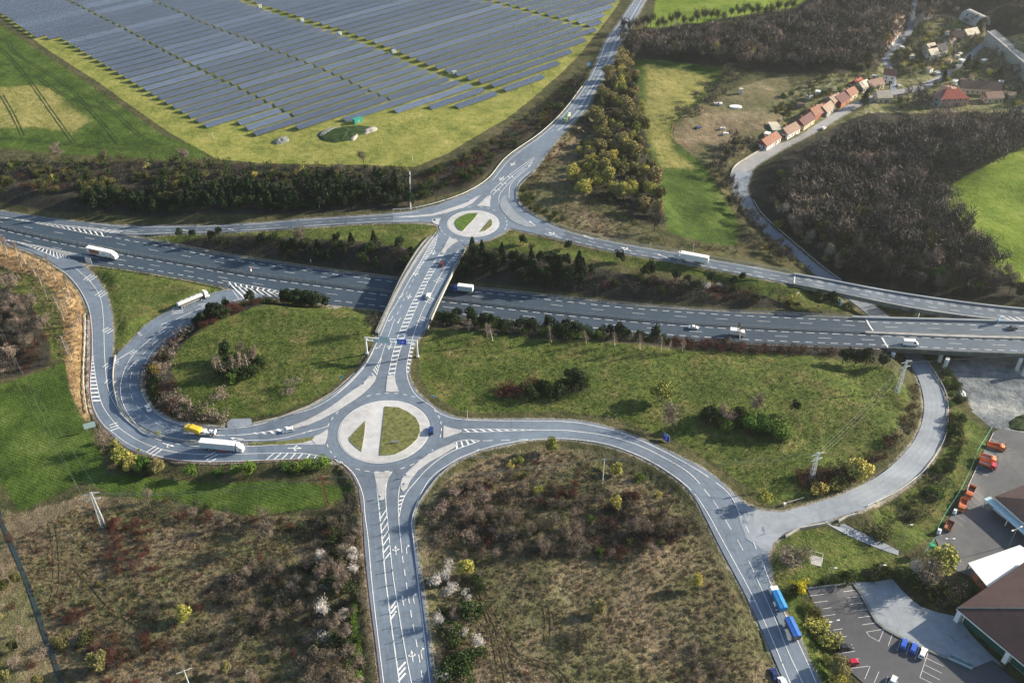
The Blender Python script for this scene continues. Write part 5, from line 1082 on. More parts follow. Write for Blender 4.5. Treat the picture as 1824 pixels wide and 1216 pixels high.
for pl, mix, sp_, nmz in (([(975,868),(1010,866),(1025,885),(1015,905),(985,905),(970,890)], [('rshrub',6,2,3.6)], 3, 'in the dark patch left of centre under the big bend'), ([(1105,872),(1145,870),(1150,895),(1120,900),(1100,890)], [('rshrub',6,2,3.4)], 3, 'in the dark patch right of the slim pole'), ([(1118,950),(1180,938),(1228,936),(1222,955),(1160,975),(1120,975)], [('bshrub',6,2.5,4.5),('rshrub',2,2,3)], 3, 'in the dark long thicket at the right of the centre scrub'),
    ([(1058,930),(1095,930),(1098,950),(1070,955)], [('rshrub',6,2,3.6)], 2.8, 'in the round dark patch in the middle of the centre scrub'), ([(1050,972),(1110,972),(1118,990),(1080,1002),(1048,992)], [('rshrub',4,2,3.6),('bshrub',3,2,3.5)], 2.9, 'in the dark clump around the bright green bush'), ([(790,880),(880,900),(960,930),(1040,960),(1030,990),(930,985),(850,960),(790,930)], [('barep',5,4,7.5),('pshrub',4,2.5,4.5),('bshrub',3,2.5,4)], 3.9, 'in the grey thicket at the left of the centre scrub'),
    ([(1000,1120),(1040,1128),(1045,1160),(1010,1165),(995,1145)], [('bshrub',4,1.5,3)], 3, 'in the purple-grey patch of the lower centre scrub'), ([(1220,1150),(1260,1138),(1290,1170),(1300,1216),(1300,1250),(1220,1250)], [('pshrub',8,1.2,2.4)], 2.8, 'in the pale bristly patch at the lower centre edge'), ([(1175,1160),(1200,1165),(1195,1190),(1172,1188)], [('pshrub',8,1.2,2.2)], 2.8, 'in the small pale bristly patch at the lower centre'),
    ([(150,1120),(215,1135),(250,1165),(235,1195),(195,1185),(155,1160)], [('rshrub',6,2,3.6),('bshrub',3,2,3.5)], 3.1, 'in the dark brown patch near the tan bush'), ([(250,1130),(295,1132),(300,1155),(265,1175)], [('rshrub',6,2,3.4)], 3, 'in the dark oval patch right of the tan bush'), ([(80,1085),(140,1080),(180,1075),(170,1100),(110,1110)], [('rshrub',5,1.6,3)], 3.2, 'in the red-brown patch right of the ditch'), ([(255,1070),(320,1070),(310,1100),(260,1105)], [('rshrub',3,1.6,3),('bshrub',3,1.6,3)], 3.2, 'in the purplish patch above the pale yellow bush'), ([(360,1130),(410,1120),(420,1160),(375,1175)], [('bshrub',6,2.5,4.5)], 3.2, 'in the dark clump in the lower left middle'), ([(165,925),(205,930),(268,928),(270,945),(165,945)], [('rshrub',6,1.8,3.2)], 3, 'in the dark strip at the foot of the rusty pylon'),
    ([(380,1045),(460,1010),(560,1010),(560,1090),(470,1120),(400,1090)], [('bshrub',4,2.5,4.5),('pshrub',4,2.5,4.5),('barep',1,4,6)], 4.0, 'in the grey thicket of the lower left middle')):
    zone(pl, mix, sp_, nmz, 40, 'scrub')
# village gardens
zone([(1400,165),(1480,135),(1560,130),(1570,160),(1500,185),(1430,215),(1400,235),(1380,200)], [('bare',4,5,8),('obush',3,3,5),('gbush',1.5,3,4.5),('bshrub',2,3,5)], 6.5, 'in the gardens above the row of village houses', 60, 'wood')
zone([(1560,60),(1600,40),(1720,35),(1745,70),(1700,105),(1640,140),(1590,150),(1592,110)], [('obush',3,3,5),('ybush',1.5,3,5),('bare',4,5,9),('gbush',1.5,3,4.5)], 7, 'in the gardens of the upper village', 80, 'wood')
zone([(1650,160),(1720,120),(1790,80),(1840,140),(1900,190),(1824,195),(1730,150),(1680,150)], [('obush',3,3,5),('dbush',2,3,6),('bare',4,5,10),('ybush',1,3,5)], 6.8, 'in the gardens below the railway', 70, 'wood')
zone([(1600,170),(1640,162),(1655,190),(1640,205),(1600,196)], [('bare',5,7,10),('obush',1,2,4)], 5.5, 'beside the large red-roofed farm', 40, 'wood')
# --- single plants that stand out: px foot, picture row of the tip, species, width factor, label
LONE = [
 ((402,640),598,'pine',1.0,'dark pine standing over the round clump inside the loop'), ((430,634),606,'barep',.8,'pale bare tree beside the pine in the loop clump'), ((452,650),618,'barep',.7,'bare tree at the right end of the loop clump'),
 ((387,668),632,'birch',1.3,'leftmost white birch on the front of the loop clump'), ((401,672),634,'birch',1.3,'second white birch from the left on the loop clump'), ((417,668),632,'birch',1.3,'third white birch from the left on the loop clump'), ((430,664),630,'birch',1.3,'fourth white birch from the left on the loop clump'), ((443,660),630,'birch',1.3,'rightmost white birch on the loop clump'),
 ((280,668),646,'fors',1.3,'bright yellow flowering bush inside the loop road bend'), ((518,705),676,'pshrub',1.3,'lone twiggy shrub in the lower part of the loop meadow'), ((395,716),692,'pshrub',1.4,'large grey shrub at the lower left of the loop meadow'), ((665,592),548,'bare',.9,'dark bare tree right beside the overpass abutment'),
 ((536,437),402,'barep',1.3,'tall pinkish bare tree above the motorway bank left of the overpass'), ((1178,720),677,'ytree',1.35,'round yellow-green tree alone on the right meadow'), ((1197,765),716,'barep',1.2,'bare grey tree above the blue sign on the right meadow'),
 ((1015,692),644,'pine',1.3,'tall dark pine in the thicket on the right meadow'), ((1032,690),650,'pine',1.1,'lower dark pine at the right of the meadow thicket'), ((1262,760),722,'pine',1.2,'dark round pine at the left end of the green clump'), ((1292,752),724,'barep',1.2,'pale bush behind the dark pine in the right meadow'),
 ((1343,742),692,'barep',.8,'slim bare tree behind the green clump'), ((1414,742),712,'pine',.9,'small dark pine with a pale stem right of the green clump'), ((1360,778),728,'gtree',1.5,'large fresh green bush filling the meadow clump'), ((1382,782),738,'gtree',1.4,'round fresh green bush at the right of the meadow clump'), ((1332,772),738,'gtree',1.3,'fresh green bush in the middle of the meadow clump'),
 ((1525,862),802,'ytree',1.5,'large pale budding willow beside the valley road bend'), ((1492,882),846,'ybush',1.2,'yellow bush left of the willow by the valley road'), ((1455,888),858,'ybush',1.1,'yellow bush at the foot of the middle pylon'), ((1358,905),868,'ytree',1.2,'yellow budding bush at the corner of the meadow by the junction'),
 ((1500,655),615,'pine',1.4,'dark pine at the left of the group by the valley bridge'), ((1522,657),612,'pine',1.3,'dark pine in the middle of the group by the valley bridge'), ((1542,655),618,'pine',1.2,'rounded dark pine near the valley bridge'), ((1572,662),610,'pine',1.2,'tall dark pine against the valley bridge abutment'),
 ((1458,552),513,'pine',1.2,'dark pine below the ramp viaduct, left of two'), ((1481,553),511,'pine',1.2,'dark pine below the ramp viaduct, right of two'), ((1412,548),522,'ybush',1.2,'yellow budding bush on the bank left of the viaduct pines'), ((1512,560),538,'obush',1.3,'olive bush where the motorway bridge begins'),
 ((932,440),413,'pine',1.1,'small dark pine just right of the small roundabout'), ((947,450),432,'bare',1.0,'bare shrub under the upper right slip road start'), ((1012,448),423,'pine',1.2,'dark pine on the bank below the first white arrow'), ((1104,472),440,'pine',1.2,'lone dark pine touching the upper right slip road'),
 ((1158,494),456,'pine',1.3,'pair-like dark pine left of the white lorry on the bank'), ((1146,496),470,'pine',1.3,'low dark pine on the bank left of its taller neighbour'), ((1203,504),476,'pine',1.1,'dark pine on the bank below the white lorry'), ((1224,508),487,'pine',1.1,'small dark pine on the bank right of the lorry'), ((1267,510),484,'pine',1.2,'dark pine with white blossom at its foot'), ((1305,513),491,'pine',1.2,'dark pine third from the viaduct'), ((1321,502),481,'pine',1.2,'dark pine closest to the slip road edge'),
 ((1258,518),500,'bbush',1.0,'white blossoming bush below the bank pines, left'), ((1278,517),502,'bbush',1.0,'white blossoming bush below the bank pines, right'),
 ((983,810),776,'ytree',1.0,'pale yellow tree at the inner edge of the big road bend'), ((923,830),812,'ybush',1,'small yellow bush below the big bend, far left'), ((1097,848),824,'ytree',1.1,'yellow budding tree below the middle of the big bend'), ((1138,862),842,'gbush',1.0,'small bright green bush inside the big bend'), ((959,882),862,'ybush',1.1,'yellow bush in the upper left of the centre scrub'), ((1172,888),874,'ybush',1,'small yellow bush near the right of the big bend'), ((1096,912),884,'ytree',.9,'pale yellow tree in the middle of the centre scrub'), ((1069,996),976,'gbush',.8,'bright green bush by the dark shrubs in the centre'), ((1066,1096),1070,'tan',1,'pale straw-coloured bush alone in the centre scrub'), ((1239,1052),1020,'ytree',.8,'slim yellow bush beside the lower right road bend'),
 ((1055,932),918,'gbush',1.1,'green bush in the middle of the centre scrub'),
 ((575,1006),978,'blossom',.9,'white blossoming tree left of the bottom road, upper'), ((577,1104),1062,'blossom',1.0,'large white blossoming tree left of the bottom road'), ((476,970),926,'barep',.8,'slim pinkish bare tree below the long green strip'), ((612,985),965,'blossom',.9,'white blossom crown beside the bottom road, top'), ((628,1000),975,'blossom',.85,'white blossom crown closest to the bottom road'), ((632,1030),1004,'blossom',.85,'white blossom crown over the dark green bush'), ((616,1140),1118,'barep',1.2,'pale bare tree beside the yellow-green hedge'), ((612,1106),1085,'blossom',.9,'small pale blossom tree by the yellow-green hedge'),
 ((604,1012),984,'dbush',1.4,'dark green bush under the white blossoms'), ((607,1056),1014,'dbush',1.5,'large dark green bush beside the bottom road'), ((582,1168),1130,'dbush',1.4,'round dark green bush left of the yellow-green hedge'), ((624,1212),1186,'gbush',1.3,'green bush at the foot of the yellow-green hedge'),
 ((775,1052),1018,'blossom',.9,'white blossoming tree right of the bottom road, upper left'), ((793,1040),1010,'blossom',.9,'white blossoming tree right of the bottom road, upper right'), ((782,1118),1092,'blossom',.9,'white blossoming tree right of the bottom road, lower'), ((854,1158),1128,'blossom',.9,'white blossoming tree beside the dark bushes'), ((803,1062),1040,'blossom',.9,'small white blossom tree between the two blossom groups'),
 ((838,1112),1066,'dbush',1.3,'dark green bush at the upper right of the bottom road'), ((811,1148),1110,'dbush',1.5,'dark green bush right of the bottom road'), ((826,1212),1150,'dbush',1.5,'very large dark green bush near the lower edge'), ((806,1222),1176,'dbush',1.3,'dark green bush at the bottom edge right of the road'),
 ((830,1030),990,'ytree',1.2,'pale green budding tree right of the bottom road'), ((330,1106),1078,'ytree',1.1,'pale yellow-green bush in the middle of the lower left scrub'), ((175,1192),1164,'tan',1.4,'round tan bush in the lower left scrub'), ((405,1200),1178,'tan',.9,'small cream bush at the lower left'), ((114,1152),1128,'obush',1.2,'olive bush right of the ditch'), ((160,1150),1124,'obush',1.2,'olive bush below the path bend'),
 ((222,835),800,'ytree',1.3,'yellow-green tree below the slip road bend, left'), ((238,842),806,'ytree',1.3,'yellow-green tree below the slip road bend, second'), ((256,842),812,'gtree',1.3,'fresh green tree below the slip road bend'), ((284,846),818,'tan',1.2,'tan budding tree below the slip road bend'), ((342,852),828,'gtree',1.2,'round green bush alone below the white lorry'), ((394,848),832,'gbush',1.2,'small round green bush below the slip road'), ((422,848),826,'gbush',1.3,'green bush left of its taller neighbour below the slip road'), ((446,848),822,'gtree',1.3,'green bush at the right of the pair below the slip road'),
 ((512,842),822,'gbush',1.2,'bright green bush at the left end of the green hedge'), ((530,843),822,'gbush',1.3,'bright green bush in the middle of the green hedge'), ((548,842),818,'gbush',1.3,'bright green bush left of the pylon tip'), ((570,840),814,'gbush',1.4,'bright green bush at the right end of the green hedge'),
 ((185,800),770,'barep',1.2,'greyish bare tree under the grey sign board'), ((1425,1062),1030,'fors',1.0,'yellow flowering bush at the car park corner'), ((1412,1070),1044,'obush',1.1,'olive bush beside the yellow flowering one'), ((1675,1020),975,'ytree',1.5,'bright yellow-green bush by the yard gate'), ((1625,1030),988,'blossom',.9,'white blossoming tree above the forecourt'), ((1645,1045),1005,'barep',1.4,'grey bare tree beside the blossom above the forecourt'),
 ((1405,1010),968,'pshrub',1.5,'large brown shrub on the lawn by the junction'), ((1420,1000),965,'pshrub',1.3,'smaller brown shrub on the lawn by the junction'), ((1558,964),930,'obush',1.5,'round olive bush between the footpath and the lawn'), ((1610,935),902,'bshrub',1.4,'brown bush above the lamp post lawn'), ((1705,722),706,'dbush',1.5,'green bush highest beside the gravel yard'), ((1695,782),758,'dbush',1.6,'round green bush beside the valley road bend'), ((1665,893),868,'gbush',1.2,'bright green bush on the slope above the footpath'), ((1455,1130),1092,'ybush',1.4,'pale green bush beside the lorry trailer'), ((1470,1150),1112,'ybush',1.3,'pale green bush right of the lorry trailer'), ((1490,1205),1172,'tan',1.4,'tan bush at the lower end of the car park strip'),
 ((1392,400),348,'bloss2',.9,'long white blossoming tree beside the valley road, upper'), ((1412,420),378,'bloss2',.9,'white blossoming tree beside the valley road, second'), ((1440,438),406,'bloss2',.9,'white blossoming tree beside the valley road, third'), ((1472,468),432,'bloss2',.9,'white blossoming tree beside the valley road, fourth'), ((1492,482),450,'bloss2',.9,'white blossoming tree beside the valley road, lowest'), ((1458,395),380,'bbush',1.2,'round white blossom bush inside the dark wood'), ((1388,410),390,'ybush',1.2,'yellow bush under the upper blossom tree'), ((1432,438),420,'ybush',1.2,'yellow bush at the valley road rail'), ((1468,436),416,'ybush',1.1,'yellow bush between the blossom trees'), ((1542,490),468,'ybush',1.0,'yellow bush above the viaduct'), ((1668,505),475,'gtree',1.3,'green tree at the lower edge of the wood'), ((1690,498),472,'gtree',1.3,'green tree beside its twin at the wood edge'), ((1740,520),488,'gtree',1.3,'pale green tree near the viaduct end'), ((1595,352),322,'otree',1.1,'olive tree rising from the dark wood'), ((1660,310),262,'otree',1.1,'tall olive tree in the middle of the wood'),
 ((1388,320),300,'ytree',1.1,'yellow tree at the inside of the village road bend'), ((1520,268),230,'otree',1.1,'olive tree in the wood below the village row'), ((1485,270),240,'otree',1.1,'dark olive tree in the wood near the first house'),
 ((545,98),60,'barep',.9,''),
 ((1278,118),64,'bare',.9,'tall bare tree standing before the bright field'), ((1312,62),34,'ytree',.7,'yellow tree against the bright field'),
 ((1178,1005),1000,'gbush',1,''), ((648,292),268,'barep',1.0,'lone bare tree on the lower edge of the solar park'), ((606,312),288,'barep',1.1,'bare tree on the bank below the earth heap'), ((105,285),256,'barep',1.1,'pinkish bare tree at the lower edge of the left field'), ((185,288),265,'barep',1.0,'bare tree at the lower right of the left field'), ((330,290),264,'barep',1.1,'bare tree at the tip of the left field'),
 ((1018,330),290,'ytree',1.0,'yellow budding tree at the left foot of the planted belt, upper'), ((1040,355),318,'ytree',1.3,'yellow budding tree at the left foot of the planted belt, lower'), ((1065,340),308,'ytree',1.2,'yellow budding tree in the lower belt, left'), ((1110,360),326,'ytree',1.2,'yellow budding tree in the lower belt, right'), ((1165,412),370,'bare',1.4,'dark round bare tree at the tip of the planted belt'), ((1150,370),350,'tan',1.2,'tan tree above the dark one at the belt tip'),
 ((1545,128),108,'otree',1.0,'olive tree on the edge of the upper wood'), ((1380,95),75,'ytree',.9,'yellow tree inside the upper wood'), ((1460,118),95,'ytree',.9,'yellow tree near the small white tower'), ((1690,135),100,'dbush',1.2,'dark evergreen in the village gardens'), ((1720,125),98,'conifer',1.3,'dark spruce in the upper village gardens'), ((1735,130),105,'conifer',1.3,'dark spruce beside its twin in the village gardens'), ((1680,145),124,'conifer',1.2,'dark spruce left of the village gardens'), ((1777,145),118,'conifer',1.3,'dark spruce below the railway wall'), ((1538,190),158,'conifer',1.2,'dark spruce between the village houses'),
 ((1730,225),180,'barep',1.2,'pale bare tree in front of the farm, right'), ((1712,222),182,'barep',1.1,'pale bare tree in front of the farm, left'),
]
for k_, x in enumerate((95,)): pass
for (px_, yt, sp, wd, lb) in LONE:
    if not lb: continue
    g, h = hof(px_, yt)
    big = sp in ('pine', 'conifer', 'bare', 'barep', 'gtree', 'ytree', 'otree', 'tan', 'blossom', 'birch')
    if sp in ('bush',) or 'bush' in sp or 'shrub' in sp or sp == 'fors': h *= .62; g = G3([(px_[0], px_[1]-.35*(px_[1]-yt))])[0]
    elif sp in ('ytree', 'gtree', 'otree', 'tan', 'blossom', 'bloss2', 'pine') : h *= .82; g = G3([(px_[0], px_[1]-.14*(px_[1]-yt))])[0]
    if sp == 'pine': wd = min(wd, 1.1)
    lim = 9.0 if sp == 'pine' else 6.8 if (sp in ('ytree', 'gtree', 'tan', 'otree') and px_[1] > 690) else 4.8 if ('bush' in sp or 'shrub' in sp or sp == 'fors') else (7.5 if sp in ('blossom', 'bloss2') and px_[1] > 600 else 11.5)
    if lim == 4.8 and h > 4.8: wd = min(wd*(h/4.8)**.6, 1.7)
    if sp == 'ytree' and px_ in ((1178,720), (1525,862), (1675,1020)): lim = 9.0
    plant(sp, g, min(h, lim), wd, lb, None, parts=big and px_[1] > 380)
CAND.sort(key=lambda c: c[0])
PRE = {'bare_tree': 27, 'budding_tree': 0, 'pine_tree': 0}
for _, a_, key in CAND:
    if COUNT.get(SP[a_[0]][3], 0) < 290-PRE.get(SP[a_[0]][3], 0): plant(*a_)
    else: STUFF.setdefault(key or 'wood', []).append((a_[0], a_[1], a_[2], a_[3]))
# yellow-green hedge beside the bottom road
for i, t in enumerate(np.linspace(0, 1, 14)):
    g = G3([(630+8*t, 1078+100*t)])[0]; plant('gbush', g, 2.4, 1.0, 'bush of the clipped yellow-green hedge left of the bottom road', 'bushes of the yellow-green hedge')
for i, x in enumerate(np.linspace(1110, 1175, 26)):
    g = G3([(x*1.9-1000 if False else 1110+(x-1110)*4.6, 60-(x-1110)*.55+rnd.uniform(-4, 4))])[0]; plant('bare', g, rnd.uniform(9, 13), .8, 'slim dark tree in the open row against the bright field', 'slim trees in the row against the bright field')
for px_ in ((835,590),(868,600),(878,607),(982,610),(1045,612),(1095,616),(1140,622),(1178,624),(1190,625),(1215,628),(1298,620),(1318,605)):
    g = G3([px_])[0]; plant('birch', g, rnd.uniform(6, 9), 1.4, 'thin white birch among the bushes south of the motorway', 'thin birches south of the motorway')

# rough grass tufts: nobody could count them
def tufts(key, poly, n, mats, h0=.5, h1=1.0, clear=1.5):
    for p in scatter(poly, n, 0, clear): STUFF.setdefault(key, []).append(('T'+rnd.choice(mats), p, rnd.uniform(h0, h1), rnd.uniform(.9, 1.5)))
M['straw'] = foliage('dry_straw', (.13, .10, .062), (.27, .215, .14), (.40, .335, .235), .25)
M['dullgrass'] = foliage('dull_grass', (.05, .065, .022), (.11, .125, .04), (.17, .17, .07), .25)
M['lushgrass'] = foliage('lush_grass', (.045, .085, .016), (.09, .15, .025), (.14, .20, .04), .25)
for t in ('straw', 'dullgrass', 'lushgrass', 'red', 'bare_pale'): SP['T'+t] = ('tuft', t, 'bark', 'tuft', 'grass')
tufts('tufts', [(30,960),(150,900),(640,930),(655,1216),(660,1250),(120,1250)], 5200, ['straw','straw','dullgrass','straw','red'])
tufts('tufts', [(760,925),(800,850),(880,815),(980,800),(1100,815),(1190,870),(1240,920),(1300,1040),(1390,1216),(1400,1250),(800,1250)], 6800, ['straw','dullgrass','straw','bare_pale'])
tufts('tufts', [(300,645),(340,600),(430,560),(600,550),(662,560),(640,625),(540,712),(400,740),(320,700)], 2200, ['dullgrass','lushgrass'], .28, .55)
tufts('tufts', [(765,590),(1200,624),(1590,660),(1615,700),(1560,800),(1430,842),(1370,895),(1200,783),(1000,733),(820,730),(750,665)], 5200, ['dullgrass','lushgrass'], .28, .55)
tufts('tufts', [(0,450),(80,470),(140,530),(148,640),(120,660),(60,520),(0,480)], 700, ['straw','bare_pale'])
tufts('tufts', [(940,330),(1000,240),(1050,215),(1060,330),(1150,405),(1080,420),(980,395)], 1500, ['straw','dullgrass'])
stuff_build('tufts', 'rough_grass', 'rough tufty grass over the meadows and the brown scrubland', 'grass')

# ================================================================ SOLAR PARK
m_, nt, b = nodes('solar_cells'); P = objco(nt)
br = N(nt, 'ShaderNodeTexBrick', offset=0.0); br.inputs['Scale'].default_value = 1; br.inputs['Brick Width'].default_value = 1.65; br.inputs['Row Height'].default_value = 1.0; br.inputs['Mortar Size'].default_value = .035
br.inputs['Color1'].default_value = (.020, .040, .082, 1); br.inputs['Color2'].default_value = (.036, .062, .115, 1); br.inputs['Mortar'].default_value = (.5, .56, .66, 1); nt.links.new(P, br.inputs['Vector'])
oi = N(nt, 'ShaderNodeObjectInfo'); nt.links.new(mixc(nt, 1.0, br.outputs[0], ramp(nt, oi.outputs['Random'], [(0, .82), (.8, 1.0), (1, 1.3)]), 'MULTIPLY'), b.inputs['Base Color'])
b.inputs['Roughness'].default_value = .3; b.inputs['Specular IOR Level'].default_value = .4; M['cells'] = m_
RA = R(41.3); ud = np.array([math.cos(RA), math.sin(RA)]); nd = np.array([-math.sin(RA), math.cos(RA)])
FIELD = [(-420,-95),(-200,-60),(-60,-4),(11,31),(69,73),(104,68),(367,228),(418,217),(459,244),(551,226),(644,212),(731,195),(783,192.5),(836,190.5),(894,170),(953,149),(983,125),(1010,100),(1035,80),(1058,59),(1070,45),(1070,33),(1090,17),(1090,6),(1112,-10),(1135,-95)]
FW_ = U(np.array(FIELD, float), 0)
CORR = [([(380,-25),(420,-2),(452,10),(535,38),(610,62),(690,92),(755,121),(815,143),(894,165)], 3.6), ([(740,-40),(850,-2),(905,12),(960,28),(1010,41),(1050,53)], 3.4), ([(-60,-60),(115,0),(221,54),(334,115),(449,171),(529,212)], .9), ([(130,-60),(265,0),(357,41),(459,81),(577,127),(705,184)], .8), ([(620,-60),(760,10),(900,40),(1040,65)], .0)]
CW = [(U(np.array(c, float), 0), w_) for c, w_ in CORR]
def cut_line(off):
    """crossings of the row line nd.p = off with an outline, as positions along ud"""
    def cross(W, closed):
        out = []
        for i in range(len(W)-(0 if closed else 1)):
            a, c = W[i], W[(i+1) % len(W)]; da, dc = a@nd-off, c@nd-off
            if da*dc < 0: t = da/(da-dc); out.append(float((a+(c-a)*t)@ud))
        return sorted(out)
    return cross(FW_, True), [(x, w_) for W, w_ in CW if w_ for x in cross(W, False)]
offs = FW_@nd; e0 = float(U([(459,242)], 0)[0]@nd)+2.0; k0 = 0; rows = 0
off = e0-9.5*12; segs = []
while off < offs.max():
    xs, cs = cut_line(off)
    for i in range(0, len(xs)-1, 2):
        a, c = xs[i], xs[i+1]; cuts = sorted([(x, w_) for x, w_ in cs if a+3 < x < c-3]); p = a
        for x, w_ in cuts+[(c, 0)]:
            q_ = x-w_ if w_ else c
            if q_-p > 4: segs.append((off, p, q_))
            p = x+w_
    off += 9.5
tilt = R(20); wdt = 4.5; hx, hz = wdt/2*math.cos(tilt), wdt/2*math.sin(tilt)
vis = []
for off, p, q_ in segs:
    if (q_-p) > 4: vis.append((off, p, q_))
BLK = {}
def ordn(k): return str(k)+('th' if 10 <= k % 100 <= 20 else {1: 'st', 2: 'nd', 3: 'rd'}.get(k % 10, 'th'))
def row_label(off, p, q_):
    c = ud*(p+q_)/2+nd*off; x, y = proj([(c[0], c[1], 1)])[0]; 
    order = [2, 3, 0, 1]; side = 0
    for i in order:
        W = CW[i][0]; cr = [float((W[k]+(W[k+1]-W[k])*((W[k]@nd-off)/((W[k]@nd-off)-(W[k+1]@nd-off))))@ud) for k in range(len(W)-1) if ((W[k]@nd-off)*(W[k+1]@nd-off)) < 0]
        if cr and cr[0] < (p+q_)/2: side += 1
    pl = ['left of the first thin gap', 'between first and second thin gap', 'just left of the main gap', 'just right of the main gap', 'right of the upper right gap'][side]
    BLK[side] = BLK.get(side, 0)+1; return ordn(BLK[side])+' solar panel row from the front, '+pl
for off, p, q_ in vis:
    L_ = q_-p; c = ud*(p+q_)/2+nd*off; z = float(zt([c])[0]); mb = MB(); x0, x1 = -L_/2, L_/2
    mb.add([(x0,-wdt/2,-.04),(x1,-wdt/2,-.04),(x1,wdt/2,-.04),(x0,wdt/2,-.04),(x0,-wdt/2,.04),(x1,-wdt/2,.04),(x1,wdt/2,.04),(x0,wdt/2,.04)], [(0,3,2,1),(4,5,6,7),(0,1,5,4),(1,2,6,5),(2,3,7,6),(3,0,4,7)])
    o = mb.build('solar_panel_row', M['cells']); o.location = (c[0], c[1], z+.75+hz); o.rotation_euler = (tilt, 0, RA)
    tag(o, row_label(off, p, q_), 'solar panels', 'rows of solar panels in the park')
    fb = MB()
    ca, sa = math.cos(-tilt), math.sin(-tilt)
    for x in np.arange(x0+1.5, x1-1, 6.0):
        for yy in (-1.4, 1.4):
            top = (x, yy, -.05); dn = .75+hz+yy*math.sin(tilt)+.3; bot = (x, yy+dn*sa*1.0, -dn*ca); fb.tube(bot, top, .07, .07, 4)
    if fb.v: fb.build('support_frame', M['steel'], o)
# cabins and gear of the solar park
def cabin(px_, w_, d_, h_, mt, name, label, cat, rz=RA, roof='concrete'):
    g = G3([px_])[0]; t = empty(name, g, rz); tag(t, label, cat); MB().box(-w_/2, w_/2, -d_/2, d_/2, 0, h_).build('wall', M[mt], t)
    MB().box(-w_/2-.15, w_/2+.15, -d_/2-.15, d_/2+.15, h_, h_+.15).build('roof', M[roof], t); MB().box(-.5, .5, -d_/2-.04, -d_/2, .1, 2.0).build('door', M['steel'], t); return t
for i, px_ in enumerate(((463,14),(538,38.5),(605,62.5),(701,95),(809,132.5))):
    cabin(px_, 2.6, 2.0, 2.1, 'sign_back', 'transformer_cabin', ['first', 'second', 'middle', 'fourth', 'lowest'][i]+' pale transformer cabin in the main gap between the panel rows, counted from the top', 'cabin')
cabin((637,218), 5.5, 2.6, 2.6, 'teal_paint', 'green_cabin', 'green metal cabin below the lowest panel rows', 'cabin', roof='teal_paint')
def heap(name, outline, mt, h, label, cat):
    W = G3(np.array(outline, float)); c = W[:, :2].mean(0); V = []; F = []; n = len(W); z0 = W[:, 2].mean()
    rings = [(1, -.3), (.8, .45), (.55, .75), (.3, 1)]
    for r, hh in rings:
        for p in W: j = rnd.uniform(-.12, .12); V.append((c[0]+(p[0]-c[0])*(r+j*.5), c[1]+(p[1]-c[1])*(r+j*.5), z0+h*hh*(1+rnd.uniform(-.3, .3) if hh > 0 else 1)))
    V.append((c[0], c[1], z0+h))
    for k in range(3): F += [(k*n+i, k*n+(i+1) % n, (k+1)*n+(i+1) % n, (k+1)*n+i) for i in range(n)]
    F += [(3*n+i, 3*n+(i+1) % n, 4*n) for i in range(n)]
    return tag(link(name, npmesh(name, V, F), M[mt]), label, cat)
heap('earth_mound', smooth([(563,245),(580,232),(610,226),(640,222),(665,226),(672,232),(650,240),(620,252),(590,256)], 3, True), 'dgreen', 1.3, 'overgrown earth mound in front of the lowest panel rows', 'mound')
heap('rubble_heap', smooth([(566,238),(590,228),(608,225),(600,231),(582,240),(570,247)], 3, True), 'concrete_dark', 1.2, 'grey rubble heap along the upper left of the earth mound', 'heap')
heap('rubble_heap', smooth([(622,250),(634,240),(640,238),(636,246),(628,252)], 3, True), 'verge_grit', .9, 'small grey rubble heap in front of the earth mound', 'heap')
heap('rubble_heap', smooth([(643,236),(655,228),(672,226),(674,231),(660,237),(648,240)], 3, True), 'verge_grit', .9, 'pale rubble heap at the right of the earth mound', 'heap')
heap('rubble_heap', smooth([(484,255),(495,246),(512,243),(516,250),(505,256),(492,258)], 3, True), 'concrete_dark', 1.4, 'dark rubble heap alone left of the earth mound', 'heap')
# tyre tracks pressed into the crop, the ditch and the narrow stream
tr = Paint(); M['track'] = simple('tyre_track', (.022, .045, .012), .95, 0, .3, .5)
for pl in ([(-10,68),(12,75),(20,90),(35,102),(80,130),(115,152),(135,172),(170,210),(210,258)], [(-10,82),(10,98),(50,145),(75,180),(110,230),(130,257)], [(0,170),(20,205),(38,243)], [(135,165),(170,180),(205,205),(250,245),(290,262)], [(0,247),(60,252),(180,264),(300,270)], [(60,135),(110,170),(190,200)]):
    W = G3(smooth(pl, 5)); tr.strip(W, .55, dz=.12)
    d = np.gradient(W[:, :2], axis=0); d /= np.linalg.norm(d, axis=1)[:, None]; W2 = W.copy(); W2[:, :2] += np.c_[-d[:, 1], d[:, 0]]*1.9; tr.strip(W2, .55, dz=.12)
tr.done('tyre_tracks', 'track')
pa_ = Paint(); M['path'] = simple('trodden_grass', (.10, .085, .045), .95, 0, .4, .6)
for pl in ([(852,1046),(862,1075),(880,1110),(895,1150),(905,1190),(930,1225)], [(890,1120),(915,1165),(945,1180),(985,1195),(1010,1225)], [(968,1075),(972,1110),(968,1150)], [(100,1000),(130,1012),(160,1040),(190,1075),(240,1110),(262,1120)], [(88,930),(95,980),(96,1040),(90,1075)], [(830,1030),(850,1060),(868,1100),(880,1150),(890,1216)]):
    W = G3(smooth(pl, 6)); pa_.strip(W, .6, dz=.14); d = np.gradient(W[:, :2], axis=0); d /= np.linalg.norm(d, axis=1)[:, None]; W2 = W.copy(); W2[:, :2] += np.c_[-d[:, 1], d[:, 0]]*1.8; pa_.strip(W2, .6, dz=.14)
pa_.done('trodden_path', 'path')
di = Paint(); M['water'] = simple('dark_water', (.03, .045, .045), .25, 0, .2, .5, .6)
di.strip(G3(smooth([(-3,905),(5,935),(18,965),(35,1005),(52,1050),(63,1080),(80,1130),(98,1180),(112,1225),(122,1260)], 6)), 1.3, dz=.12)
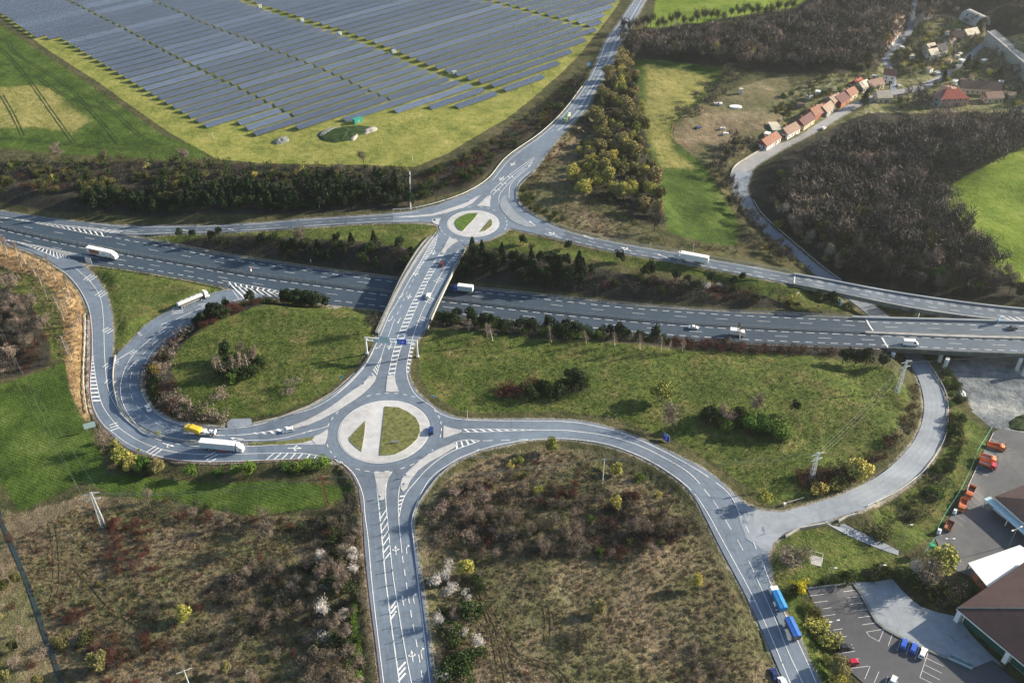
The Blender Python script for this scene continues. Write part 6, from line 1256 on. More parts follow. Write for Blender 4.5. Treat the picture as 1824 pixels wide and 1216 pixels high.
tag(link('stream', npmesh('stream', di.V, di.F), M['water']), kind='structure')
di = Paint(); di.strip(G3(smooth([(1608,308),(1625,285),(1650,268),(1680,258),(1720,248),(1755,236),(1775,225),(1824,190)], 6)), 3.0, dz=.15)
tag(link('river', npmesh('river', di.V, di.F), M['water']), kind='structure')

# ================================================================ VEHICLES  (built facing +x, wheels on z = 0)
def wheel(mb_t, mb_r, x, y, r=.33, w=.22):
    mb_t.tube((x, y-w/2, r), (x, y+w/2, r), r, r, 12); s_ = .02 if y > 0 else -.02
    mb_r.tube((x, y-w/2-.01, r), (x, y+w/2+.01, r), r*.55, r*.55, 8)
def place(px, pxdir, zf, lift=.07):
    a, c = on([px, pxdir], zf); d = c-a; ang = math.atan2(d[1], d[0]); return (a[0], a[1], a[2]+lift), ang
def car(px, pxdir, paint, label, kind='hatch', net='up', roofmat=None, cat='car', name='car', L=4.3, W=1.78):
    loc, ang = place(px, pxdir, NET[net] if isinstance(net, str) else net); t = empty(name, loc, ang); tag(t, label, cat); h = L/2
    Hh = dict(hatch=1.48, estate=1.5, saloon=1.43, van=2.35, pickup=1.75, suv=1.7, bigvan=2.6)[kind]
    if kind in ('van', 'bigvan'): prof = [(-h,.35),(h-.05,.35),(h,.75),(h-.1,1.05),(h-.95,1.35),(h-1.45,Hh-.12),(h-2.0,Hh),(-h+.12,Hh),(-h,Hh-.2)]; gl = [(h-.98,1.36),(h-1.42,Hh-.25)]; sd_ = [(h-1.05,1.3),(h-1.5,Hh-.4),(h-2.3,Hh-.4),(h-2.3,1.3)]
    elif kind == 'saloon': prof = [(-h,.4),(-h+.05,.85),(-h+.95,.98),(-h+1.5,Hh-.05),(-h+2.3,Hh),(h-1.7,Hh-.08),(h-1.05,.95),(h-.2,.78),(h,.6),(h-.05,.3),(-h+.1,.3)]; gl = [(h-1.07,.99),(h-1.67,Hh-.12)]; sd_ = [(h-1.2,.97),(h-1.75,Hh-.12),(-h+1.6,Hh-.1),(-h+1.1,.98)]
    elif kind == 'pickup': prof = [(-h,.4),(-h,1.05),(-h+1.7,1.05),(-h+1.8,1.7),(h-2.0,1.75),(h-1.35,1.1),(h-.1,.95),(h,.6),(h-.05,.35)]; gl = [(h-1.37,1.13),(h-1.97,1.68)]; sd_ = [(h-1.5,1.1),(h-2.05,1.62),(-h+1.9,1.6),(-h+1.85,1.1)]
    else: prof = [(-h,.35),(-h,.95),(-h+.32,Hh-.1),(-h+.6,Hh),(h-1.75,Hh-.06),(h-1.05,.98),(h-.15,.8),(h,.6),(h-.05,.3)]; gl = [(h-1.08,1.01),(h-1.72,Hh-.12)]; sd_ = [(h-1.2,1.0),(h-1.8,Hh-.14),(-h+.55,Hh-.14),(-h+.2,1.0)]
    tp = lambda z: 1 if z < 1.02 else 1-(.2 if kind not in ('van', 'bigvan') else .07)*min(1, (z-1.0)/max(.2, Hh-1.0))
    MB().prism(prof, -W/2, W/2, taper=tp).build('body', M[paint], t)
    g = MB(); (x0, z0), (x1, z1) = gl; w0 = W/2*tp(z0)-.08; w1 = W/2*tp(z1)-.06; g.add([(x0+.03,-w0,z0),(x0+.03,w0,z0),(x1+.03,w1,z1),(x1+.03,-w1,z1)], [(0,1,2,3)]); g.build('windscreen', M['glass'], t)
    for sgn in (-1, 1):
        g = MB(); g.add([(x, sgn*(W/2*tp(z)+.012), z) for x, z in sd_], [(0,1,2,3)]); g.build('side_window', M['glass'], t)
    if kind not in ('van', 'bigvan', 'pickup'):
        rz0, rz1 = (1.0, Hh-.15) if kind != 'saloon' else (1.02, Hh-.12); xb0, xb1 = ((-h-.02, -h+.25) if kind != 'saloon' else (-h+.95, -h+1.4)); MB().add([(xb0,-.6,rz0),(xb0,.6,rz0),(xb1,.55,rz1),(xb1,-.55,rz1)], [(0,1,2,3)]).build('rear_window', M['glass'], t)
    if roofmat: z_ = Hh+.012; MB().add([(-h+.65,-.55,z_-.0),(h-1.8,-.55,z_-.03),(h-1.8,.55,z_-.03),(-h+.65,.55,z_)], [(0,1,2,3)]).build('roof_panel', M[roofmat], t)
    for x in (h-.85, -h+.8):
        for y in (-W/2+.08, W/2-.08):
            a, b_ = MB(), MB(); wheel(a, b_, x, y); w_ = a.build('wheel', M['tyre'], t); b_.build('rim', M['silver'], w_)
    for y in (-.62, .62):
        MB().box(h-.1, h+.015, y-.17, y+.17, .6, .74).build('headlight', M['lamp_white'], t); MB().box(-h-.012, -h+.05, y-.14, y+.14, .72, .9).build('tail_light', M['lamp_red'], t)
    return t
def cab(t, x0, paint, hh=3.0, deflect=True, W=2.5):
    """tractor cab with its nose at x0"""
    MB().prism([(x0-2.15,.55),(x0-2.15,hh),(x0-1.7,hh+.12),(x0-.45,hh-.1),(x0-.1,hh-.9),(x0,1.2),(x0,.45)], -W/2+.04, W/2-.04).build('cab', M[paint], t)
    MB().add([(x0-.085+.0,-W/2+.2,hh-.98),(x0-.085,W/2-.2,hh-.98),(x0+.01,W/2-.15,1.75),(x0+.01,-W/2+.15,1.75)], [(0,1,2,3)]).build('windscreen', M['glass'], t)
    for sgn in (-1, 1):
        MB().add([(x0-.35,sgn*(W/2-.025),1.7),(x0-.4,sgn*(W/2-.025),hh-.95),(x0-1.2,sgn*(W/2-.025),hh-.95),(x0-1.2,sgn*(W/2-.025),1.7)], [(0,1,2,3)]).build('side_window', M['glass'], t)
        MB().box(x0-.2, x0-.02, sgn*(W/2+.05)-.08, sgn*(W/2+.05)+.08, 1.9, 2.7).build('mirror', M['black'], t); MB().box(x0-.06, x0+.02, sgn*.85-.2, sgn*.85+.2, .7, .95).build('headlight', M['lamp_white'], t)
    if deflect: MB().prism([(x0-2.1,hh+.05),(x0-2.1,hh+.85),(x0-1.75,hh+.8),(x0-.95,hh+.05)], -W/2+.2, W/2-.2).build('air_deflector', M[paint], t)
    MB().box(x0-.05, x0+.06, -W/2+.06, W/2-.06, .35, .65).build('bumper', M['grey_paint'], t)
def axles(t, xs, W=2.5, r=.5):
    for x in xs:
        for y in (-W/2+.2, W/2-.2): a, b_ = MB(), MB(); wheel(a, b_, x, y, r, .34); w_ = a.build('wheel', M['tyre'], t); b_.build('rim', M['silver'], w_)
def artic(px, pxdir, label, net='up', side='tarp_grey', roof='white_paint', cabm='white_paint', skirt=None, mark=None, L=16.2):
    loc, ang = place(px, pxdir, NET[net]); t = empty('articulated_lorry', loc, ang); tag(t, label, 'lorry'); h = L/2
    cab(t, h, cabm); axles(t, (h-1.4, h-4.6, -h+2.0, -h+3.3, -h+4.6)); MB().box(-h+.3, h-2.2, -.45, .45, .75, 1.05).build('chassis', M['black'], t)
    b = MB().box(-h, h-2.75, -1.26, 1.26, 1.15, 3.92).build('trailer_body', M[side], t); MB().box(-h-.02, h-2.73, -1.29, 1.29, 3.925, 4.0).build('trailer_roof', M[roof], t)
    for x in np.arange(-h+1.5, h-3.2, 1.65):
        pass
    rb = MB()
    for x in np.arange(-h+.02, h-2.8, 2.2): rb.box(x, x+.05, -1.275, 1.275, 1.16, 3.92)
    rb.build('rib', M['white_paint'], b)
    MB().box(-h-.03, -h, -1.2, 1.2, 1.2, 3.85).build('rear_door', M['white_paint'], b)
    for y in (-1, 1): MB().box(-h-.06, -h-.03, y-.16, y+.16, .95, 1.1).build('tail_light', M['lamp_red'], t)
    for sgn in (-1, 1):
        if skirt: MB().box(-.8, 2.4, sgn*1.16-.05, sgn*1.16+.05, .5, 1.05).build('side_skirt', M[skirt], t)
        if mark:
            g = MB(); y = sgn*1.29
            for x0, x1, z0, z1, mi in mark: g.add([(x0,y,z0),(x1,y,z0),(x1,y,z1),(x0,y,z1)], [(0,1,2,3)], mi)
            g.build('printed_panel', [M['rust'], M['sign_green'], M['white_paint']], b)
    return t
def rigid(px, pxdir, label, net, box, cabm, Lb=6.6, hb=3.5, name='box_lorry'):
    loc, ang = place(px, pxdir, NET[net]); t = empty(name, loc, ang); tag(t, label, 'lorry'); h = (Lb+2.3)/2
    cab(t, h, cabm, 2.5, False, 2.3); axles(t, (h-1.2, -h+1.8), 2.4, .45); b = MB().box(-h, h-2.3, -1.22, 1.22, 1.0, hb).build('cargo_box', M[box], t); MB().box(-h-.02, h-2.28, -1.25, 1.25, hb+.004, hb+.07).build('box_roof', M['white_paint'], t)
    MB().box(-h+.1, h-2, -.4, .4, .6, .98).build('chassis', M['black'], t); MB().box(-h-.03, -h, -1.15, 1.15, 1.05, hb-.05).build('rear_door', M['white_paint'], b); return t
artic((397,801), (430,801.5), 'white articulated lorry with grey-blue curtain sides and red skirt approaching the big roundabout', skirt='sign_red')
artic((184,456.5), (205,461), 'white articulated lorry with orange pictures on its side on the motorway at left', 'mw', side='white_paint', mark=[(-6.6,-.8,1.5,3.5,0),(.8,2.6,1.9,2.5,1)], L=16.5)
artic((1231,465), (1205,460), 'white articulated lorry with pale trailer coming up the upper right slip road', side='white_paint', L=16)
# tanker
loc, ang = place((345,538.5), (366,530.5), z_up); t = empty('tanker_lorry', loc, ang); tag(t, 'silver tank lorry with white cab parked on the shoulder of the loop road', 'lorry')
cab(t, 7.6, 'white_paint'); axles(t, (6.2, 3.4, -6.2, -4.9, -3.6)); tk = MB(); ov = [(math.cos(a)*1.2, 2.35+math.sin(a)*1.0) for a in np.linspace(0, 2*math.pi, 19)[:-1]]
n = len(ov); vs = [(x, y*s_, 2.35+(z-2.35)*s_) for x, s_ in ((-7.7,.75),(-7.4,1),(4.2,1),(4.5,.75)) for y, z in ov]; tk.add(vs, [(k*n+i, k*n+(i+1) % n, (k+1)*n+(i+1) % n, (k+1)*n+i) for k in range(3) for i in range(n)]+[tuple(range(n)), tuple(range(3*n, 4*n))])
b = tk.build('tank', M['silver'], t); MB().box(-7, 3.8, -.3, .3, 3.3, 3.42).build('walkway', M['steel'], b)
for x in (-5.5, -3, -.5, 2): MB().tube((x,0,3.3), (x,0,3.55), .3, .3, 10).build('hatch', M['steel_pale'], b)
MB().box(-7.2, 5.2, -.45, .45, .8, 1.35).build('chassis', M['black'], t); MB().box(-6.5, 2.5, -1.2, -1.12, .8, 1.5).build('side_rail', M['steel'], t)
rigid((825,519), (808,517), 'box lorry with deep blue cab and white body right of the overpass', 'mw', 'tarp_grey', 'blue_paint', 7.2)
rigid((1313,597), (1330,598.5), 'white box lorry on the lower motorway carriageway right of centre', 'mw', 'white_paint', 'white_paint', 4.2, 3.1)
# blue tipper with drawbar trailer
loc, ang = place((1384,1071), (1376,1052), z_up); t = empty('tipper_lorry', loc, ang); tag(t, 'lorry with white cab, bright blue tarpaulin and a matching trailer on the lower right road', 'lorry')
cab(t, 4.6, 'white_paint', 2.7, False); axles(t, (3.3, -2.0, -3.3, -9.3, -14.2)); MB().box(-4.5, 2.4, -.45, .45, .7, 1.1).build('chassis', M['black'], t)
def tarped(x0, x1, mt, mt2):
    b = MB().box(x0, x1, -1.25, 1.25, 1.1, 2.7).build('load_bed', M[mt2], t); g = MB(); g.prism([(-1.27,2.7),(-1.27,2.86),(0,3.1),(1.27,2.86),(1.27,2.7)], 0, 1); V = [(x0-.03+(x1-x0+.06)*v[1], v[0], v[2]) for v in g.v]; g.v = V; g.build('tarpaulin', M[mt], b)
    r_ = MB()
    for x in np.linspace(x0+.3, x1-.3, 6): r_.box(x-.05, x+.05, -1.29, 1.29, 1.15, 2.72)
    r_.box(x0, x1, -.04, .04, 3.1, 3.13); r_.build('rib', M['navy'], b)
tarped(-4.6, 2.2, 'tarp_blue', 'tarp_blue'); tarped(-15.0, -8.0, 'tarp_blue2', 'grey_paint'); MB().box(-8.0, -4.6, -.08, .08, .8, .95).build('drawbar', M['black'], t); MB().box(-15, -8, -.45, .45, .7, 1.08).build('trailer_chassis', M['black'], t)
for x in (-15.04,): 
    for y in (-1, 1): MB().box(x-.04, x, y-.15, y+.15, .8, 1.0).build('tail_light', M['lamp_red'], t)
# yellow lorry towing, small white tow
loc, ang = place((346,770), (330,766), z_up); t = empty('yellow_lorry', loc, ang); tag(t, 'yellow lorry with covered body on the outbound lane by the lay-by', 'lorry'); cab(t, 3.9, 'yellow_paint', 2.4, False, 2.2); axles(t, (2.8, -2.4), 2.2, .42)
b = MB().prism([(-3.9,1.0),(-3.9,2.7),(-3.2,3.1),(.9,3.1),(1.6,2.7),(1.6,1.0)], -1.1, 1.1).build('covered_body', M['yellow_paint'], t); MB().box(-3.6, 1.2, -1.12, 1.12, 1.2, 1.5).build('stripe', M['orange'], b); MB().box(-3.8, 1.6, -.4, .4, .6, .98).build('chassis', M['black'], t)
loc, ang = place((372,774), (358,773), z_up); t = empty('flatbed_truck', loc, ang); tag(t, 'small white flatbed truck carrying scrap right behind the yellow lorry', 'truck'); cab(t, 2.9, 'white_paint', 2.1, False, 1.95); axles(t, (1.9, -1.7), 2.0, .38)
b = MB().box(-2.9, .7, -1, 1, .9, 1.05).build('flatbed', M['grey_paint'], t); g = MB(); g.box(-2.9, -2.8, -1, 1, 1.05, 2.4); g.box(-2.4, -1.2, -.8, .5, 1.05, 1.9); g.box(-.9, .3, -.3, .8, 1.05, 1.7); g.box(-1.4, -.4, -.7, -.1, 1.05, 2.1); g.build('load', M['white_paint'], b)
# mixer on the upper road
loc, ang = place((1010,215), (1003,223), z_up); t = empty('concrete_mixer', loc, ang); tag(t, 'green and white concrete mixer lorry coming down the upper road', 'lorry'); cab(t, 4.2, 'green_paint', 2.6, False, 2.4); axles(t, (3.0, -1.6, -2.9), 2.4, .5); MB().box(-4.2, 2, -.45, .45, .7, 1.1).build('chassis', M['black'], t)
d_ = MB(); d_.tube((1.7,0,2.0), (.4,0,2.25), .8, 1.2, 14); d_.tube((.4,0,2.25), (-1.4,0,2.55), 1.2, 1.2, 14); d_.tube((-1.4,0,2.55), (-3.7,0,3.1), 1.2, .45, 14); b = d_.build('drum', M['green_paint'], t); MB().box(-4.2, -3.6, -.6, .6, 1.2, 3.5).build('chute', M['white_paint'], t)
for a in ((( 265,729),(258,716),'white_paint','white saloon on the loop road','saloon','up'), ((513,768),(503,770),'white_paint','white estate car beside the chevrons left of the big roundabout','estate','up'), ((768,768.5),(768,760),'navy','dark blue car circling the right side of the big roundabout','hatch','up'),
          ((763,529),(766,521),'white_paint','white car driving up the overpass','hatch','up'), ((787,472),(790,464),'maroon_paint','dark red car near the top of the overpass','suv','up'),
          ((1235,585),(1245,586),'white_paint','white car on the lower motorway carriageway above the meadow','saloon','mw'), ((1802,586),(1790,585.5),'grey_paint','dark grey car on the motorway bridge at the right','estate','mw'),
          ((1117,40),(1122,30),'silver','light car on the upper road near the frame edge','hatch','up'), ((1110,49),(1105,58),'black','black pickup on the upper road next to the light car','pickup','up'),
          ((1379,1202),(1374,1190),'navy','dark blue car at the bottom left of the lower right road','saloon','up'), ((1393,1219),(1388,1208),'white_paint','white van cut by the bottom edge on the lower right road','van','up')):
    car(a[0], a[1], a[2], a[3], a[4], a[5])
t = car((1621,614), (1632,614.5), 'white_paint', 'large white panel van on the motorway bridge above the valley road', 'bigvan', 'mw', name='van', cat='van', L=6.6, W=2.1)
q = lambda x, y: (1430+x/6.536, 1030+y/6.536)
for a, b_, pm, lb, kd in ((q(495,815), q(600,800), 'black', 'black estate car parked on the left side of the car park', 'suv'), (q(560,990), q(480,1000), 'red_paint', 'bright red hatchback parked below the black estate', 'hatch'),
                          (q(1172,775), q(1195,720), 'blue_paint', 'small blue car parked leftmost of the three in the middle of the car park', 'hatch'), (q(1285,825), q(1312,755), 'blue_paint', 'blue car parked between the smaller blue car and the silver one', 'estate'),
                          (q(1392,880), q(1420,810), 'white_paint', 'silver-white car parked rightmost of the three in the middle of the car park', 'estate'), (q(1040,1215), q(1020,1260), 'white_paint', 'white car at the bottom edge of the car park', 'hatch')):
    car(a, b_, pm, lb, kd, gz)
for px_, d_, pm, lb in (((1540,160),(1545,158),'silver','silver car parked by the village green'), ((1601,154),(1606,152),'silver','silver car on the village street by the farm'), ((1467,230),(1473,226),'white_paint','white car parked under the trees of the village street'), ((1610,72),(1613,67),'white_paint','small white car on the upper village lane'), ((1710,97),(1717,94),'white_paint','white car in the upper village yard')):
    car(px_, d_, pm, lb, 'hatch', zt)
# yard vehicles
def truckbed(px, pd, label, bedm, L=6.0, withcab=None, load=None):
    loc, ang = place(px, pd, gz); t = empty('tipper_truck' if withcab else 'skip_container', loc, ang); tag(t, label, 'truck' if withcab else 'container'); x0, x1 = -L/2, L/2-(1.9 if withcab else 0)
    if withcab: cab(t, L/2, withcab, 2.3, False, 2.3); axles(t, (L/2-1.0, -L/2+1.2), 2.3, .42)
    zb = .9 if withcab else .15
    g = MB(); g.box(x0, x1, -1.15, 1.15, zb, zb+.12); b = g.build('bed', M[load or bedm], t)
    for name, bx in (('side_board', (x0,x1,-1.2,-1.12)), ('side_board', (x0,x1,1.12,1.2)), ('end_board', (x0-.02,x0+.06,-1.11,1.11)), ('end_board', (x1-.06,x1+.02,-1.11,1.11))): MB().box(bx[0], bx[1], bx[2], bx[3], zb+.004, zb+1.0).build(name, M[bedm], t)
    return t
truckbed((1773,799), (1784,802), 'orange spreader vehicle parked topmost at the yard edge', 'orange', 6.4, 'orange', 'tan_load' if False else 'orange')
truckbed((1758.5,820.5), (1769,824), 'pale orange vehicle in the middle of the three parked at the yard edge', 'orange', 6.0, 'orange', 'kerb'); truckbed((1758,831), (1769,835), 'pink and red vehicle lowest of the three parked at the yard edge', 'wall_pink' if False else 'orange', 6.0, 'red_paint', 'kerb')
truckbed((1727,880), (1722,890), 'orange tipper with dark load parked by the yard fence', 'orange', 6.4, 'orange', 'black'); truckbed((1713,903), (1710,912), 'orange gritting lorry parked below the dark tipper', 'orange', 6.2, 'orange', 'rust'); truckbed((1690,938), (1686,946), 'rusty open skip container at the lower yard fence', 'rust', 4.6, None, 'rust')

# ================================================================ SIGNS, GANTRY, POLES, PYLONS
def board(px, ytop_or_h, w_, h_, face, label, posts=1, facing=(0, -1), lift=1.6, mats='steel', name='road_sign', content=None, zf=None, back=None):
    g = on([px], NET[zf])[0] if zf else G3([px])[0]; ang = math.atan2(facing[0], -facing[1]); t = empty(name, g, ang); tag(t, label, 'sign')
    b = MB().box(-w_/2, w_/2, -.04, .04, lift, lift+h_).build('panel', [M[face], M[back or 'sign_back']], t)
    b.data.polygons.foreach_set('material_index', [0 if p.normal.y < -.5 else 1 for p in b.data.polygons])
    for x in ([0] if posts == 1 else [-w_*.32, w_*.32]): MB().tube((x, .1, -.3), (x, .1, lift+h_*.9), .06, .06, 6).build('post', M[mats], t)
    if content:
        mm = []; g2 = MB()
        for pl, mt in content:
            if mt not in mm: mm.append(mt)
            g2.add([(x, -.055, lift+z) for x, z in pl], [tuple(range(len(pl)))], mm.index(mt))
        g2.build('symbol', [M[m_] for m_ in mm], b)
    return t
rect = lambda x0, x1, z0, z1: [(x0, z0), (x1, z0), (x1, z1), (x0, z1)]
CIRC = lambda cx, cz, r: [(cx+r*math.cos(a), cz+r*math.sin(a)) for a in np.linspace(0, 2*math.pi, 17)[:-1]]
BARW = [(rect(-.5,.5,.3,.42),'white'), (rect(-.5,.5,.6,.72),'white')]
board((163,768), 0, 4.2, 2.6, 'sign_back', 'large grey back of a direction sign left of the slip road bend', 2, (.45, -.9), 1.8)
board((160.5,474), 0, 3.4, 3.2, 'white_faded', 'pale back of a tall sign in the gore between motorway and slip road', 2, (-.3, -.95), 1.6, back='white_faded')
sq = [(rect(-.22,.22,.38,.82),'orange')]
board((186,514), 0, 1.3, 1.3, 'sign_yellow', 'yellow square sign in the meadow beside the upper slip road', 1, (-.2, -1), 1.2, content=[(rect(-.28,.28,.37,.93),'grey_paint'),(rect(-.16,.16,.49,.81),'sign_yellow')])
board((285,775), 0, 1.2, 1.2, 'sign_yellow', 'yellow square sign on the rail between slip road and loop', 1, (.2, -1), 1.1, content=[(CIRC(0,.6,.22),'orange')]); board((248,807), 0, 1.2, 1.2, 'sign_yellow', 'yellow square sign on the outside rail of the slip road bend', 1, (.2, -1), 1.1, content=[(CIRC(0,.6,.22),'orange')])
board((1049,121), 0, 3.4, 2.6, 'sign_cyan', 'white and light blue sign board left of the upper road', 2, (.2, -1), 1.2, content=[(rect(-1.6,-.5,.1,2.5),'white'),(rect(-.3,.4,.1,2.5),'white')])
board((1186,787), 0, 3.0, 3.4, 'sign_blue', 'tall blue direction sign leaning beside the right road, by the bare tree', 2, (-.75, -.65), .6, content=[(rect(-1.1,1.1,2.6,2.8),'white'),(rect(-1.1,.4,2.0,2.2),'white'),([(-.2,.5),(.1,.5),(.1,1.2),(.5,1.2),(0,1.7),(-.5,1.2),(-.2,1.2)],'white')])
board((1778,575), 0, 3.0, 3.4, 'sign_cyan', 'light blue sign standing where the ramp viaduct meets the motorway', 1, (.8, -.6), .4, zf='mw')
board((774,398), 0, 1.2, 1.0, 'sign_cyan', 'small light blue sign left of the small roundabout', 1, lift=1.6); board((735,300) if False else (795,362), 0, .8, .9, 'sign_cyan', 'small light blue sign on the verge above the small roundabout', 1, lift=1.4)
board((609,677), 0, 1.0, 1.3, 'sign_cyan', 'light blue sign in the grass left of the slip lane', 1, lift=1.2, facing=(.3,-1)); board((772,713), 0, 1.6, .9, 'sign_cyan', 'light blue sign on the meadow edge right of the big roundabout', 1, lift=1.6, facing=(-.3,-1))
dirs = [((662,672),'blue arrow sign at the tip of the long cobbled island'), ((647,687),'blue arrow sign in the middle of the long cobbled island'), ((691,671),'blue arrow sign on the triangular island below the gantry'), ((677,888),'blue arrow sign at the lower end of the island on the bottom road'), ((723,850),'blue arrow sign on the right-hand island, upper'), ((719,866),'blue arrow sign on the right-hand island, lower'),
        ((761,812),'blue arrow sign at the upper end of the right-hand island'), ((599,820),'blue arrow sign on the outer kerb left below the big roundabout'), ((790,443),'blue arrow sign on the island where the overpass meets the small roundabout'), ((826,439),'blue arrow sign on the outer kerb of the small roundabout'), ((876,352),'dark marker sign on the small island above the small roundabout'), ((834,362),'dark marker post on the cobbled strip above the small roundabout')]
for px_, lb in dirs: board(px_, 0, .75, .75, 'sign_blue', lb, 1, (rnd.uniform(-.3,.3), -1), .9, zf='up', content=[([(-.06,.62),(.06,.62),(.06,.3),(.2,.3),(0,.1),(-.2,.3),(-.06,.3)],'white')])
board((704,789.5), 0, 3.2, .8, 'white', 'red and white chevron board on the lawn of the big roundabout', 2, (0,-1), .5, zf='up', content=[([(x,.05),(x+.25,.4),(x,.75),(x+.25,.75),(x+.5,.4),(x+.25,.05)],'sign_red') for x in (-1.5,-.7,.1,.9)])
for i, (px_) in enumerate(((448,484.5),(545,818 if False else 477) if False else (554,468.5))): board(px_, 0, .6, 1.6, 'white', ['white and red marker board in the motorway median', 'white marker board on the motorway verge below the dark bank'][i], 1, (1,-.4), .6, zf=None, content=[(rect(-.3,.3,1.1,1.6),'sign_red')] if i == 0 else None)
# gantry
gl = on([(654,629)], z_up)[0]; gr_ = on([(744,635)], z_up)[0]; t = empty('sign_gantry', gl); tag(t, 'pale steel sign gantry spanning the road just south of the overpass', 'gantry'); dv = gr_-gl; Lg = float(np.linalg.norm(dv[:2])); t.rotation_euler = (0, 0, math.atan2(dv[1], dv[0])); GH = hof((654,629), 600.5)[1]
for x in (0, Lg): MB().box(x-.3, x+.3, -.3, .3, -.3, GH).build('post', M['steel_pale'], t); MB().box(x-.6, x+.6, -.6, .6, -.2, .35).build('footing', M['concrete_white'], t)
MB().box(0, Lg, -.2, .2, GH-.3, GH).build('beam', M['steel_pale'], t); MB().box(0, Lg, -.2, .2, GH-1.75, GH-1.45).build('beam', M['steel_pale'], t)
g = MB()
for x in np.arange(.8, Lg, 1.9): g.box(x-.07, x+.07, -.1, .1, GH-1.45, GH-.3)
g.build('strut', M['steel_pale'], t)
def gpanel(x0, x1, z0, z1, face, yy, name, cont=()):
    b = MB().box(x0, x1, yy-.05, yy+.05, z0, z1).build(name, M[face], t); mm = []; g2 = MB()
    for pl, mt in cont:
        if mt not in mm: mm.append(mt)
        g2.add([(x, yy-.07, z) for x, z in pl], [tuple(range(len(pl)))], mm.index(mt))
    if cont: g2.build('symbol', [M[m_] for m_ in mm], b)
gpanel(Lg*.155, Lg*.27, GH-2.0, GH-.35, 'sign_back', -.35, 'sign_panel', [(rect(Lg*.155, Lg*.27, GH-1.2, GH-1.12),'steel')]); gpanel(Lg*.275, Lg*.48, GH-2.1, GH+1.3, 'sign_back', -.35, 'sign_panel', [(rect(Lg*.275, Lg*.48, GH-.4, GH-.3),'steel'), (rect(Lg*.335,Lg*.342,GH-2.1,GH+1.3),'steel'), (rect(Lg*.41,Lg*.417,GH-2.1,GH+1.3),'steel')])
cx = Lg*.71; gpanel(cx-2.0, cx+2.0, GH-2.3, GH+.5, 'sign_blue', -.35, 'blue_panel', [(CIRC(cx-1.1, GH-.9, .5),'sign_green'), (rect(cx-.8,cx+1.2,GH-.1,GH+.05),'white'), (rect(cx-.2,cx+.5,GH-1.25,GH-1.05),'white'), (rect(cx+.5,cx+.72,GH-1.7,GH-1.05),'white'), ([(cx+.3,GH-.85),(cx+.95,GH-.85),(cx+.62,GH-.5)],'white'), (rect(cx-1.6,cx-.6,GH-1.9,GH-1.75),'white')])
# lattice pylons
def pylon(base, yt, label, arms=2, w0=1.5, mt='steel_pale', tilt_=0):
    g, h = hof(base, yt); t = empty('lattice_pylon', g, R(20)); tag(t, label, 'pylon'); mb = MB(); w1 = .45; n = int(h/2.2); 
    def c(k, i): f = k/n; w_ = w0*(1-f)+w1*f; return ((-1, 1, 1, -1)[i]*w_/2, (-1, -1, 1, 1)[i]*w_/2, h*f)
    for k in range(n):
        for i in range(4): j = (i+1) % 4; mb.tube(c(k,i), c(k+1,i), .10, .10, 4); mb.tube(c(k,i), c(k+1,j), .06, .06, 4); mb.tube(c(k,i), c(k,j), .06, .06, 4)
    mb.build('mast', M[mt], t)
    ends = []
    for a in range(arms):
        z = h-.8-a*2.6; L_ = 2.6; am = MB(); am.tube((-L_,0,z), (L_,0,z), .09, .09, 4); am.tube((-L_,0,z), (0,0,z+.9), .06, .06, 4); am.tube((L_,0,z), (0,0,z+.9), .06, .06, 4); ao = am.build('cross_arm', M[mt], t)
        for x in (-L_, L_): MB().tube((x,0,z), (x,0,z-.6), .10, .10, 6).build('insulator', M['glass'], ao); ends.append((x, 0, z-.6))
    ends.append((0, 0, h)); mw_ = Matrix.Translation(Vector(g)) @ Matrix.Rotation(R(20), 4, 'Z'); return [mw_ @ Vector(e) for e in ends]
P1 = pylon((184,936), 877, 'rusty white lattice pylon in the lower left scrub', mt='steel_pale'); P2 = pylon((582,897), 848, 'rust-brown lattice pylon left of the bottom road', mt='rust', w0=1.2); P4 = pylon((1445,853), 806, 'white lattice pylon at the lower edge of the right meadow'); P5 = pylon((1598,698), 642, 'white lattice pylon beside the motorway bridge')
def pole(base, yt, label, r=.14, mt='steel', arm=None, name='utility_pole', cat='pole', armz=.3, lamp=False, ang=0):
    g, h = hof(base, yt); t = empty(name, g, ang); tag(t, label, cat); MB().tube((0,0,-.3), (0,0,h), r, r*.6, 8).build('mast', M[mt], t)
    if arm: ao = MB().tube((-arm[0],0,h-armz), (arm[1],0,h-armz), .08, .08, 6).build('arm', M[mt], t)
    if lamp:
        for x in (([-arm[0]] if arm[0] > .3 else [])+([arm[1]] if arm[1] > .3 else [])): MB().box(x-.45, x+.45, -.2, .2, h-armz-.05, h-armz+.12).build('lamp_head', M['steel_pale'], t)
    return Vector(g)+Vector((0, 0, h))
P3 = pole((1073,862), 817, 'slim grey pole with a small top bracket inside the big road bend', .2, 'steel_pale', (.7, .7)); PT = pole((338,1222), 1193, 'slim pole with a long cross arm at the bottom edge on the left', .18, 'steel_pale', (2.2, 2.2), ang=R(25))
def cable(a, b_, label, sag=3.0, r=.032):
    mb = MB(); pts = [Vector(a).lerp(Vector(b_), k/12)-Vector((0, 0, 4*sag*(k/12)*(1-k/12))) for k in range(13)]; V = []
    for p in pts: V += [(p.x, p.y, p.z+r), (p.x, p.y-r, p.z-r), (p.x, p.y+r, p.z-r)]
    mb.add(V, [(3*k+i, 3*k+(i+1) % 3, 3*k+3+(i+1) % 3, 3*k+3+i) for k in range(12) for i in range(3)]); tag(mb.build('power_cable', M['wire']), label, 'cable')
far1 = [on([(-60+i*18, 520+i*6)], 10.0)[0] for i in range(3)]; ORD = ['left', 'middle', 'right']
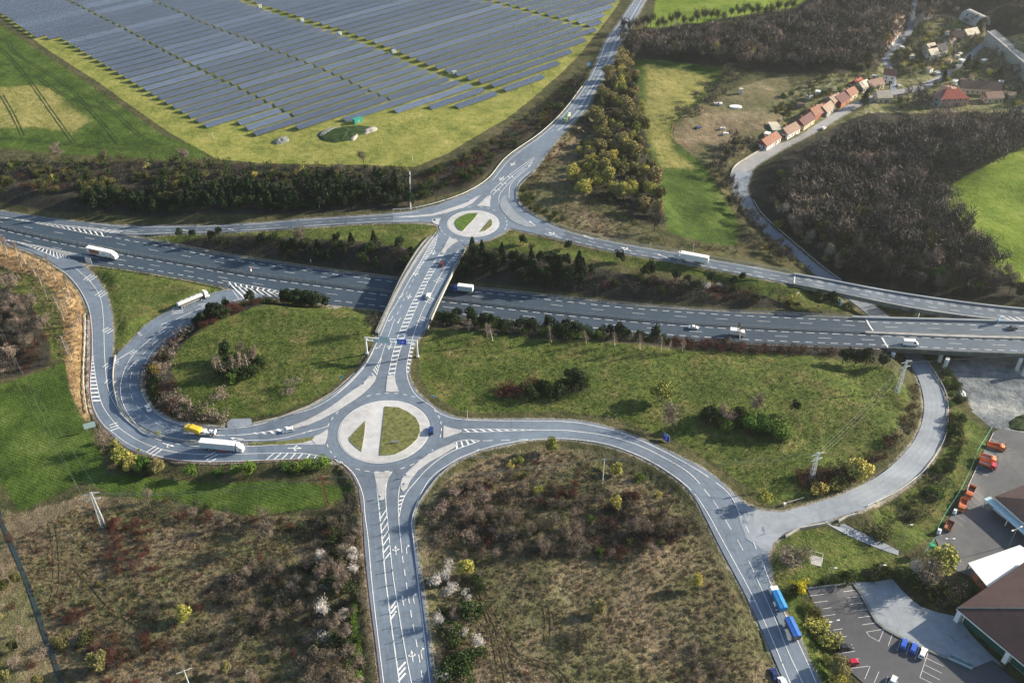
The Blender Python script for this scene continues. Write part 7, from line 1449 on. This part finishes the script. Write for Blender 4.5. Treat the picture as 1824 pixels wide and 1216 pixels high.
for i in range(3):
    cable(P5[i], P4[i], ORD[i]+' cable of the three over the right meadow between the white pylons'); cable(P1[i], far1[i], ORD[i]+' cable of the three crossing the left field towards the upper left')
cable(P4[0], P3, 'thin cable from the meadow pylon to the slim pole in the road bend, lower'); cable(P4[4], P3+Vector((0,0,.3)), 'thin cable from the meadow pylon to the slim pole in the road bend, upper'); cable(P3, P2[1], 'thin cable crossing the bottom road below the big roundabout, lower'); cable(P3+Vector((0,0,.3)), P2[4], 'thin cable crossing the bottom road below the big roundabout, upper'); cable(P2[0], P1[1], 'thin cable over the long green strip, lower'); cable(P2[4], P1[4], 'thin cable over the long green strip, upper')
cable(P5[1], P5[1]+Vector((160, 20, 2)), 'thin cable leading right from the bridge pylon over the gravel yard', 2)
# lamps and posts
pole((1604,970), 933, 'grey lamp post leaning over the lawn by the footpath', .13, 'steel', (.1, 1.2), 'street_lamp', 'street lamp', lamp=True)
pole((1472,1038), 1010, 'teal-grey lamp post in the hedge above the car park, left', .12, 'steel', (.1, 1.5), 'street_lamp', 'street lamp', lamp=True); pole((1562,1026), 1005, 'grey lamp post in the hedge above the car park, right', .12, 'steel', (.1, 1.3), 'street_lamp', 'street lamp', lamp=True)
pole((1680,985), 958, 'slim lamp post at the lower yard edge', .12, 'steel', (.8, 1.6), 'street_lamp', 'street lamp', lamp=True); pole((1797,972), 940, 'double-armed lamp post in the yard beside the dark hall', .12, 'steel', (2.0, 2.0), 'street_lamp', 'street lamp', lamp=True, ang=R(25)); pole((1483,1122), 1104, 'low lamp post with a wide head on the left of the car park', .12, 'steel', (1.8, .9), 'street_lamp', 'street lamp', lamp=True, ang=R(15))
pole((1234,450), 434, 'thin white pole behind the white lorry', .12, 'steel_pale', (.1, .5)); pole((833,746), 731, 'slim post on the verge right of the big roundabout', .1, 'steel_pale', (.1,.1)); pole((1159,437), 431, 'short white post above the upper right slip road', .15, 'steel_pale', (.1,.1)); pole((730,378), 305, 'slim dark post line marking the drainage ladder down the bank', .1, 'steel', (.1,.1)) if False else None
pole((1804,112), 88, 'white catenary mast on the railway wall', .12, 'steel_pale', (2.0, .2), cat='mast', name='catenary_mast'); pole((380,246), 246-9, 'small white post at the corner of the solar park', .15, 'steel_pale', (.2,.2)); pole((735,288), 277, 'small white post at the lower right of the solar park', .15, 'steel_pale', (.2,.2))
# delineator posts beside the hatched lane of the bottom road
for k, t_ in enumerate(np.linspace(0, 1, 13)):
    for Lx, sd_ in ((((675,895),(678,930),(682,975),(687,1030),(697,1110),(706,1170)), 'left'), (((687,890),(690,930),(694,975),(700,1030),(709,1095),(722,1170)), 'right')):
        W = resample(on(smooth(Lx), z_up), 60); p = W[int(t_*59)]; o = MB().box(-.09, .09, -.09, .09, 0, 1.0).build('marker_post', M['teal_paint']); o.location = (p[0]+rnd.uniform(-.2,.2), p[1], p[2]+.09); tag(o, 'small dark marker post along the '+sd_+' side of the hatched strip on the bottom road', 'post', 'marker posts, '+sd_+' side of the hatched strip')
# drainage ladder and yard fences
dl = Paint(); dl.strip(G3(smooth([(730,306),(730.5,330),(731,352),(732,374)], 5)), .8, dz=.3); tag(link('drain_channel', npmesh('drain_channel', dl.V, dl.F), M['concrete']), 'pale concrete drain channel running straight down the conifer bank', 'channel')
def fence(pts, label, h=1.8, mt='teal_paint', sp_=3.0):
    W = G3(smooth(pts, 4)); W = resample(W, max(2, int(length(W)/sp_)+1)); t = empty('fence', W[0]); tag(t, label, 'fence'); mb = MB(); p = W-W[0]
    for x, y, z in p: mb.box(x-.05, x+.05, y-.05, y+.05, z-.3, z+h)
    mb.build('posts', M[mt], t); mb = MB()
    for i in range(len(p)-1):
        for zz in (h-.05, h*.66, h*.33, .1): mb.tube(p[i]+[0,0,zz], p[i+1]+[0,0,zz], .03, .03, 3)
    mb.build('wires', M[mt], t)
fence([(1767,762),(1757,778),(1740,806),(1728,838),(1706,882),(1684,915),(1668,945)], 'green wire fence between the grass slope and the yard'); fence([(1664,962),(1645,985)], 'short green wire fence by the yard gate'); fence([(1200,220),(1196,248),(1225,262),(1255,275)], 'low dark fence round the allotment below the strip field', 1.2, 'rust')
fence([(1437,1049),(1519,1039)], 'low pale fence along the top of the car park', .8, 'steel_pale')
# billboard frame, shelter, transformer, gate and other small things by the lawn
g = G3([(1452,998)])[0]; t = empty('bus_shelter', g, R(-20)); tag(t, 'small open steel cage on a concrete slab on the lawn', 'shelter'); MB().box(-2.2,2.2,-2,2,-.2,.15).build('slab', M['concrete'], t); mb = MB()
for x in (-2,2):
    for y in (-1.8,1.8): mb.box(x-.05,x+.05,y-.05,y+.05,.15,2.2)
    mb.box(x-.04,x+.04,-1.8,1.8,2.1,2.2)
for y in (-1.8,1.8): mb.box(-2,2,y-.04,y+.04,2.2,2.29)
mb.build('frame', M['steel_pale'], t)
g = G3([(1655,985)])[0]; t = empty('transformer_station', g, R(-15)); tag(t, 'green steel transformer frame beside the yard gate', 'transformer'); mb = MB()
for x in (-1,1):
    for y in (-1,1): mb.tube((x,y,-.2),(x*.8,y*.8,5.5),.09,.09,5)
for z in (1.5,3,4.5): mb.box(-1,1,-1,-.92,z,z+.1); mb.box(-1,1,.92,1,z,z+.1); mb.box(-1,-.92,-.91,.91,z,z+.1)
mb.build('frame', M['green_paint'], t); MB().box(-.8,.8,-.8,.8,3.1,4.4).build('transformer', M['sign_green'], t)
cabin((1657,1012), 2.4, 1.6, 2.2, 'wall_grey', 'small_cabin', 'small grey-blue cabinet between transformer and blossom tree', 'cabin', R(-25), 'steel_pale')
for i, (px_, lb) in enumerate((((1685,936),None),((1700,913),'stack of grey crates beside the yard fence'),((1672,948),'row of pale boxes at the lower yard fence'))):
    if lb: g = G3([px_])[0]; mb = MB(); mb.box(-1.3,-.2,-.6,.6,0,1.1); mb.box(-.15,1.0,-.6,.6,0,1.0); mb.box(-.8,.3,-.5,.5,1.1,1.8); o = mb.build('crate_stack', M['steel_pale']); o.location = g; o.rotation_euler = (0,0,R(55)); tag(o, lb, 'crates')
t = empty('barrier_gate', G3([(1397,899)])[0], R(20)); tag(t, 'white swing barrier across the gated track into the meadow', 'gate'); MB().box(-.4,.4,-.4,.4,0,1.0).build('pillar', M['concrete_white'], t); MB().tube((0,0,.9),(8,0,1.0),.07,.05,6).build('bar', M['white_paint'], t)
o = heap('dirt_pile', smooth([(1702,694),(1712,694),(1722,704),(1716,708),(1704,702)], 3, True), 'concrete_white', .9, 'pale sand pile lying at the left edge of the gravel yard', 'pile')
heap('grass_mound', smooth([(1788,762),(1800,745),(1830,738),(1880,742),(1880,772),(1830,770)], 3, True), 'dgreen', 1.8, 'long grassy mound between gravel yard and tarmac yard', 'mound')
heap('grass_mound', smooth([(1786,985),(1790,974),(1805,972),(1826,980),(1850,1000),(1820,1002),(1796,996)], 3, True), 'green', .4, 'small oval lawn with pale kerb in the tarmac yard', 'lawn')

# ================================================================ BUILDINGS
def house(A, Bx, depth, wallh, roofh, roof, wall, label, name='house', cat='house', chim=1, hip=0, wins=True):
    """A,Bx: px of the two front ground corners (side nearest the camera); depth runs away from the camera"""
    a, c = G3([A, Bx]); d = (c-a)[:2]; L_ = float(np.linalg.norm(d)); ang = math.atan2(d[1], d[0]); z = min(a[2], c[2]); t = empty(name, (a[0], a[1], z), ang); tag(t, label, cat); w_, D = L_, depth
    V = [(0,0,-1.5),(w_,0,-1.5),(w_,D,-1.5),(0,D,-1.5),(0,0,wallh),(w_,0,wallh),(w_,D,wallh),(0,D,wallh)]
    if not hip: V += [(0,D/2,wallh+roofh-.1),(w_,D/2,wallh+roofh-.1)]; F = [(0,1,5,4),(2,3,7,6),(1,2,6,9,5),(3,0,4,8,7)]
    else: F = [(0,1,5,4),(2,3,7,6),(1,2,6,5),(3,0,4,7)]
    MB().add(V, F).build('wall', M['wall_'+wall], t); e = .45; r0 = hip*D/2; zz = wallh-.12; tt = .16
    P_ = [(-e,-e,zz),(w_+e,-e,zz),(w_+e,D+e,zz),(-e,D+e,zz),(-e+r0*1.05,D/2,wallh+roofh),(w_+e-r0*1.05,D/2,wallh+roofh)]; P2_ = [(x,y,q_+tt) for x, y, q_ in P_]
    F = [(6,7,11,10),(8,9,10,11),(7,8,11),(9,6,10),(0,1,7,6),(1,2,8,7),(2,3,9,8),(3,0,6,9),(0,4,5,1),(2,5,4,3)]
    rf = MB().add(P_+P2_, F).build('roof', M['roof_'+roof], t); ang_ = math.atan2(roofh, D/2)
    for k in range(chim): x = w_*(.3+.4*k); MB().box(x-.35, x+.35, D*.6-.35, D*.6+.35, wallh+roofh*.4, wallh+roofh+.9).build('chimney', M['wall_brick'], rf)
    if wins:
        nfl = 2 if wallh > 4.5 else 1
        for fl in range(nfl):
            z0 = .9+fl*2.7; k = max(1, int(w_/3.2))
            for i in range(k):
                x = (i+.5)*w_/k; f_ = MB().box(x-.62, x+.62, -.06, -.004, z0-.1, z0+1.4).build('window', M['white_paint'], t); MB().box(x-.5, x+.5, -.075, -.062, z0, z0+1.3).build('pane', M['glass'], f_)
            for i in range(max(1, int(D/4))):
                y = (i+.5)*D/max(1, int(D/4))
                for xs_ in (-.03, w_+.03): f_ = MB().box(xs_-.03, xs_+.03, y-.55, y+.55, z0-.1, z0+1.3).build('window', M['glass'], t)
        MB().box(w_*.5-.5+w_*.12, w_*.5+.5+w_*.12, -.07, -.004, 0, 2.1).build('door', M['bark'], t)
    return t
HS = [((1365,269),(1390,252.5),8,3,3,'orange','white','lowest house of the village row with a long orange roof'), ((1402,249),(1424,237),8,3.2,3,'salmon','white','white house with salmon roof, second from the bottom of the row'), ((1431,233),(1450,220),8,3.2,3.2,'maroon','cream','dark maroon-roofed house in the lower village row'),
 ((1450,216),(1472,205),8.5,3.5,3.6,'orange','brick','brick-gabled house with a bright orange roof in the village row'), ((1472,209),(1486,198),8,3.2,3,'tan','grey','tan-roofed house in the middle of the village row'), ((1484,192),(1499,184),8,3.5,2.6,'tan','brick','house with orange brick wall and tan roof behind the row'), ((1497,193),(1514,181),10,3.4,3.2,'maroon','brick','wide maroon-roofed house in the village row'),
 ((1513,181),(1527,173),8,3.5,3.2,'orange','cream','orange-roofed house near the upper end of the row'), ((1536,166),(1549,162),8,3.5,3.4,'cream','white','house with a pale sunlit roof at the top of the row'), ((1528,160),(1538,156),7,3.2,3,'red','white','small red-roofed house behind the pale-roofed one'), ((1550,164),(1574,158),8,3.4,3.2,'salmon','cream','long reddish roof at the top end of the village row'),
 ((1571,148),(1592,151),8,6,3.2,'orange','white','tall white two-storey house with an orange roof'), ((1562,183),(1587,184),8.5,3.8,3.4,'cream','cream','cream-roofed house right of the village street among the trees'),
 ((1577,88),(1592,79),8,3,3,'orange','white','orange-roofed white house by the upper lane'), ((1594,73),(1605,66),8,3.2,3,'salmon','white','small white house next above the orange-roofed one'), ((1597,53),(1612,47),8,3.4,3.2,'tan','cream','tan-roofed house left of the upper lane'), ((1594,35),(1609,37),8,3.2,3.2,'salmon','white','white gabled house highest on the left of the lane'),
 ((1633,36),(1645,36),8,4,3.2,'cream','white','white gabled house highest on the right of the lane'), ((1627,49),(1642,46),8,3.4,3.2,'tan','cream','tan house below the white one right of the lane'), ((1656,110),(1671,107),8,4.6,3.0,'cream','white','brilliant white house in the middle of the upper village'), ((1671,102),(1686,98),8,4.6,3.0,'dark','white','white house with a dark roof beside the brilliant white one'), ((1654,96),(1667,93),7,3.4,2.6,'cream','white','small white shed left of the dark-roofed house'),
 ((1722,71),(1742,69),8,4,3.4,'cream','cream','pale yellow house close to the railway tunnel'), ((1694,73),(1716,75),9,3.2,2.6,'brown','grey','brown-roofed low house left of the pale yellow one'), ((1692,86),(1703,83),7,3.2,2.8,'tan','white','small house with a tan roof by the upper village street'), ((1757,185),(1786,182),8,3.4,3,'salmon','cream','small salmon-roofed house at the right of the farm')]
for h_ in HS: house(*h_)
house((1673,190), (1722,189), 12, 5.2, 4.0, 'red', 'pink', 'large red-roofed farm wing with pink walls', 'farmhouse', 'farm', 2, .9); house((1657,187), (1673,191), 26, 5.2, 4.2, 'salmon', 'grey', 'long salmon-roofed farm wing left of the red one', 'farmhouse', 'farm', 2); house((1709,167), (1781,169), 10, 4, 3.4, 'brown', 'cream', 'long dark brown-roofed barn behind the farm', 'barn', 'barn', 0)
house((1787,176), (1807,177), 7, 2.8, 1.2, 'tan', 'grey', 'low grey shed right of the barn', 'shed', 'shed', 0, wins=False); house((1376,237), (1390,240), 11, 3.2, .5, 'cream', 'teal', 'flat white-roofed shed with teal wall above the village row', 'shed', 'shed', 0, wins=False)
cabin((1319,167), 2.2, 2.2, 3.4, 'wall_white', 'white_hut', 'small white hut on the brown allotment', 'hut', 0, 'roof_cream'); cabin((1456,100), 3, 3, 6, 'wall_cream', 'small_tower', 'small pale tower among the trees of the upper wood', 'tower', 0, 'roof_cream'); cabin((1279,187), 5, 2.2, 1.2, 'wall_white', 'white_container', 'white container on the brown allotment', 'container', 0, 'white_paint')
g = G3([(1310,191)])[0]; t = empty('tarpaulin_pool', g); tag(t, 'white oval tarpaulin lying on the brown allotment', 'tarpaulin'); MB().tube((0,0,0),(0,0,.7),4.2,3.9,16).build('cover', M['white_paint'], t); t.scale = (1,.6,1)
for px_, pm, lb in (((1244,229),'navy','dark blue scrap car on the fenced allotment'), ((1286,231),'silver','pale scrap car under the copse on the allotment'), ((1292,240),'white_paint','white scrap car at the allotment edge by the copse')): car(px_, (px_[0]+6, px_[1]-1), pm, lb, 'hatch', zt)

# halls at the lower right edge
def poly_roof(label, name, corners, ridge, wallh, roofm, wallm, cat):
    pass
def hall(A, Bx, depth, wallh, roofh, roofm, wallm, label, hip=1.0, over=1.2):
    """A,Bx: px of the two ends of the eaves line seen nearest the camera (at eaves height)"""
    z0 = float(z_base(U([A], -6)) [0]); a, c = [np.array([*U([p], z0+wallh)[0], z0]) for p in (A, Bx)]; d = (c-a)[:2]; L_ = float(np.linalg.norm(d)); ang = math.atan2(d[1], d[0]); t = empty('industrial_hall', (a[0], a[1], z0), ang); tag(t, label, 'hall'); return t, L_
# dark brown hipped roof hall: front (west) facade runs from upper left corner down to the right
z0 = -6.5; WH = 5.5
c1, c2 = np.array([*U([(1712,1085)], z0+WH)[0], z0]), np.array([*U([(1824,1178)], z0+WH)[0], z0]); d = (c2-c1)[:2]; d /= np.linalg.norm(d); ang = math.atan2(d[1], d[0]); t = empty('industrial_hall', c1, ang); tag(t, 'large dark brown-roofed hall with open bays at the lower right corner', 'hall')
Lh, Dh = 62, 34
MB().box(1.0, Lh, 1.2, Dh, -.5, WH-.3).build('wall', M['wall_teal'] if False else M['concrete_white'], t)
r0 = Dh/2; e = 1.0; P_ = [(-e,-e,WH),(Lh+e,-e,WH),(Lh+e,Dh+e,WH),(-e,Dh+e,WH),(r0*.9,Dh/2,WH+5.5),(Lh-r0*.9,Dh/2,WH+5.5)]; P2_ = [(x,y,q_+.35) for x, y, q_ in P_]
M['bitumen'] = asphalt('bitumen_roof', (.060, .036, .037), .45, .3)
rf = MB().add(P_+P2_, [(6,7,11,10),(8,9,10,11),(7,8,11),(9,6,10),(0,1,7,6),(1,2,8,7),(2,3,9,8),(3,0,6,9),(0,4,5,1),(2,5,4,3),(1,5,2),(3,4,0)]).build('roof', M['bitumen'], t)
MB().tube(Vector(P2_[0])+Vector((0,0,.05)), Vector(P2_[4])+Vector((0,0,.05)), .14, .14, 5).build('ridge_tile', M['concrete'], rf); MB().tube(Vector(P2_[3])+Vector((0,0,.05)), Vector(P2_[4])+Vector((0,0,.05)), .14, .14, 5).build('ridge_tile', M['concrete'], rf)
MB().box(-.95, Lh, -.98, -.8, WH-.6, WH).build('fascia', M['white_paint'], t)
M['bay_green'] = simple('dark_green_bay', (.01, .08, .065), .6)
for x0, x1, nm2 in ((1.6,16.5,'open_bay'),(18.3,26,'open_bay')): MB().box(x0, x1, 1.05, 1.195, 0, WH-.7).build(nm2, M['bay_green'], t)
for x in (-.6, 16.6, 26.2): MB().box(x, x+1.4, -.7, 1.0, -.5, WH-.02).build('pillar', M['white_paint'], t)
MB().box(27.6, Lh, -.6, 1.19, -.5, WH-.61).build('front_wall', M['wall_white'], t)
for x in (31, 37, 43): MB().box(x, x+3, -.66, -.605, .1, 3.6).build('gate', M['wall_grey'], t)
# white corrugated shed roof
def quadbuild(name, label, eaves, z0, wh, roofm, cat, thick=.25, posts=True, slope=0):
    W = [np.array([*U([p], z0+wh)[0], z0+wh]) for p in eaves]; t = empty(name, (W[0][0], W[0][1], z0)); tag(t, label, cat); L_ = [w_-np.array(t.location) for w_ in W]
    V = [tuple(v) for v in L_]+[(v[0], v[1], v[2]+thick) for v in L_]; MB().add(V, [(3,2,1,0),(4,5,6,7),(0,1,5,4),(1,2,6,5),(2,3,7,6),(3,0,4,7)]).build('roof', M[roofm], t)
    if posts:
        for i in range(4): a, b_ = L_[i], L_[(i+1) % 4]; 
        for i in range(4):
            a, b_ = L_[i], L_[(i+1) % 4]
            for k in range(4): p = a+(b_-a)*(k/4); c = sum(L_)/4; p = p+(c-p)*.03; MB().box(p[0]-.15, p[0]+.15, p[1]-.15, p[1]+.15, -.3, wh-.003).build('post', M['steel'], t)
    return t
m_, nt, b = nodes('corrugated_white'); wv = N(nt, 'ShaderNodeTexWave', wave_type='BANDS'); wv.inputs['Scale'].default_value = 1.1; mp = N(nt, 'ShaderNodeMapping'); mp.inputs['Rotation'].default_value = (0, 0, R(-28)); nt.links.new(objco(nt), mp.inputs[0]); nt.links.new(mp.outputs[0], wv.inputs[0])
nt.links.new(ramp(nt, wv.outputs['Fac'], [(0, (.55,.62,.64)), (.5, (.8,.83,.83))]), b.inputs['Base Color']); b.inputs['Roughness'].default_value = .4; M['corrugated'] = m_
quadbuild('storage_shed', 'open shed with a bright white corrugated roof beside the dark hall', [(1724,1003),(1765,1053),(1880,1010),(1816,971)], -7.5, 5.0, 'corrugated', 'shed')
g0 = U([(1722,1020)], -7.5)
MB_ = MB().box(-4, 4, -3, 3, 0, 1.6); o = heap('rubble_heap', smooth([(1728,1022),(1740,1018),(1756,1036),(1762,1052),(1752,1052),(1738,1040)], 3, True), 'orange', 1.2, 'orange-brown stored material under the open shed', 'heap')
# hall at the right edge, upper
z0 = -8.5; c1 = np.array([*U([(1776,888)], z0+4.5)[0], z0]); c2 = np.array([*U([(1824,930)], z0+4.5)[0], z0]); d = (c2-c1)[:2]; ang = math.atan2(d[1], d[0]); t = empty('industrial_hall', c1, ang); tag(t, 'dark-roofed hall with a light blue strip wall at the right edge above the white-roofed shed', 'hall')
MB().box(0, 60, 0, 22, -1, 4.4).build('wall', M['wall_white'], t); r0 = 9; P_ = [(-1,-.2,4.5),(61,-.2,4.5),(61,23,4.5),(-1,23,4.5),(9,11,7.5),(52,11,7.5)]; P2_ = [(x,y,q_+.3) for x, y, q_ in P_]
MB().add(P_+P2_, [(6,7,11,10),(8,9,10,11),(7,8,11),(9,6,10),(0,1,7,6),(1,2,8,7),(2,3,9,8),(3,0,6,9),(0,4,5,1),(2,5,4,3),(1,5,2),(3,4,0)]).build('roof', M['bitumen'], t)
MB().box(-2.5, 60, -3.2, -.25, 3.2, 3.5).build('canopy', M['sign_back'], t)
for x in range(2, 58, 7): MB().box(x, x+4, -.05, -.004, 1.6, 2.8).build('window', M['glass'], t)
for x in range(-2, 58, 10): MB().box(x, x+.3, -3.1, -2.8, -.6, 3.19).build('pillar', M['white_paint'], t)
# ramp railing and retaining wall below the forecourt
quad_ = on([(1689,1173),(1731,1192)], gz); t = empty('ramp_railing', quad_[0]); tag(t, 'pale glazed railing on the step between forecourt and car park', 'railing'); v = quad_[1]-quad_[0]; mb = MB(); mb.add([(0,0,0),(v[0],v[1],0),(v[0]+.6,v[1]+1.5,0),(.6,1.5,0),(0,0,1.1),(v[0],v[1],1.1),(v[0]+.6,v[1]+1.5,1.1),(.6,1.5,1.1)], [(0,1,5,4),(2,3,7,6),(3,0,4,7),(1,2,6,5)]); mb.build('panel', M['sign_back'], t)
tag(wallmesh(on(smooth([(1519,1038),(1534,1060),(1548,1085),(1563,1110),(1582,1124),(1606,1136),(1652,1158),(1686,1172)], 4), gz), .35, .8).build('kerb_bank', M['concrete_dark']), 'low mossy kerb bank between car park and forecourt', 'kerb')

# railway: portal and wall
g = G3([(1742,46)])[0]; t = empty('tunnel_portal', g, R(18)); tag(t, 'round concrete tunnel portal at the foot of the hazy hill', 'tunnel'); mb = MB(); n = 18; V = []
for y, r in ((-4, 7.2), (-4, 6.3), (14, 6.3), (14, 7.2)):
    for k in range(n+1): a = math.pi*k/n; V.append((r*math.cos(a), y, 1.0+r*math.sin(a)))
m1 = n+1; F = []
for k in range(n): F += [(k, k+1, m1+k+1, m1+k), (m1+k, m1+k+1, 2*m1+k+1, 2*m1+k), (3*m1+k, 3*m1+k+1, k+1, k), (2*m1+k, 2*m1+k+1, 3*m1+k+1, 3*m1+k)]
mb.add(V, F).build('arch', M['concrete'], t); MB().box(-6.2, 6.2, 8, 8.3, -1, 7).build('dark_bore', M['tyre'], t)
WT = on([(1757,58),(1776,74),(1800,95),(1824,116),(1870,157)], -2.0); t = empty('railway_wall', WT[0]); tag(t, 'tall grey retaining wall carrying the railway at the upper right', 'wall'); p = resample(WT, 20)-WT[0]; V = []
for q_ in p: V += [(q_[0], q_[1], q_[2]-9), (q_[0], q_[1], q_[2]+1.2), (q_[0]+.8, q_[1]+.6, q_[2]+1.2), (q_[0]+.8, q_[1]+.6, q_[2]-9)]
MB().add(V, [(4*i+k, 4*i+4+k, 4*i+4+(k+1) % 4, 4*i+(k+1) % 4) for i in range(19) for k in range(4)]).build('wall', M['concrete'], t)
V = [];
for q_ in p: V += [(q_[0]+.8, q_[1]+.6, q_[2]), (q_[0]+9, q_[1]+6.5, q_[2]), (q_[0]+9, q_[1]+6.5, q_[2]-6), (q_[0]+.8, q_[1]+.6, q_[2]-6)]
tb = MB().add(V, [(4*i+k, 4*i+4+k, 4*i+4+(k+1) % 4, 4*i+(k+1) % 4) for i in range(19) for k in range(4)]).build('track_bed', M['verge_grit'], t)
for o_ in (2.2, 3.3, 5.8, 6.9):
    V = []
    for q_ in p: V += [(q_[0]+.8*o_, q_[1]+.6*o_, q_[2]+.02), (q_[0]+.8*o_, q_[1]+.6*o_, q_[2]+.2), (q_[0]+.8*o_+.15, q_[1]+.6*o_+.1, q_[2]+.2)]
    MB().add(V, [(3*i+k, 3*i+3+k, 3*i+3+(k+1) % 3, 3*i+(k+1) % 3) for i in range(19) for k in range(3)]).build('rail', M['steel_pale'], tb)

# garden clutter of the village
gi = 0
for (x, y, sx, sy, hh, mt, rf) in [(1655,128,4,3,2.4,'wall_white','roof_tan'),(1668,134,3,3,2.2,'wall_grey','white_paint'),(1690,112,5,3,2.4,'wall_cream','roof_salmon'),(1704,104,3,2.4,2.2,'wall_white','roof_cream'),(1712,112,4,3,2.2,'wall_grey','steel_pale'),(1726,108,3.5,3,2.2,'wall_white','roof_dark'),(1738,118,3,3,2.2,'wall_cream','roof_orange'),(1752,112,4,2.5,2.2,'wall_grey','white_paint'),(1760,128,3,2.5,2,'wall_white','roof_tan'),(1730,140,5,3,2.4,'wall_cream','roof_brown'),(1745,146,3,3,2.2,'wall_white','roof_cream'),(1716,146,4,3,2.2,'wall_grey','roof_maroon'),(1782,150,4,3,2.2,'wall_white','white_paint'),(1796,158,3,3,2.2,'wall_cream','roof_tan'),(1700,150,4,3,2.4,'wall_white','steel_pale'),(1648,96,3,3,2.2,'wall_grey','roof_tan'),(1622,104,4,3,2.2,'wall_white','roof_cream'),(1606,88,3,3,2,'wall_cream','white_paint'),(1688,62,4,3,2.2,'wall_white','roof_tan'),(1706,58,3,3,2.2,'wall_grey','roof_salmon'),(1560,86,4,3,2.2,'wall_cream','concrete'),(1556,142,5,3,2.4,'wall_white','white_paint'),(1441,176,4,3,2.2,'wall_grey','concrete'),(1456,168,3,3,2.2,'wall_white','steel_pale'),(1424,190,3.5,3,2.2,'wall_grey','roof_brown'),(1366,243,4,3,2.2,'wall_white','concrete_white'),(1460,196,5,4,2.6,'wall_grey','roof_tan')]:
    o = cabin((x, y), sx, sy, hh, mt, 'garden_shed', 'small shed with a '+dict(roof_tan='tan', white_paint='white', roof_salmon='salmon', roof_cream='cream', steel_pale='pale grey', roof_dark='black', roof_orange='orange', roof_brown='brown', roof_maroon='maroon', concrete='grey', concrete_white='whitish')[rf]+' roof and '+mt[5:]+' walls in the village gardens', 'shed', R(rnd.choice((20, 40, 60, -20))), rf); o['group'] = 'sheds in the village gardens'
zone([(1600,60),(1640,50),(1720,60),(1745,80),(1700,115),(1640,140),(1600,140)], [('obush',3,2,4),('ybush',2,2,4.5),('gbush',1.5,2,4),('bare',2,4,7),('dbush',1,3,5)], 9, 'between the sheds of the upper village', 0, 'wood')
stuff_build('wood', 'woodland', 'dense leafless wood of dark brown trees filling the valley sides', 'woodland')
stuff_build('belt', 'verge_scrub', 'dense mixed scrub and small conifers along the road banks', 'scrub')
stuff_build('scrub', 'rough_scrub', 'dense low brown scrub on the rough ground at the bottom', 'scrub')

# ================================================================ HAZE
if HAZE:
    hm = bpy.data.materials.new('haze'); hm.use_nodes = True; hn = hm.node_tree; hn.nodes.clear(); ho = hn.nodes.new('ShaderNodeOutputMaterial'); pv = hn.nodes.new('ShaderNodeVolumePrincipled')
    pv.inputs['Color'].default_value = (.85, .93, 1, 1); pv.inputs['Density'].default_value = HAZE; pv.inputs['Anisotropy'].default_value = .72; hn.links.new(pv.outputs[0], ho.inputs['Volume'])
    o = MB().box(-3600, 3600, -1600, 4600, float(T.min())-1.0, CAMH+6).build('haze', hm); tag(o, kind='stuff')
